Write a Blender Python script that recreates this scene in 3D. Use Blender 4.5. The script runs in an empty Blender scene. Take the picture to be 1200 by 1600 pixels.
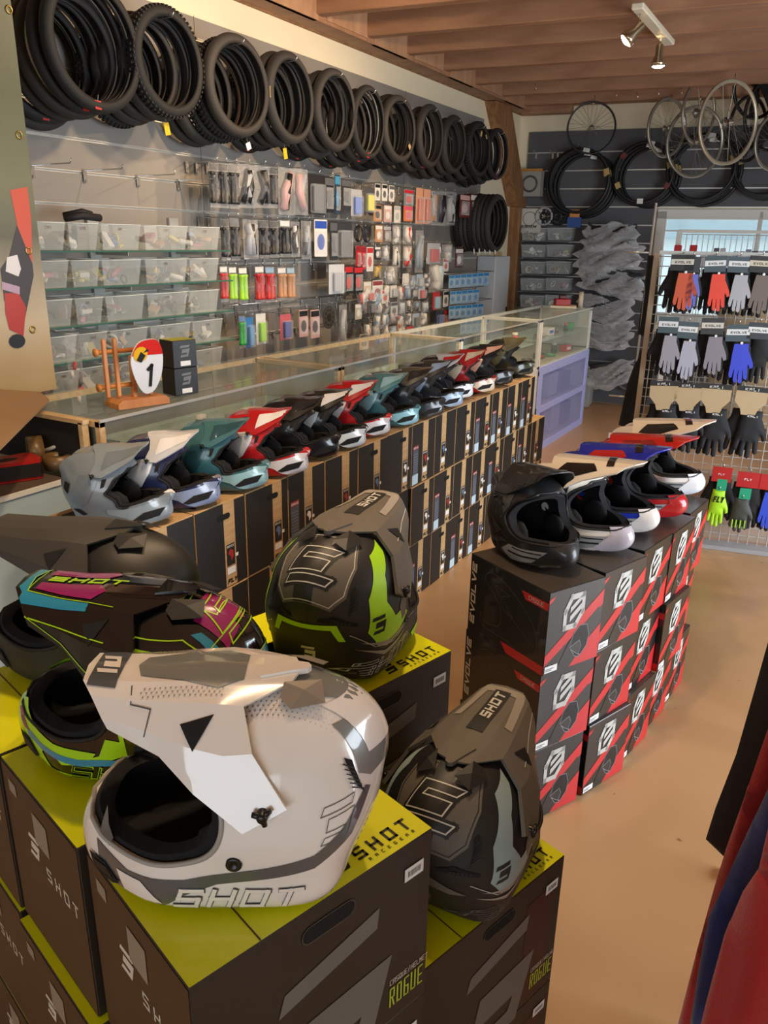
import bpy, bmesh, math, random
import numpy as np
from mathutils import Vector, Matrix
from mathutils.bvhtree import BVHTree
from mathutils.geometry import delaunay_2d_cdt
random.seed(7)
PI = math.pi
SC = bpy.context.scene
COL = SC.collection

# ------------------------------------------------------------------ camera
H = 1.7
FPX, PITCH, ROLL, YAW = 1229.5, math.radians(19.1), math.radians(-1.1), math.radians(29.05)
def _cam_axes():
    cp, sp = math.cos(PITCH), math.sin(PITCH)
    f = Vector((0, cp, -sp)); d = Vector((0, -sp, -cp)); r = Vector((1, 0, 0))
    cr, sr = math.cos(ROLL), math.sin(ROLL)
    R = cr * r + sr * d; D = -sr * r + cr * d
    Z = Matrix.Rotation(YAW, 3, 'Z')
    return Z @ R, Z @ D, Z @ f
CR, CD, CF = _cam_axes()
CAMP = Vector((0, 0, H))
cam_d = bpy.data.cameras.new('camera'); cam = bpy.data.objects.new('camera', cam_d); COL.objects.link(cam)
m = Matrix((( CR.x, -CD.x, -CF.x, 0), (CR.y, -CD.y, -CF.y, 0), (CR.z, -CD.z, -CF.z, H), (0, 0, 0, 1)))
cam.matrix_world = m
cam_d.sensor_fit = 'VERTICAL'; cam_d.sensor_height = 32.0; cam_d.lens = FPX / 1600 * 32.0
cam_d.clip_start = .02; cam_d.clip_end = 100
SC.camera = cam
# a measured pixel of the photograph turned into a point on a known plane of the room
def ray(x, y): return CF + CR * ((x - 600) / FPX) + CD * ((y - 800) / FPX)
def onz(x, y, z=0.0): d = ray(x, y); return CAMP + d * ((z - H) / d.z)
def onx(x, y, X): d = ray(x, y); return CAMP + d * (X / d.x)
def onpl(x, y, P, N): d = ray(x, y); return CAMP + d * ((Vector(P) - CAMP).dot(N) / d.dot(N))

# ------------------------------------------------------------------ light and exposure
SC.view_settings.view_transform = 'Standard'; SC.view_settings.look = 'None'
SC.view_settings.gamma = 1.0; SC.view_settings.use_curve_mapping = False
SC.view_settings.exposure = 0.1
world = bpy.data.worlds.new('daylight'); SC.world = world; world.use_nodes = True
world.node_tree.nodes['Background'].inputs[0].default_value = (.80, .90, 1.0, 1)
world.node_tree.nodes['Background'].inputs[1].default_value = 1.7
def lamp(name, kind, loc, power, color, **k):
    d = bpy.data.lights.new(name, kind); d.energy = power; d.color = color
    for a, b in k.items():
        if a not in ('aim',): setattr(d, a, b)
    o = bpy.data.objects.new(name, d); COL.objects.link(o); o.location = loc
    if 'aim' in k:
        o.rotation_euler = (Vector(k['aim']) - Vector(loc)).to_track_quat('-Z', 'Y').to_euler()
    return o
SPOT_FAR, SPOT_NEAR, SPOT_WALL = 110, 72, 66
WARM = (1.0, .70, .42); COOL = (.80, .90, 1.0)
# daylight coming through the glazed shop door and windows in the right and front walls
lamp('daylight_door', 'AREA', (2.6, 3.2, 1.25), 165, COOL, shape='RECTANGLE', size=2.6, size_y=2.1, aim=(-1.6, 3.6, .7))
lamp('daylight_front', 'AREA', (.6, -2.9, 1.6), 34, COOL, shape='RECTANGLE', size=3.0, size_y=1.5, aim=(-.6, 3, 1.1))

# ------------------------------------------------------------------ materials
def _nt(name):
    m = bpy.data.materials.new(name); m.use_nodes = True
    nt = m.node_tree; return m, nt, nt.nodes['Principled BSDF']
_mc = {}
def mat(name, col=None, rough=.5, metal=0, coat=0, bump=0, bscale=80, vary=0, vscale=6, spec=.5, emit=0, sheen=0):
    if name in _mc: return _mc[name]
    m, nt, b = _nt(name)
    if isinstance(col, str): col = hexc(col)
    c = (*col[:3], 1)
    b.inputs['Base Color'].default_value = c
    b.inputs['Roughness'].default_value = rough; b.inputs['Metallic'].default_value = metal
    b.inputs['Coat Weight'].default_value = coat; b.inputs['Coat Roughness'].default_value = .04
    b.inputs['Specular IOR Level'].default_value = spec
    if sheen: b.inputs['Sheen Weight'].default_value = sheen
    if emit:
        b.inputs['Emission Color'].default_value = c; b.inputs['Emission Strength'].default_value = emit
    tc = None
    if bump or vary:
        tc = nt.nodes.new('ShaderNodeTexCoord')
    if vary:
        n = nt.nodes.new('ShaderNodeTexNoise'); n.inputs['Scale'].default_value = vscale; n.inputs['Detail'].default_value = 6
        nt.links.new(tc.outputs['Object'], n.inputs['Vector'])
        mx = nt.nodes.new('ShaderNodeMix'); mx.data_type = 'RGBA'
        mx.inputs[6].default_value = tuple(min(1, x * (1 - vary)) for x in c[:3]) + (1,)
        mx.inputs[7].default_value = tuple(min(1, x * (1 + vary)) for x in c[:3]) + (1,)
        nt.links.new(n.outputs[0], mx.inputs[0]); nt.links.new(mx.outputs[2], b.inputs['Base Color'])
    if bump:
        n = nt.nodes.new('ShaderNodeTexNoise'); n.inputs['Scale'].default_value = bscale; n.inputs['Detail'].default_value = 3
        nt.links.new(tc.outputs['Object'], n.inputs['Vector'])
        bp = nt.nodes.new('ShaderNodeBump'); bp.inputs['Strength'].default_value = bump; bp.inputs['Distance'].default_value = .002
        nt.links.new(n.outputs[0], bp.inputs['Height']); nt.links.new(bp.outputs[0], b.inputs['Normal'])
    _mc[name] = m; return m
def hexc(h):
    h = h.lstrip('#'); v = [int(h[i:i + 2], 16) / 255 for i in (0, 2, 4)]
    return tuple(((x + .055) / 1.055) ** 2.4 if x > .04045 else x / 12.92 for x in v)
def film(name, col, alpha, rough=.15, bump=0, bscale=30, edge=.45, blend=.35):
    "thin clear plastic or glass: lets most light through, with a gloss on top"
    if name in _mc: return _mc[name]
    m, nt, b = _nt(name)
    if isinstance(col, str): col = hexc(col)
    b.inputs['Base Color'].default_value = (*col, 1); b.inputs['Roughness'].default_value = rough
    b.inputs['Specular IOR Level'].default_value = .8
    t = nt.nodes.new('ShaderNodeBsdfTransparent'); mx = nt.nodes.new('ShaderNodeMixShader')
    lw = nt.nodes.new('ShaderNodeLayerWeight'); lw.inputs['Blend'].default_value = blend
    mr = nt.nodes.new('ShaderNodeMapRange'); mr.inputs['To Min'].default_value = alpha; mr.inputs['To Max'].default_value = min(1, alpha + edge)
    nt.links.new(lw.outputs['Facing'], mr.inputs['Value'])
    nt.links.new(mr.outputs[0], mx.inputs[0]); nt.links.new(t.outputs[0], mx.inputs[1]); nt.links.new(b.outputs[0], mx.inputs[2])
    nt.links.new(mx.outputs[0], nt.nodes['Material Output'].inputs[0])
    if bump:
        tc = nt.nodes.new('ShaderNodeTexCoord'); n = nt.nodes.new('ShaderNodeTexNoise'); n.inputs['Scale'].default_value = bscale
        n.inputs['Distortion'].default_value = 1.5
        nt.links.new(tc.outputs['Object'], n.inputs['Vector'])
        bp = nt.nodes.new('ShaderNodeBump'); bp.inputs['Strength'].default_value = bump; bp.inputs['Distance'].default_value = .02
        nt.links.new(n.outputs[0], bp.inputs['Height']); nt.links.new(bp.outputs[0], b.inputs['Normal'])
    _mc[name] = m; return m
def wood(name, c1, c2, scale=(1, 12, 12), rough=.6):
    if name in _mc: return _mc[name]
    m, nt, b = _nt(name)
    tc = nt.nodes.new('ShaderNodeTexCoord'); mp = nt.nodes.new('ShaderNodeMapping'); mp.inputs['Scale'].default_value = scale
    n = nt.nodes.new('ShaderNodeTexNoise'); n.inputs['Scale'].default_value = 3; n.inputs['Detail'].default_value = 8; n.inputs['Distortion'].default_value = .6
    r = nt.nodes.new('ShaderNodeValToRGB'); r.color_ramp.elements[0].color = (*hexc(c1), 1); r.color_ramp.elements[1].color = (*hexc(c2), 1)
    r.color_ramp.elements[0].position = .3; r.color_ramp.elements[1].position = .72
    nt.links.new(tc.outputs['Object'], mp.inputs[0]); nt.links.new(mp.outputs[0], n.inputs['Vector']); nt.links.new(n.outputs[0], r.inputs[0])
    nt.links.new(r.outputs[0], b.inputs['Base Color']); b.inputs['Roughness'].default_value = rough
    bp = nt.nodes.new('ShaderNodeBump'); bp.inputs['Strength'].default_value = .15; bp.inputs['Distance'].default_value = .003
    nt.links.new(n.outputs[0], bp.inputs['Height']); nt.links.new(bp.outputs[0], b.inputs['Normal'])
    _mc[name] = m; return m

# ------------------------------------------------------------------ object helpers
def tag(o, label=None, cat=None, group=None, kind=None):
    if label: o['label'] = label
    if cat: o['category'] = cat
    if group: o['group'] = group
    if kind: o['kind'] = kind
    return o
def empty(name, loc=(0, 0, 0), rz=0, label=None, cat=None, group=None):
    o = bpy.data.objects.new(name, None); COL.objects.link(o); o.location = loc; o.rotation_euler = (0, 0, rz)
    o.empty_display_size = .05
    return tag(o, label, cat, group)
class MB:
    "collects faces with materials, then links them as one mesh object"
    def __init__(s, M=None): s.v = []; s.f = []; s.mi = []; s.mats = []; s.sm = []; s.M = M or Matrix()
    def mid(s, m):
        if m not in s.mats: s.mats.append(m)
        return s.mats.index(m)
    def add(s, vs, fs, m, smooth=False, raw=False):
        b = len(s.v); s.v += [Vector(p) if raw else s.M @ Vector(p) for p in vs]; k = s.mid(m)
        for f in fs: s.f.append([b + i for i in f]); s.mi.append(k); s.sm.append(smooth)
        return s
    def poly(s, pts, m): return s.add(pts, [list(range(len(pts)))], m)
    def box(s, c, d, m, R=None, bev=0):
        hx, hy, hz = d[0] / 2, d[1] / 2, d[2] / 2; c = Vector(c)
        if bev:
            b = min(bev, hx * .9, hy * .9, hz * .9); ps = []
            for z, i in ((-hz, b), (-hz + b, 0), (hz - b, 0), (hz, b)):
                x, y = hx - i, hy - i; k = b if i == 0 else b * .5
                ps += [(-x + k, -y, z), (x - k, -y, z), (x, -y + k, z), (x, y - k, z), (x - k, y, z), (-x + k, y, z), (-x, y - k, z), (-x, -y + k, z)]
            ps = [Vector(p) for p in ps]
            fs = [list(range(7, -1, -1)), list(range(24, 32))]
            for r in range(3):
                for i in range(8): j = (i + 1) % 8; fs.append([r * 8 + i, r * 8 + j, r * 8 + 8 + j, r * 8 + 8 + i])
        else:
            ps = [Vector((x, y, z)) for z in (-hz, hz) for x, y in ((-hx, -hy), (hx, -hy), (hx, hy), (-hx, hy))]
            fs = [[3, 2, 1, 0], [4, 5, 6, 7], [0, 1, 5, 4], [1, 2, 6, 5], [2, 3, 7, 6], [3, 0, 4, 7]]
        if R is not None: ps = [R @ p for p in ps]
        return s.add([c + p for p in ps], fs, m)
    def tube(s, pts, r, m, n=8, closed=False, caps=True):
        pts = [Vector(p) for p in pts]; N = len(pts); vs = []; fs = []; up = None
        for i, p in enumerate(pts):
            a = pts[i - 1] if (i > 0 or closed) else p; b = pts[(i + 1) % N] if (i < N - 1 or closed) else p
            t = (b - a); t = t.normalized() if t.length > 1e-9 else Vector((0, 0, 1))
            if up is None: up = Vector((0, 0, 1)) if abs(t.z) < .9 else Vector((1, 0, 0))
            x = t.cross(up)
            if x.length < 1e-4: x = t.orthogonal()
            x.normalize(); y = x.cross(t).normalized(); up = y
            rr = r[i] if isinstance(r, (list, tuple)) else r
            for k in range(n): a_ = 2 * PI * k / n; vs.append(p + x * (rr * math.cos(a_)) + y * (rr * math.sin(a_)))
        for i in range(N if closed else N - 1):
            j = (i + 1) % N
            for k in range(n): l = (k + 1) % n; fs.append([i * n + k, i * n + l, j * n + l, j * n + k])
        if caps and not closed: fs += [list(range(n))[::-1], list(range((N - 1) * n, N * n))]
        return s.add(vs, fs, m, smooth=n > 5)
    def lathe(s, prof, m, n=24, O=(0, 0, 0), ax=(0, 0, 1), closed=False, arc=(0, 2 * PI)):
        "profile of (radius, height) pairs turned about an axis"
        ax = Vector(ax).normalized(); x = ax.orthogonal().normalized(); y = ax.cross(x); O = Vector(O); vs = []; fs = []; P = len(prof)
        full = abs(arc[1] - arc[0] - 2 * PI) < 1e-6; K = n if full else n + 1
        for i in range(K):
            a = arc[0] + (arc[1] - arc[0]) * i / n; d = x * math.cos(a) + y * math.sin(a)
            for r, h in prof: vs.append(O + d * r + ax * h)
        for i in range(n):
            j = (i + 1) % K
            for k in range(P if closed else P - 1): l = (k + 1) % P; fs.append([i * P + k, j * P + k, j * P + l, i * P + l])
        return s.add(vs, fs, m, smooth=True)
    def ring(s, O, ax, R, r, m, n=40, k=8, sq=1.0):
        prof = [(R + r * math.cos(2 * PI * i / k), sq * r * math.sin(2 * PI * i / k)) for i in range(k)]
        return s.lathe(prof, m, n, O, ax, closed=True)
    def cyl(s, a, b, r, m, n=14): return s.tube([a, b], r, m, n)
    def disc(s, O, ax, R, th, m, n=24): return s.lathe([(0, -th / 2), (R, -th / 2), (R, th / 2), (0, th / 2)], m, n, O, ax)
    def prism(s, pts2, fr, th, m):
        "outline in the frame (origin, u, v) given thickness along its normal"
        o, u, v = (Vector(a) for a in fr); n = u.cross(v).normalized(); N = len(pts2)
        a = [o + u * x + v * y + n * (th / 2) for x, y in pts2]; b = [p - n * th for p in a]
        fs = [list(range(N)), list(range(2 * N - 1, N - 1, -1))] + [[i, N + i, N + (i + 1) % N, (i + 1) % N] for i in range(N)]
        return s.add(a + b, fs, m)
    def flat(s, fr, pts2, m, off=.0006):
        o, u, v = (Vector(a) for a in fr); n = u.cross(v).normalized()
        return s.poly([o + u * x + v * y + n * off for x, y in pts2], m)
    def flats(s, fr, polys, m, off=.0006):
        for p in polys: s.flat(fr, p, m, off)
        return s
    def build(s, name, parent=None, loc=None, rz=None, smooth=None, link=True):
        me = bpy.data.meshes.new(name); me.from_pydata([tuple(p) for p in s.v], [], s.f)
        for m in s.mats: me.materials.append(m)
        if s.f:
            me.polygons.foreach_set('material_index', s.mi)
            me.polygons.foreach_set('use_smooth', s.sm if smooth is None else [smooth] * len(s.f))
        me.update()
        o = bpy.data.objects.new(name, me)
        if link: COL.objects.link(o)
        if parent: o.parent = parent
        if loc is not None: o.location = loc
        if rz is not None: o.rotation_euler = (0, 0, rz)
        return o
KIDS = {}
def kids(o): return [c for c in COL.objects if c.parent == o]
def dup(o, parent=None, loc=None, rot=None, label=None, group=None, ch=None):
    c = o.copy(); COL.objects.link(c)
    if parent: c.parent = parent
    if loc is not None: c.location = loc
    if rot is not None: c.rotation_euler = rot
    if label: c['label'] = label
    if group: c['group'] = group
    for k in (ch if ch is not None else o.children): dup(k, c)
    return c
ORD = ['first', 'second', 'third', 'fourth', 'fifth', 'sixth', 'seventh', 'eighth', 'ninth', 'tenth', 'eleventh', 'twelfth', 'thirteenth', 'fourteenth', 'fifteenth', 'sixteenth', 'seventeenth', 'eighteenth', 'nineteenth', 'twentieth']
# ------------------------------------------------------------------ lettering drawn with strokes on a 4 x 6 grid
F_ = dict(A=[[(0,0),(0,6),(4,6),(4,0)],[(0,3),(4,3)]], B=[[(0,0),(0,6),(3.4,6),(4,5),(3.4,3),(0,3)],[(3.4,3),(4,2),(4,0),(0,0)]], C=[[(4,6),(0,6),(0,0),(4,0)]],
 D=[[(0,0),(0,6),(3,6),(4,5),(4,1),(3,0),(0,0)]], E=[[(4,6),(0,6),(0,0),(4,0)],[(0,3),(3.4,3)]], F=[[(0,0),(0,6),(4,6)],[(0,3),(3,3)]],
 G=[[(4,6),(0,6),(0,0),(4,0),(4,3),(2,3)]], H=[[(0,0),(0,6)],[(4,0),(4,6)],[(0,3),(4,3)]], I=[[(2,0),(2,6)]], J=[[(4,6),(4,0),(0,0),(0,2)]], K=[[(0,0),(0,6)],[(4,6),(0,3),(4,0)]],
 L=[[(0,6),(0,0),(4,0)]], M=[[(0,0),(0,6),(2,3),(4,6),(4,0)]], N=[[(0,0),(0,6),(4,0),(4,6)]], O=[[(0,0),(0,6),(4,6),(4,0),(0,0)]],
 P=[[(0,0),(0,6),(4,6),(4,3),(0,3)]], Q=[[(0,0),(0,6),(4,6),(4,0),(0,0)],[(2.4,1.6),(4.4,-.6)]], R=[[(0,0),(0,6),(4,6),(4,3),(0,3)],[(2,3),(4,0)]],
 S=[[(4,6),(0,6),(0,3),(4,3),(4,0),(0,0)]], T=[[(0,6),(4,6)],[(2,6),(2,0)]], U=[[(0,6),(0,0),(4,0),(4,6)]], V=[[(0,6),(2,0),(4,6)]], W=[[(0,6),(1,0),(2,4),(3,0),(4,6)]],
 X=[[(0,0),(4,6)],[(0,6),(4,0)]], Y=[[(0,6),(2,3),(4,6)],[(2,3),(2,0)]], Z=[[(0,6),(4,6),(0,0),(4,0)]])
F_['1'] = [[(.8,5),(2.2,6),(2.2,0)]]; F_['/'] = [[(0.5,-.5),(3.5,6.5)]]; F_[' '] = []; F_['-'] = [[(.5,3),(3.5,3)]]
def seg(a, b, w):
    ax, ay = a; bx, by = b; L = math.hypot(bx - ax, by - ay) or 1; dx, dy = (bx - ax) / L * w / 2, (by - ay) / L * w / 2
    return [(ax - dx + dy, ay - dy - dx), (bx + dx + dy, by + dy - dx), (bx + dx - dy, by + dy + dx), (ax - dx - dy, ay - dy + dx)]
def text(s, x, y, h, w=None, st=None, gap=None, slant=0, rot=0):
    "polygons of a word whose lower left corner stands at x, y; h = letter height, w = letter width, st = stroke"
    w = w or h * .6; st = st or h * .16; gap = gap if gap is not None else st * 2.0; out = []; cx = 0
    for ch in s:
        for pl in F_[ch]:
            P = [(cx + a / 4 * (w - st) + st / 2, st / 2 + b / 6 * (h - st)) for a, b in pl]
            P = [(a + b * slant, b) for a, b in P]
            for i in range(len(P) - 1): out.append(seg(P[i], P[i + 1], st))
        cx += w * (.45 if ch in ' ' else 1) + gap
    c, s_ = math.cos(rot), math.sin(rot)
    return [[(x + a * c - b * s_, y + a * s_ + b * c) for a, b in p] for p in out]
def xf(polys, x=0, y=0, s=1, sy=None, rot=0, shx=0):
    sy = sy if sy is not None else s; c, n = math.cos(rot), math.sin(rot); o = []
    for p in polys:
        q = [(a * s + b * sy * shx, b * sy) for a, b in p]
        if s * sy < 0: q = q[::-1]
        o.append([(x + a * c - b * n, y + a * n + b * c) for a, b in q])
    return o
S_LOGO = [[(.27,.675),(.98,.805),(.92,1.0),(.16,.89)][::-1], [(.0,.0),(.72,.06),(.96,.68),(.22,.53),(.18,.345),(.65,.425),(.60,.29),(.16,.215)][::-1]]
S_LOGO = [[(.0,.76),(.10,.96),(1.0,1.0),(.93,.80)][::-1], [(.0,.0),(.12,.20),(.66,.22),(.72,.36),(.16,.34),(.24,.66),(1.0,.70),(.80,.03)][::-1]]
def outline(p, w, closed=True):
    n = len(p); return [seg(p[i], p[(i + 1) % n], w) for i in range(n if closed else n - 1)]
def outlines(ps, w): return [q for p in ps for q in outline(p, w)]
def rrect(x, y, w, h, r=0, n=4):
    if not r: return [(x, y), (x + w, y), (x + w, y + h), (x, y + h)]
    o = []
    for cx, cy, a0 in ((x + w - r, y + r, -PI / 2), (x + w - r, y + h - r, 0), (x + r, y + h - r, PI / 2), (x + r, y + r, PI)):
        for i in range(n + 1): a = a0 + PI / 2 * i / n; o.append((cx + r * math.cos(a), cy + r * math.sin(a)))
    return o
def circ(x, y, r, n=16, ry=None): return [(x + r * math.cos(2 * PI * i / n), y + (ry or r) * math.sin(2 * PI * i / n)) for i in range(n)]
def catmull(P, n=6, closed=True):
    N = len(P); o = []
    for i in range(N if closed else N - 1):
        p0, p1, p2, p3 = (P[(i + k - 1) % N] if closed else P[min(max(i + k - 1, 0), N - 1)] for k in range(4))
        for j in range(n):
            t = j / n
            o.append(tuple(.5 * ((2 * b) + (c - a) * t + (2 * a - 5 * b + 4 * c - d) * t * t + (3 * b - a - 3 * c + d) * t ** 3) for a, b, c, d in zip(p0, p1, p2, p3)))
    if not closed: o.append(tuple(P[-1]))
    return o
# ------------------------------------------------------------------ the room
RD = Vector((.9942, .1080, 0)); RN = Vector((-.1080, .9942, 0)); RP = Vector((-2.0, 8.93, 0))   # rear wall: direction, normal, a point on it
def rearpt(x, z=0, off=0):   # a point in front of the rear wall (off metres towards the room)
    t = (x - RP.x) / RD.x; p = RP + RD * t - RN * off; return Vector((p.x, p.y, z))
RROT = math.atan2(.1080, .9942)
def struct(name, mb, label=None, cat=None, **k): o = mb.build(name, **k); tag(o, label, cat, kind='structure'); return o
plaster = mat('cream_plaster', '#e9dcbd', .9, bump=.3, bscale=60, vary=.04)
grey_board = mat('grey_slat_board', '#86817a', .55, vary=.05, vscale=2)
dark_board = mat('dark_slat_board', '#56565a', .6, vary=.06, vscale=2)
alu = mat('aluminium', '#d6d3ca', .35, metal=.5)
chrome = mat('chrome', '#d5d5d5', .15, metal=1)
beam_wood = wood('beam_wood', '#94694c', '#ae8262', (.8, 5, 5))
board_wood = wood('ceiling_board', '#a67a5a', '#bf9571', (1, 4, 1))
post_wood = wood('post_wood', '#6f4a2c', '#a67a50', (8, 8, 1))
pale_wood = wood('pale_wood', '#c8a472', '#e2c596', (2, 14, 14), .5)
white_paint = mat('white_paint', '#e6e6df', .4)
# polished concrete floor
m, nt, b = _nt('floor_concrete'); _mc['floor_concrete'] = m
tc = nt.nodes.new('ShaderNodeTexCoord'); n1 = nt.nodes.new('ShaderNodeTexNoise'); n1.inputs['Scale'].default_value = .9; n1.inputs['Detail'].default_value = 8; n1.inputs['Distortion'].default_value = 1.2
r = nt.nodes.new('ShaderNodeValToRGB'); r.color_ramp.elements[0].color = (*hexc('#a88258'), 1); r.color_ramp.elements[1].color = (*hexc('#c69f73'), 1); r.color_ramp.elements[0].position = .3; r.color_ramp.elements[1].position = .7
n2 = nt.nodes.new('ShaderNodeTexNoise'); n2.inputs['Scale'].default_value = 26; n2.inputs['Detail'].default_value = 2
r2 = nt.nodes.new('ShaderNodeValToRGB'); r2.color_ramp.elements[0].color = (.35, .3, .25, 1); r2.color_ramp.elements[1].color = (1, 1, 1, 1); r2.color_ramp.elements[0].position = .22; r2.color_ramp.elements[1].position = .27
mx = nt.nodes.new('ShaderNodeMix'); mx.data_type = 'RGBA'; mx.blend_type = 'MULTIPLY'; mx.inputs[0].default_value = .7
for a, c in ((n1, r), (n2, r2)): nt.links.new(tc.outputs['Object'], a.inputs['Vector']); nt.links.new(a.outputs[0], c.inputs[0])
nt.links.new(r.outputs[0], mx.inputs[6]); nt.links.new(r2.outputs[0], mx.inputs[7]); nt.links.new(mx.outputs[2], b.inputs['Base Color'])
rr = nt.nodes.new('ShaderNodeMapRange'); rr.inputs['To Min'].default_value = .22; rr.inputs['To Max'].default_value = .42; nt.links.new(n1.outputs[0], rr.inputs[0]); nt.links.new(rr.outputs[0], b.inputs['Roughness'])
floor_m = m
LX = -3.3
struct('floor', MB().box((-.3, 2.9, -.05), (6.2, 12.6, .1), floor_m))
mb = MB(); mb.box((-.3, 2.9, 3.33), (6.2, 12.6, .06), board_wood); struct('ceiling', mb)
struct('wall_left', MB().box((LX - .06, 2.9, 1.65), (.12, 12.6, 3.3), plaster))
# rear wall with the opening of the window
WX0, WX1, WZ0, WZ1 = -1.78, .55, .95, 2.0
mb = MB(Matrix.Translation(RP) @ Matrix.Rotation(RROT, 4, 'Z'))
def rl(x): return (x - RP.x) / RD.x
for x0, x1, z0, z1 in ((-3.5, WX0, 0, 3.3), (WX1, 3.0, 0, 3.3), (WX0, WX1, WZ1, 3.3), (WX0, WX1, 0, WZ0)):
    mb.box(((rl(x0) + rl(x1)) / 2, .09, (z0 + z1) / 2), (rl(x1) - rl(x0), .18, z1 - z0), plaster)
struct('wall_rear', mb)
# right and front walls (behind and beside the camera) with glazed openings that let the daylight in
mb = MB()
for y0, y1, z0, z1 in ((-3.3, 1.9, 0, 3.3), (4.6, 9.4, 0, 3.3), (1.9, 4.6, 2.35, 3.3)): mb.box((2.76, (y0 + y1) / 2, (z0 + z1) / 2), (.12, y1 - y0, z1 - z0), plaster)
struct('wall_right', mb)
mb = MB()
for x0, x1, z0, z1 in ((-3.4, -1.0, 0, 3.3), (2.2, 2.8, 0, 3.3), (-1.0, 2.2, 2.4, 3.3), (-1.0, 2.2, 0, .8)): mb.box(((x0 + x1) / 2, -3.36, (z0 + z1) / 2), (x1 - x0, .12, z1 - z0), plaster)
struct('wall_front', mb)
# rear window: white frame, mullion, sill, panes
glass = film('window_glass', '#e8f4f8', .06, .02)
Mw = Matrix.Translation(RP) @ Matrix.Rotation(RROT, 4, 'Z')
mb = MB(Mw); x0, x1 = rl(WX0), rl(WX1)
for a, c in (((x0 - .03, x0 + .07), None), ((x1 - .07, x1 + .03), None), (((x0 + x1) / 2 - .24, (x0 + x1) / 2 - .2), None)): mb.box(((a[0] + a[1]) / 2, .03, (WZ0 + WZ1) / 2), (a[1] - a[0], .1, WZ1 - WZ0 + .06), white_paint, bev=.006)
for z0, z1 in ((WZ0 - .03, WZ0 + .07), (WZ1 - .05, WZ1 + .05)): mb.box(((x0 + x1) / 2, .03, (z0 + z1) / 2), (x1 - x0 + .06, .1, z1 - z0), white_paint, bev=.006)
mb.box(((x0 + x1) / 2, .02, WZ1 - .16), (x1 - x0, .03, .015), white_paint)
w1 = struct('window_1', mb)
MB(Mw).box(((x0 + x1) / 2, .05, (WZ0 + WZ1) / 2), (x1 - x0, .006, WZ1 - WZ0), glass).build('window_pane', w1)
# what stands outside the window
roof_m = mat('roof_tiles_outside', '#8aa0a4', .8, vary=.2, vscale=3); pale_out = mat('pale_render_outside', '#c8d6d6', .9, vary=.1)
mb = MB(); mb.box((-2.2, 17, .9), (9, 3, 1.8), pale_out); mb.add([(-6.9, 15.3, 1.8), (2.5, 15.3, 1.8), (2.5, 17, 2.5), (-6.9, 17, 2.5), (-6.9, 18.7, 1.8), (2.5, 18.7, 1.8)], [[0, 1, 2, 3], [3, 2, 5, 4], [1, 5, 2], [0, 3, 4]], roof_m)
tag(mb.build('house'), 'pale house with a blue grey roof seen outside through the rear window', 'house')
# slat walls: grey boards with aluminium inserts between them
def slatwall(M, L, z_lines, ztop, zbot, board, name, label, seams=()):
    mb = MB(M); zs = [ztop] + sorted(z_lines, reverse=True) + [zbot]
    for a, b in zip(zs, zs[1:]):
        mb.box((L / 2, 0, (a + b) / 2), (L, .018, abs(a - b) - .012), board)
    for z in z_lines: mb.box((L / 2, .0035, z), (L, .006, .018), alu); mb.box((L / 2, -.006, z + .0055), (L, .012, .003), alu)
    for s in seams: mb.box((s, -.0095, (ztop + zbot) / 2), (.003, .0012, ztop - zbot), mat('seam', '#4a4844', .8))
    return struct(name, mb, label, 'wall panel')
ML = Matrix.Translation((LX + .016, 7.72, 0)) @ Matrix.Rotation(-PI / 2, 4, 'Z')      # local x runs towards the camera, local -y into the room
ML = Matrix(((0, -1, 0, LX + .016), (-1, 0, 0, 7.72), (0, 0, 1, 0), (0, 0, 0, 1)))
LZ = [1.83 + .145 * k for k in range(-12, 7)]
slatwall(ML, 6.9, LZ, 2.81, .02, grey_board, 'trim_1', 'grey slat wall panel with aluminium inserts along the left wall', seams=(4.02, 1.6))
MR = Matrix.Translation(rearpt(-3.2, 0, .012)) @ Matrix.Rotation(RROT, 4, 'Z')
RZ = [2.6 - .178 * k for k in range(0, 14)]
# the rear panel is cut round the window
mb = MB(MR); L = rl(2.6) - rl(-3.2); wx = rl(WX0) - rl(-3.2) - .04; wx2 = rl(WX1) - rl(-3.2) + .04
zs = [2.81] + RZ + [.0]
for a, b in zip(zs, zs[1:]):
    for s0, s1 in ((0, wx), (wx, wx2), (wx2, L)):
        t0, t1 = max(a, b) - .006, min(a, b) + .006
        if s0 == wx:
            if t1 < WZ1 + .06 and t0 > WZ0 - .04:
                if t0 > WZ1 + .06: t1 = WZ1 + .06
                else: continue
        if t0 > t1: mb.box(((s0 + s1) / 2, 0, (t0 + t1) / 2), (s1 - s0, .018, t0 - t1), dark_board)
for z in RZ:
    for s0, s1 in ((0, wx), (wx, wx2), (wx2, L)):
        if s0 == wx and WZ0 - .04 < z < WZ1 + .06: continue
        mb.box(((s0 + s1) / 2, .0035, z), (s1 - s0, .006, .012), alu)
struct('trim_2', mb, 'dark grey slat wall panel with thin metal lines on the rear wall', 'wall panel')
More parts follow.
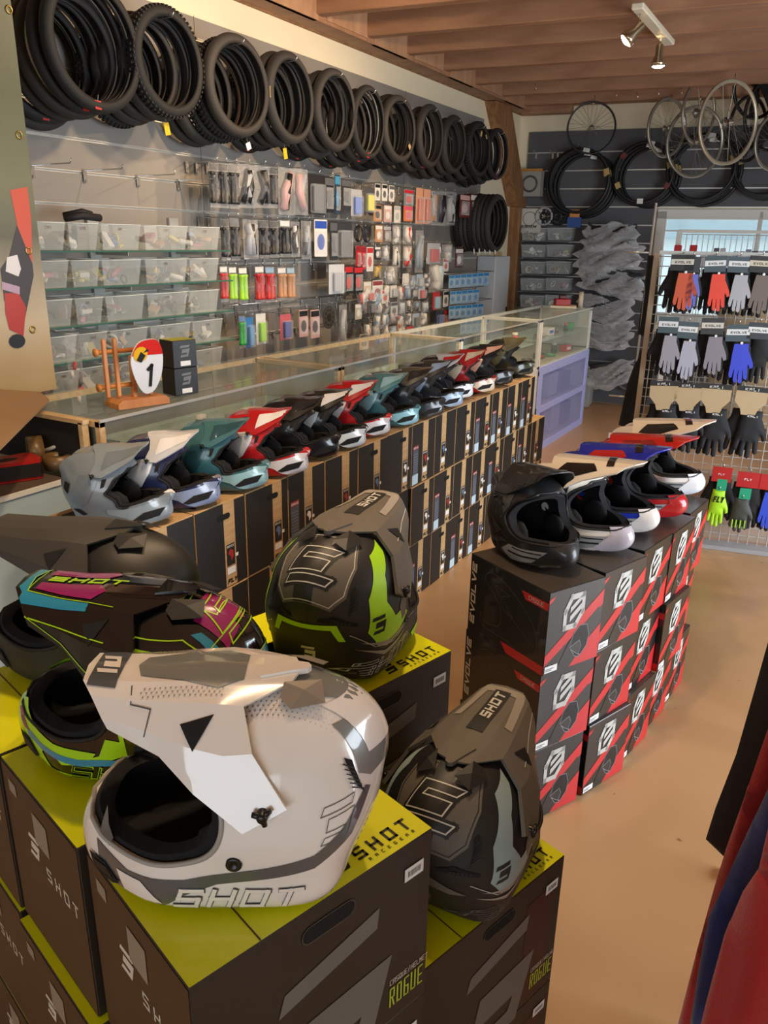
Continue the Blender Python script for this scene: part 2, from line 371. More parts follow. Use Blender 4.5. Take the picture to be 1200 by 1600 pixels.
# wall plate, beams, brace and post: old timber carrying the ceiling
mb = MB(); mb.box((LX + .09, 2.9, 3.12), (.18, 12.6, .3), beam_wood); mb.box((LX + .012, 2.9, 2.975), (.03, 12.6, .02), post_wood)
struct('trim_3', mb, 'long timber wall plate on top of the left wall', 'beam')
ti = 4
for k, y in enumerate([8.42, 7.80, 7.17, 6.52, 5.88, 5.30, 4.69, 4.1, 3.5, 2.9, 2.3, 1.7]):
    c = Vector((-.3, y + 2.65 * .1087, 3.15)); mb = MB()
    mb.box((0, 0, 0), (6.0, .085, .30), beam_wood, bev=.006)
    o = struct('trim_%d' % ti, mb, 'timber ceiling beam, %s from the rear wall' % ORD[k], 'beam'); o.location = c; o.rotation_euler = (0, 0, RROT); ti += 1
mb = MB()
for k, y in enumerate([8.1, 7.48, 6.84, 6.2, 5.6, 5.0, 4.4, 3.8]): mb.box((LX + .17, y, 3.10 + .02 * (k % 2)), (.035, .5, .26), board_wood)
struct('trim_%d' % ti, mb, 'short timber infill boards between the ceiling beams', 'board'); ti += 1
mb = MB()   # rear plate end stub
mb.box(rearpt(-3.0, 3.02, .16), (.52, .15, .14), beam_wood, Matrix.Rotation(RROT, 3, 'Z'), bev=.01)
mb.box(rearpt(-.2, 3.17, .08), (6.2, .14, .26), beam_wood, Matrix.Rotation(RROT, 3, 'Z'))
struct('trim_%d' % ti, mb, 'timber wall plate on top of the rear wall', 'beam'); ti += 1
a0 = onx(772, 163, -3.2); a1 = onx(796, 172, -3.2); b0 = onx(806, 322, -3.2); b1 = onx(821, 326, -3.2)
mb = MB(); mb.prism([(a0.y, a0.z + .03), (b0.y, b0.z), (b1.y, b1.z), (a1.y, a1.z + .03)], ((LX + .06, 0, 0), (0, 1, 0), (0, 0, 1)), .12, post_wood)
mb.box((LX + .06, (b0.y + b1.y) / 2 + .0, b0.z / 2), (.12, .13, b0.z), post_wood, bev=.006)
struct('trim_%d' % ti, mb, 'leaning timber brace on a post in the corner by the rear wall', 'post'); ti += 1
o = struct('trim_%d' % ti, MB().box((LX + .03, 8.28, .80), (.05, .11, 1.6), pale_wood, bev=.003), 'narrow pale wooden board standing in the corner', 'board'); ti += 1
# pale cabinet panel at the end of the left wall
mb = MB(); mb.box((LX + .12, 7.95, .78), (.2, .40, 1.56), mat('pale_grey_panel', '#c9cdd0', .5), bev=.006)
cab = mb.build('tall_cabinet'); tag(cab, 'pale grey tall cabinet below the lower tyres at the far left wall end', 'cabinet')
MB().box((LX + .225, 8.12, .8), (.012, .025, .5), mat('dark_metal', '#2c2b29', .4, metal=.6)).build('handle', cab)
# ------------------------------------------------------------------ helmets
def smin(a, b, k): h = np.clip(.5 + .5 * (b - a) / k, 0, 1); return b * (1 - h) + a * h - k * h * (1 - h)
def smax(a, b, k): return -smin(-a, -b, k)
def ell(p, c, r):
    c = np.array(c); r = np.array(r); q = (p - c) / r; k0 = np.linalg.norm(q, axis=-1); k1 = np.linalg.norm(q / r, axis=-1)
    return k0 * (k0 - 1) / np.maximum(k1, 1e-9)
def sup(p, c, r, e):     # rounded box like solid
    q = np.abs((p - np.array(c)) / np.array(r)); return ((q ** e).sum(-1) ** (1 / e) - 1) * min(r)
def plane(p, n, d): n = np.array(n, float); n /= np.linalg.norm(n); return p @ n - d
def star(f, c, dirs):
    c = np.array(c); lo = np.full(len(dirs), .01); hi = np.full(len(dirs), .42)
    for _ in range(34):
        mid = (lo + hi) / 2; ins = f(c + dirs * mid[:, None]) < 0; lo = np.where(ins, mid, lo); hi = np.where(ins, hi, mid)
    return (lo + hi) / 2
def dirs_grid(nu, nv):
    d = [(0, 1, 0)]
    for j in range(1, nv):
        b = PI * j / nv
        for i in range(nu): a = 2 * PI * i / nu; d.append((math.sin(b) * math.cos(a), math.cos(b), math.sin(b) * math.sin(a)))
    d.append((0, -1, 0)); f = []
    for i in range(nu): f.append((0, 1 + (i + 1) % nu, 1 + i)); e = 1 + (nv - 2) * nu; f.append((e + i, e + (i + 1) % nu, e + nu))
    for j in range(nv - 2):
        a = 1 + j * nu
        for i in range(nu): k = (i + 1) % nu; f.append((a + i, a + k, a + nu + k, a + nu + i))
    return np.array(d, float), f
def tmp(vs, fs):
    me = bpy.data.meshes.new('t'); me.from_pydata([tuple(v) for v in vs], [], fs); me.update()
    bm = bmesh.new(); bm.from_mesh(me); bmesh.ops.recalc_face_normals(bm, faces=bm.faces); bm.to_mesh(me); bm.free()
    o = bpy.data.objects.new('t', me); COL.objects.link(o); return o
def boolean(a, bs):
    if len(bs) > 1: return boolean(tmp(*boolean(a, bs[:1])), bs[1:])
    for b in bs: md = a.modifiers.new('b', 'BOOLEAN'); md.operation = 'DIFFERENCE'; md.object = b; md.solver = 'EXACT'
    dg = bpy.context.evaluated_depsgraph_get(); me = bpy.data.meshes.new_from_object(a.evaluated_get(dg))
    vs = [v.co.copy() for v in me.vertices]; fs = [tuple(p.vertices) for p in me.polygons]
    bpy.data.meshes.remove(me); return vs, fs
def xprism(P, y=.4):
    n = len(P); v = [(x, -y, z) for x, z in P] + [(x, y, z) for x, z in P]
    return v, [tuple(range(n)), tuple(range(2 * n - 1, n - 1, -1))] + [(i, n + i, n + (i + 1) % n, (i + 1) % n) for i in range(n)]
class Shell:
    def __init__(s, f, c, port, nu, nv, trim_r=.0035, pad=.012, soft=True):
        d, fs = dirs_grid(nu, nv); c = np.array(c); r = star(f, c, d)
        out = [Vector(x) for x in c + d * r[:, None]]; s.bvh = BVHTree.FromPolygons(out, fs)
        port = catmull(port, 5) if soft else [(a[0] + (b[0] - a[0]) * t, a[1] + (b[1] - a[1]) * t) for a, b in zip(port, port[1:] + port[:1]) for t in (.10, .90)]; pv, pf = xprism(port)
        A = tmp(out, fs); B = tmp(c + d * (r - .006)[:, None], fs); P = tmp(pv, pf)
        s.shell = boolean(A, [P, B])
        cx, cz = .16, .15
        P2 = [(cx + (x - cx) * (1 - pad / .1) if x < .3 else x, cz + (z - cz) * (1 - pad / .07)) for x, z in port]
        pv2, pf2 = xprism(P2)
        A2 = tmp(c + d * (r - .0065)[:, None], fs); B2 = tmp(c + d * np.maximum(r - .032, .05)[:, None], fs); P_2 = tmp(pv2, pf2)
        s.lining = boolean(A2, [P_2, B2])
        for o in [o for o in COL.objects if o.name == 't' or o.name.startswith('t.')]: me = o.data; bpy.data.objects.remove(o); bpy.data.meshes.remove(me)
        # line of the eyeport for the rubber edge
        L = []
        for x, z in port:
            h = s.bvh.ray_cast(Vector((x, .4, z)), Vector((0, -1, 0)))
            if h[0] is not None: L.append(h[0])
        k = max(range(len(L)), key=lambda i: (L[i] - L[i - 1]).length); L = L[k:] + L[:k]
        def front(z):
            h = s.bvh.ray_cast(Vector((.5, 0, z)), Vector((-1, 0, 0))); return h[0]
        a, b = front(L[0].z), front(L[-1].z)
        L = [p for p in (a,) if p] + L + [p for p in (b,) if p]
        s.rim = L + [Vector((p.x, -p.y, p.z)) for p in L[::-1][1:-1]]
        s.trim_r = trim_r
OFFK = [1.3, .010]; VIS = {}
def project(mb, bvh, polys, fr, m, off=.0008, grid=None, flip=False, eps=1e-6):
    """lay flat shapes on a curved surface: fr = origin, u, v, looking direction"""
    o, u, v, d = (Vector(a) for a in fr); off *= OFFK[0]; grid = grid or OFFK[1]
    for P in polys:
        n = len(P); e = []
        for i in range(n):
            a, b = P[i], P[(i + 1) % n]; k = max(1, int(math.hypot(b[0] - a[0], b[1] - a[1]) / grid))
            e += [(a[0] + (b[0] - a[0]) * j / k, a[1] + (b[1] - a[1]) * j / k) for j in range(k)]
        xs = [p[0] for p in e]; ys = [p[1] for p in e]; w, h = max(xs) - min(xs), max(ys) - min(ys); ins = []
        if w > grid and h > grid:
            gx, gy = int(w / grid), int(h / grid)
            for i in range(1, gx + 1):
                for j in range(1, gy + 1): ins.append((min(xs) + w * i / (gx + 1), min(ys) + h * j / (gy + 1)))
        vv = [Vector(p) for p in e + ins]
        try: R = delaunay_2d_cdt(vv, [], [list(range(len(e)))], 1, eps)
        except Exception: continue
        co = []; 
        for p in R[0]:
            s_ = o + u * p.x + v * p.y; hit = bvh.ray_cast(s_, d)
            co.append(None if hit[0] is None else hit[0] + (hit[1] if hit[1].dot(d) < 0 else -hit[1]) * off)
        idx = {}; vs = []; fs = []
        for f in R[2]:
            if any(co[i] is None for i in f): continue
            q = [co[i] for i in f]
            if max((q[i] - q[i - 1]).length for i in range(len(q))) > grid * 5: continue
            ff = []
            for i in f:
                if i not in idx: idx[i] = len(vs); vs.append(co[i])
                ff.append(idx[i])
            a, b, c = vs[ff[0]], vs[ff[1]], vs[ff[2]]
            if (b - a).cross(c - a).dot(d) > 0: ff = ff[::-1]
            fs.append(ff)
        if fs: mb.add(vs, fs, m, smooth=True, raw=True)
# looking directions on a helmet (x = forward, y = wearer's left, z = up); all shapes below are in metres, (x, z) for the sides
SIDE_L = ((0, .5, 0), (1, 0, 0), (0, 0, 1), (0, -1, 0)); SIDE_R = ((0, -.5, 0), (1, 0, 0), (0, 0, 1), (0, 1, 0))
TOP = ((0, 0, .6), (1, 0, 0), (0, 1, 0), (0, 0, -1)); BACK = ((-.5, 0, 0), (0, -1, 0), (0, 0, 1), (1, 0, 0)); FRONT = ((.6, 0, 0), (0, 1, 0), (0, 0, 1), (-1, 0, 0))
_s = math.sqrt(.5); BACKTOP = ((-.35, 0, .45), (0, -1, 0), (_s, 0, _s), (_s, 0, -_s))     # looking down on the crown from behind
class Visor:
    def __init__(s, rows, sub=5, th=.004):
        "rows of half sections (y >= 0) from the rear to the tip"
        R = []
        for i in range(len(rows) - 1):
            for a in range(sub):
                t = a / sub; R.append([Vector(p).lerp(Vector(q), t) for p, q in zip(rows[i], rows[i + 1])])
        R.append([Vector(p) for p in rows[-1]])
        F = []
        for r in R:
            h = []
            for i in range(len(r) - 1):
                for a in range(sub): h.append(r[i].lerp(r[i + 1], a / sub))
            h.append(r[-1]); F.append([Vector((p.x, -p.y, p.z)) for p in h[::-1]] + h[1:])
        W = len(F[0]); s.v = [p for r in F for p in r]
        s.f = [[i * W + j, i * W + j + 1, (i + 1) * W + j + 1, (i + 1) * W + j][::-1] for i in range(len(F) - 1) for j in range(W - 1)]
        s.bvh = BVHTree.FromPolygons(s.v, s.f); s.th = th
        N = len(F); rim = [0 * W + j for j in range(W)] + [i * W + W - 1 for i in range(1, N)] + [(N - 1) * W + j for j in range(W - 2, -1, -1)] + [i * W for i in range(N - 2, 0, -1)]
        n = len(s.v); s.fs = list(s.f) + [[a + n for a in f][::-1] for f in s.f] + [[rim[i], rim[(i + 1) % len(rim)], rim[(i + 1) % len(rim)] + n, rim[i] + n] for i in range(len(rim))]
        s.vs = s.v + [p - Vector((0, 0, th)) - Vector((0, p.y * .05, 0)) for p in s.v]
def mirror(fr_list): return fr_list
def build_helmet(name, shell, visor, col, sides, visor_sides=(), other=(), loc=(0, 0, 0), rz=0, label='', group=None, vcol=None, scale=1, tilt=0, rim=None, lin=None, screws=((-.002, .140, .178, .011),), bolts=()):
    """sides / visor_sides: lists of (polygons, material, offset) in side view, put on both flanks; other: (target, frame, polygons, material, offset)"""
    root = empty(name, loc, rz, label, 'helmet', group); root.scale = (scale,) * 3
    if tilt: root.rotation_euler = (0, tilt, rz)
    sb = MB(); sb.add(shell.shell[0], shell.shell[1], col, smooth=True)
    vb = MB()
    if visor: vb.add(visor.vs, visor.fs, vcol or col, smooth=False)
    for lst, mb_, bv in ((sides, sb, shell.bvh), (visor_sides, vb, visor.bvh if visor else None)):
        for item in lst:
            polys, m_, off = item[:3]
            fl = item[3] if len(item) > 3 else False      # lettering reads forwards on both flanks
            project(mb_, bv, polys, SIDE_L if not fl else ((fl, .5, 0), (-1, 0, 0), (0, 0, 1), (0, -1, 0)), m_, off)
            project(mb_, bv, polys if not fl else xf(polys, x=-fl), SIDE_R, m_, off)
    for tgt, fr, polys, m_, off in other:
        project(sb if tgt == 's' else vb, shell.bvh if tgt == 's' else visor.bvh, polys, fr, m_, off)
    s_o = sb.build('shell', root)
    for p in s_o.data.polygons:
        pass
    mk_smooth(s_o)
    black = lin or mat('helmet_lining', '#121214', .95, bump=.5, bscale=120)
    l = MB().add(shell.lining[0], shell.lining[1], black, smooth=True).build('lining', root); mk_smooth(l)
    MB().tube(shell.rim, shell.trim_r, rim or mat('black_rubber', '#0d0d0e', .6), 6, closed=True).build('eyeport_trim', s_o)
    # cheek pads seen through the eyeport
    for sy in (1, -1):
        pb = MB(); n = 10; vs = []
        for j in range(7):
            a = PI * j / 6
            for i in range(n): t = 2 * PI * i / n; vs.append((.045 + .050 * math.sin(a) * math.cos(t), sy * (getattr(shell, 'pad_y', .088) - .020 * math.cos(a)), .080 + .050 * math.sin(a) * math.sin(t)))
        pb.add(vs, [[j * n + i, j * n + (i + 1) % n, (j + 1) * n + (i + 1) % n, (j + 1) * n + i] for j in range(6) for i in range(n)], black, smooth=True).build('cheek_pad', root)
    v_o = root
    if visor: v_o = vb.build('visor', root); mk_smooth(v_o, 14); VIS[root.name] = v_o
    dk = mat('screw_black', '#0c0c0d', .35)
    for x, y, z, r in screws:
        for sy in (1, -1):
            b = MB(); o = Vector((x, sy * y, z)); ax = Vector((0, sy, 0))
            b.lathe([(0, .012), (r * .45, .012), (r * .6, .009), (r * .6, -.004)], dk, 14, o, ax)
            for k in range(3):
                a = 2 * PI * k / 3 + .3; e = o + Vector((math.cos(a), 0, math.sin(a))) * r * 1.15 + ax * .006
                b.tube([o + ax * .005, e], [r * .42, r * .3], dk, 8)
            b.build('visor_screw', v_o)
    for x, z, r in bolts:
        for sy in (1, -1):
            h = shell.bvh.ray_cast(Vector((x, sy * .4, z)), Vector((0, -sy, 0)))
            if h[0] is None: continue
            MB().lathe([(0, .0015), (r * .35, .0015), (r * .5, .004), (r, .0035), (r, -.002)], dk, 16, h[0], (0, sy, 0)).build('snap_button', s_o)
    return root
def mk_smooth(o, ang=35):
    me = o.data; bm = bmesh.new(); bm.from_mesh(me)
    for e in bm.edges:
        if len(e.link_faces) == 2 and e.calc_face_angle(0) > math.radians(ang): e.smooth = False
    for f in bm.faces: f.smooth = True
    bm.to_mesh(me); bm.free()
# --- the large motocross helmets in front
def f_shot(p):
    q = p.copy(); q[:, 1] = np.abs(q[:, 1])
    cran = ell(q, (-.003, 0, .152), (.143, .130, .131))
    jaw = sup(q, (.045, 0, .074), (.148, .124, .084), 4.2)
    chin = sup(q, (.150, 0, .062), (.104, .076, .062), 2.8)
    d = smin(smin(cran, jaw, .04), chin, .045)
    d = smax(d, plane(q, (.06, 0, -1), -.004), .008)              # flat bottom
    d = smax(d, plane(q, (-.70, 0, -.71), .068), .03)             # undercut neck
    d = smax(d, plane(q, (.52, .85, -.05), .180), .012)           # flanks of the chin bar
    ridge = ell(q, (-.035, .0, .185), (.118, .075, .092)) ; d = smin(d, ridge, .012)
    return d
PORT_S = [(.42, .112), (.245, .106), (.205, .094), (.160, .088), (.115, .088), (.076, .100), (.054, .128), (.050, .165), (.070, .205), (.115, .228), (.42, .240)]
SH = Shell(f_shot, (.02, 0, .12), PORT_S, 128, 64)
VR = Visor([
 [(-.040, 0, .291), (-.030, .030, .289), (.026, .070, .278), (.012, .112, .240), (-.030, .141, .184)],
 [(.030, 0, .293), (.035, .034, .290), (.058, .070, .281), (.046, .113, .238), (.022, .146, .154)],
 [(.095, 0, .294), (.100, .036, .292), (.098, .066, .281), (.090, .104, .244), (.080, .128, .196)],
 [(.150, 0, .292), (.150, .034, .290), (.146, .060, .279), (.134, .088, .252), (.124, .100, .228)],
 [(.232, 0, .294), (.228, .034, .292), (.214, .052, .282), (.198, .070, .262), (.190, .076, .250)]])
sgl = dict(white=mat('gloss_white_shell', '#ece6de', .18, coat=1), grey=mat('gloss_grey_graphic', '#7d817d', .22, coat=1), dgrey=mat('dark_grey_graphic', '#4e5458', .25, coat=1),
 black=mat('gloss_black_shell', '#0b0b0d', .12, coat=1), matt=mat('matt_black_shell', '#1b1c1c', .5), mgrey=mat('matt_grey_graphic', '#625d55', .5), mlight=mat('matt_light_grey_graphic', '#969086', .5),
 lime=mat('lime_graphic', '#a6d81c', .25, coat=.6), mlime=mat('matt_lime_graphic', '#a4e01a', .45), pink=mat('magenta_graphic', '#8d1a62', .2, coat=1), teal=mat('teal_graphic', '#1e86a8', .2, coat=1),
 line=mat('thin_pale_line', '#c9c9c2', .4), pale=mat('pale_blue_grey_graphic', '#8fa3a4', .45), mesh=mat('vent_mesh', '#2b2b2b', .5, metal=.5), hole=mat('vent_dark', '#050506', .8), dot=mat('halftone_dot', '#8b8984', .4))
def gauze(x0, z0, x1, z1, n, w=.0011):
    o = []
    for i in range(n + 1): t = i / n; o.append(seg((x0 + (x1 - x0) * t, z0), (x0 + (x1 - x0) * t, z1), w)); o.append(seg((x0, z0 + (z1 - z0) * t), (x1, z0 + (z1 - z0) * t), w))
    return o
CHIN_VENT = [(.232, .062), (.208, .058), (.188, .034), (.200, .026), (.226, .036)]
def common(m_mesh):
    "vents that every one of these helmets has"
    return [([CHIN_VENT], sgl['hole'], .0022), ([[(.205, .052), (.196, .036), (.222, .040), (.226, .054)]], m_mesh, .003),
            ([[(-.104, .205), (-.094, .212), (-.112, .172), (-.120, .160)]], sgl['hole'], .0015), ([seg((-.118 + i * .0025, .166 + i * .006), (-.104 + i * .0022, .176 + i * .006), .0012) for i in range(6)], m_mesh, .0022)]
VIS_HOLE = [([[(.060, .272), (.100, .262), (.082, .240)]], sgl['hole'], .0012)]
shotw = lambda x, z, h, st, slant=.35: text('SHOT', x, z, h, h * 1.35, st, h * .30, slant)
def cradle(mb_pts): return mb_pts
def shot_helmet(style, loc, rz, label, tilt=0, scale=1):
    S = sgl; W = S['white']
    if style == 'white':
        sides = [([[(.218, .088), (.218, .026), (.195, .016), (.130, .018), (.105, .040), (.060, .060), (-.06, .082), (-.105, .115), (-.128, .160), (-.122, .166), (-.095, .132), (-.06, .105), (.02, .086), (.10, .066), (.175, .064)]], S['dgrey'], .0009),
                 ([[(.190, .058), (.182, .028), (.130, .026), (.156, .056)]], W, .0016),
                 ([[(.212, .098), (.198, .088), (.190, .104), (.205, .125)]], S['dgrey'], .0012),
                 (outlines(text('SHOT', 0, 0, .026, .036, .0065, .010, .4), .0009), S['dgrey'], .0013, .105) if False else ([q for q in text('SHOT', .0, .020, .034, .033, .0078, .008, .35)], S['dgrey'], .0012, .118),
                 ([q for q in text('SHOT', .0010, .0211, .0318, .0308, .0056, .0102, .35)], W, .0018, .118),
                 (outlines(xf(S_LOGO, .018, .118, .040, .050), .0011), S['dgrey'], .0011, -.050),
                 ([circ(.105 - i * .0052 + (j % 2) * .0026, .010 + j * .0036, .0009, 5) for i in range(16) for j in range(3)], S['dot'], .0012)]
        sides += common(S['mesh'])
        top = [(.0, .030), (-.06, .036), (-.105, .020), (-.118, 0), (-.105, -.020), (-.06, -.036), (.0, -.030)]
        rear = [[(-.075, .200), (-.116, .214), (-.150, .226), (-.150, .19), (-.135, .178), (-.105, .180), (-.050, .204)]]
        other = [('s', TOP, [top], S['grey'], .0012), ('s', BACK, [[(-.075, .185), (-.06, .245), (.06, .245), (.075, .185), (.06, .172), (-.06, .172)]], S['grey'], .0009),
                 ('s', BACK, [[(-.052, .200), (-.045, .262), (.045, .262), (.052, .200)]], W, .0014)]
        other += [('s', TOP, [circ(.02 - i * .0064 + (j % 2) * .0032, sy * (.040 + j * .0055), .0016 * (1 - i / 22), 5) for i in range(17) for j in range(6) for sy in (1, -1)], S['dot'], .0011)]
        other += [('v', TOP, [[(.222, .040), (.222, -.040), (.186, -.044), (.186, .044)]], S['dgrey'], .001), ('v', TOP, xf(S_LOGO, .218, -.022, -.028, .042, rot=0), W, .0016),
                  ('v', TOP, [[(.160, .022), (.168, 0), (.160, -.022), (.060, -.045), (.030, -.030), (.030, .030), (.060, .045)]], S['grey'], .001),
                  ('v', TOP, [circ(.150 - i * .0064 + (j % 2) * .0032, sy * (.034 + j * .0055), .0013, 5) for i in range(16) for j in range(5) for sy in (1, -1) if .034 + j * .0055 > .040 + (0 if i < 12 else 0)], S['dot'], .001)]
        vs = VIS_HOLE + [([seg((.170, .30), (.163, .275), .0014), seg((.163, .275), (.138, .272), .0014), seg((.138, .272), (.145, .235), .0014)], S['dgrey'], .0012)]
        o = build_helmet('motocross_helmet', SH, VR, W, sides, vs, other, loc, rz, label, tilt=tilt, scale=scale, bolts=((.036, .098, .010),), rim=mat('grey_rubber', '#9c9890', .5))
        accent = W
    elif style == 'magenta':
        L = S['lime']
        sides = [([[(.25, .10), (.24, .020), (.215, .012), (.02, .010), (.08, .022), (.165, .024), (.185, .052), (.12, .050), (.075, .066), (.060, .10), (.036, .10), (.040, .16), (.030, .17), (.028, .075), (.07, .054), (.14, .040), (.175, .075), (.215, .115)]], L, .0008),
                 ([[(.252, .10), (.247, .030), (.200, .020), (.196, .030), (.170, .058), (.110, .052), (.09, .056), (.08, .07), (.15, .075), (.20, .09), (.24, .12)]], L, .0010),
                 ([[(.214, .078), (.180, .064), (.110, .056), (.050, .062), (.0, .085), (-.03, .09), (.045, .052), (.11, .044), (.18, .052), (.21, .062)]], S['teal'], .0014),
                 ([[(.232, .096), (.218, .072), (.206, .070), (.222, .104)]], S['pink'], .0016),
                 (text('SHOT', -.010, .020, .026, .034, .0045, .009, .35), L, .0013, .118), (text('SHOT', -.0086, .0214, .0232, .0312, .0022, .0118, .35), S['black'], .0018, .118),
                 ([[(.03, .238), (-.05, .232), (-.105, .195), (-.128, .14), (-.105, .10), (-.085, .13), (-.060, .175), (-.02, .200), (.03, .208)]], L, .0010),
                 ([seg((.05, .250), (-.05, .246), .0014), seg((-.05, .246), (-.115, .205), .0014)], L, .0012),
                 ([[(-.03, .158), (-.055, .150), (-.075, .110), (-.045, .10), (-.02, .125)]], S['line'], .0012)]
        sides += common(S['mesh'])
        other = [('s', TOP, [[(-.055, .035), (-.10, .028), (-.12, 0), (-.10, -.028), (-.055, -.035)]], S['pink'], .0010),
                 ('s', TOP, outlines([[(-.03, .030), (.02, .034), (.02, .014), (-.03, .012)], [(-.04, -.03), (-.085, -.026), (-.085, .026), (-.04, .03)]], .0018) + outlines(xf(S_LOGO, -.02, .035, .060, -.055), .0016), L, .0014),
                 ('s', BACKTOP, [[(-.020, .02), (-.055, .01), (-.050, .075), (-.020, .085)], [(.020, .02), (.055, .01), (.050, .075), (.020, .085)]], S['pink'], .0012),
                 ('s', BACKTOP, outlines(xf(S_LOGO, .046, .080, .092, .070, rot=PI), .0020), L, .0020),
                 ('s', BACKTOP, [[(-.090, .02), (-.075, -.045), (.075, -.045), (.090, .02), (.076, .02), (.062, -.030), (-.062, -.030), (-.076, .02)]], S['teal'], .0011), ('s', BACKTOP, outlines([[(-.076, .03), (-.062, -.030), (.062, -.030), (.076, .03)]], .0016), L, .0018),
                 ('s', BACK, [[(-.080, .20), (-.070, .25), (-.060, .25), (-.066, .195), (.066, .195), (.060, .25), (.070, .25), (.080, .20), (.06, .175), (-.06, .175)]], S['teal'], .0011),
                 ('v', TOP, [[(.232, .052), (.232, -.052), (.218, -.056), (.10, -.070), (.10, -.058), (.205, -.040), (.212, 0), (.205, .040), (.10, .058), (.10, .070), (.218, .056)]], S['teal'], .0010),
                 ('v', TOP, outlines([[(.205, .038), (.213, 0), (.205, -.038)]], .0012) + [seg((.205, .039), (.06, .063), .0013), seg((.205, -.039), (.06, -.063), .0013)], L, .0015),
                 ('v', TOP, [[(.196, .034), (.196, .014), (.10, .012), (.085, .030), (.10, .050)], [(.196, -.034), (.196, -.014), (.10, -.012), (.085, -.030), (.10, -.050)]], S['pink'], .0011),
                 ('v', ((0, 0, .6), (-1, 0, 0), (0, -1, 0), (0, 0, -1)), text('SHOT', -.190, -.0085, .017, .026, .005, .006, .3), L, .0014)]
        vs = VIS_HOLE + [([seg((.20, .262), (.06, .246), .0013), seg((.196, .262), (.13, .236), .0012), seg((.13, .236), (.08, .206), .0012)], L, .0012)]
        o = build_helmet('motocross_helmet', SH, VR, S['black'], sides, vs, other, loc, rz, label, tilt=tilt, scale=scale)
        accent = S['black']
    elif style in ('lime', 'steel'):
        A = S['mlime'] if style == 'lime' else S['pale']; G = S['mgrey']; Ln = S['line']
        shield = [(-.058, .100), (-.074, .045), (-.070, -.015), (-.048, -.044), (.048, -.044), (.070, -.015), (.074, .045), (.058, .100)]
        logo = xf(S_LOGO, .044, .066, .088, .078, rot=PI)
        other = [('s', BACKTOP, [shield], G, .0009), ('s', BACKTOP, outlines([[(x * .94, y * .94 + .002) for x, y in shield]], .0014), Ln if style == 'lime' else S['matt'], .0013),
                 ('s', BACKTOP, [[(-.020, -.043), (.018, -.043), (.018, .12), (-.020, .12)]], S['matt'], .0011),
                 ('s', BACKTOP, outlines(logo, .012), S['matt'], .0014), ('s', BACKTOP, logo, S['matt'], .0016), ('s', BACKTOP, outlines(logo, .0022), Ln, .0021),
                 ('s', BACK, [[(-.074, .112), (-.060, .146), (.060, .146), (.074, .112), (.062, .112), (.050, .136), (-.050, .136), (-.062, .112)]] if style == 'lime' else [[(.0, .146), (.075, .10), (.05, .10), (.0, .12)]], A if style == 'lime' else G, .0012),
                 ('s', BACK, outlines([[(-.090, .145), (-.055, .160), (-.03, .155)]], .006) + outlines([[(.090, .145), (.055, .160), (.03, .155)]], .006), S['hole'], .0012),
                 ('s', BACK, [circ(sy * (.050 + i * .006), .152 - i * .001, .0022, 6, .004) for i in range(6) for sy in (1, -1)], S['mesh'], .0018),
                 ('s', BACK, xf(S_LOGO, -.014, .062, .030, .032), S['line'] if style == 'lime' else G, .0013)]
        sides = [([[(.020, .262), (-.035, .250), (-.084, .185), (-.098, .125), (-.072, .088), (.0, .096), (.035, .118), (.0, .140), (-.030, .136), (-.048, .170), (-.030, .215), (.010, .246)]], A, .0009),
                 ([[(.035, .235), (.010, .165), (-.012, .145), (.0, .115), (.020, .118), (.030, .16), (.045, .2)]], G, .0010),
                 (xf(S_LOGO, -.090, .118, .030, .034), S['matt'], .0016),
                 ([[(-.105, .105), (-.04, .090), (.05, .100), (.02, .086), (-.05, .080)], [(-.110, .092), (-.05, .070), (.04, .074), (.0, .062), (-.05, .060)]], S['mlight'], .0010),
                 ([seg(a, b, .0010) for a, b in zip([(-.12, .125), (-.08, .090), (-.02, .078), (.05, .09)], [(-.08, .090), (-.02, .078), (.05, .09), (.10, .085)])], Ln, .0013),
                 (outlines(text('SHOT', -.02, .026, .030, .036, .006, .007, .35), .0012)[:60], Ln if style == 'lime' else G, .0013, .09),
                 ([[(.245, .05), (.23, .015), (.12, .012), (.09, .04), (.16, .05)]], A if style == 'lime' else G, .0010)]
        sides += common(S['mesh'])
        fr2 = ((0, 0, .6), (0, -1, 0), (1, 0, 0), (0, 0, -1))
        other += [('v', TOP, [[(.228, .040), (.232, 0), (.228, -.040), (.20, -.046), (.10, -.058), (.10, -.044), (.20, -.030), (.206, 0), (.20, .030), (.10, .044), (.10, .058), (.20, .046)]], S['mlight'], .0010),
                  ('v', TOP, [[(.210, .016), (.210, -.016), (.06, -.016), (.06, .016)]], S['matt'], .0012),
                  ('v', ((0, 0, .6), (1, 0, 0), (0, 1, 0), (0, 0, -1)), text('SHOT', .105, -.010, .020, .020, .0045, .005, .15), Ln, .0018)]
        if style == 'steel': pass
        vs = VIS_HOLE + [([seg((.20, .27), (.06, .25), .0012)], Ln, .0012)]
        o = build_helmet('motocross_helmet', SH, VR, S['matt'], sides, vs, other, loc, rz, label, tilt=tilt, vcol=G, scale=scale, bolts=((.036, .098, .009),))
        accent = G
    else:
        o = build_helmet('motocross_helmet', SH, VR, S['matt'], common(S['mesh']), VIS_HOLE, [], loc, rz, label, tilt=tilt, vcol=mat('matt_charcoal', '#3b3834', .5), scale=scale)
        accent = S['matt']
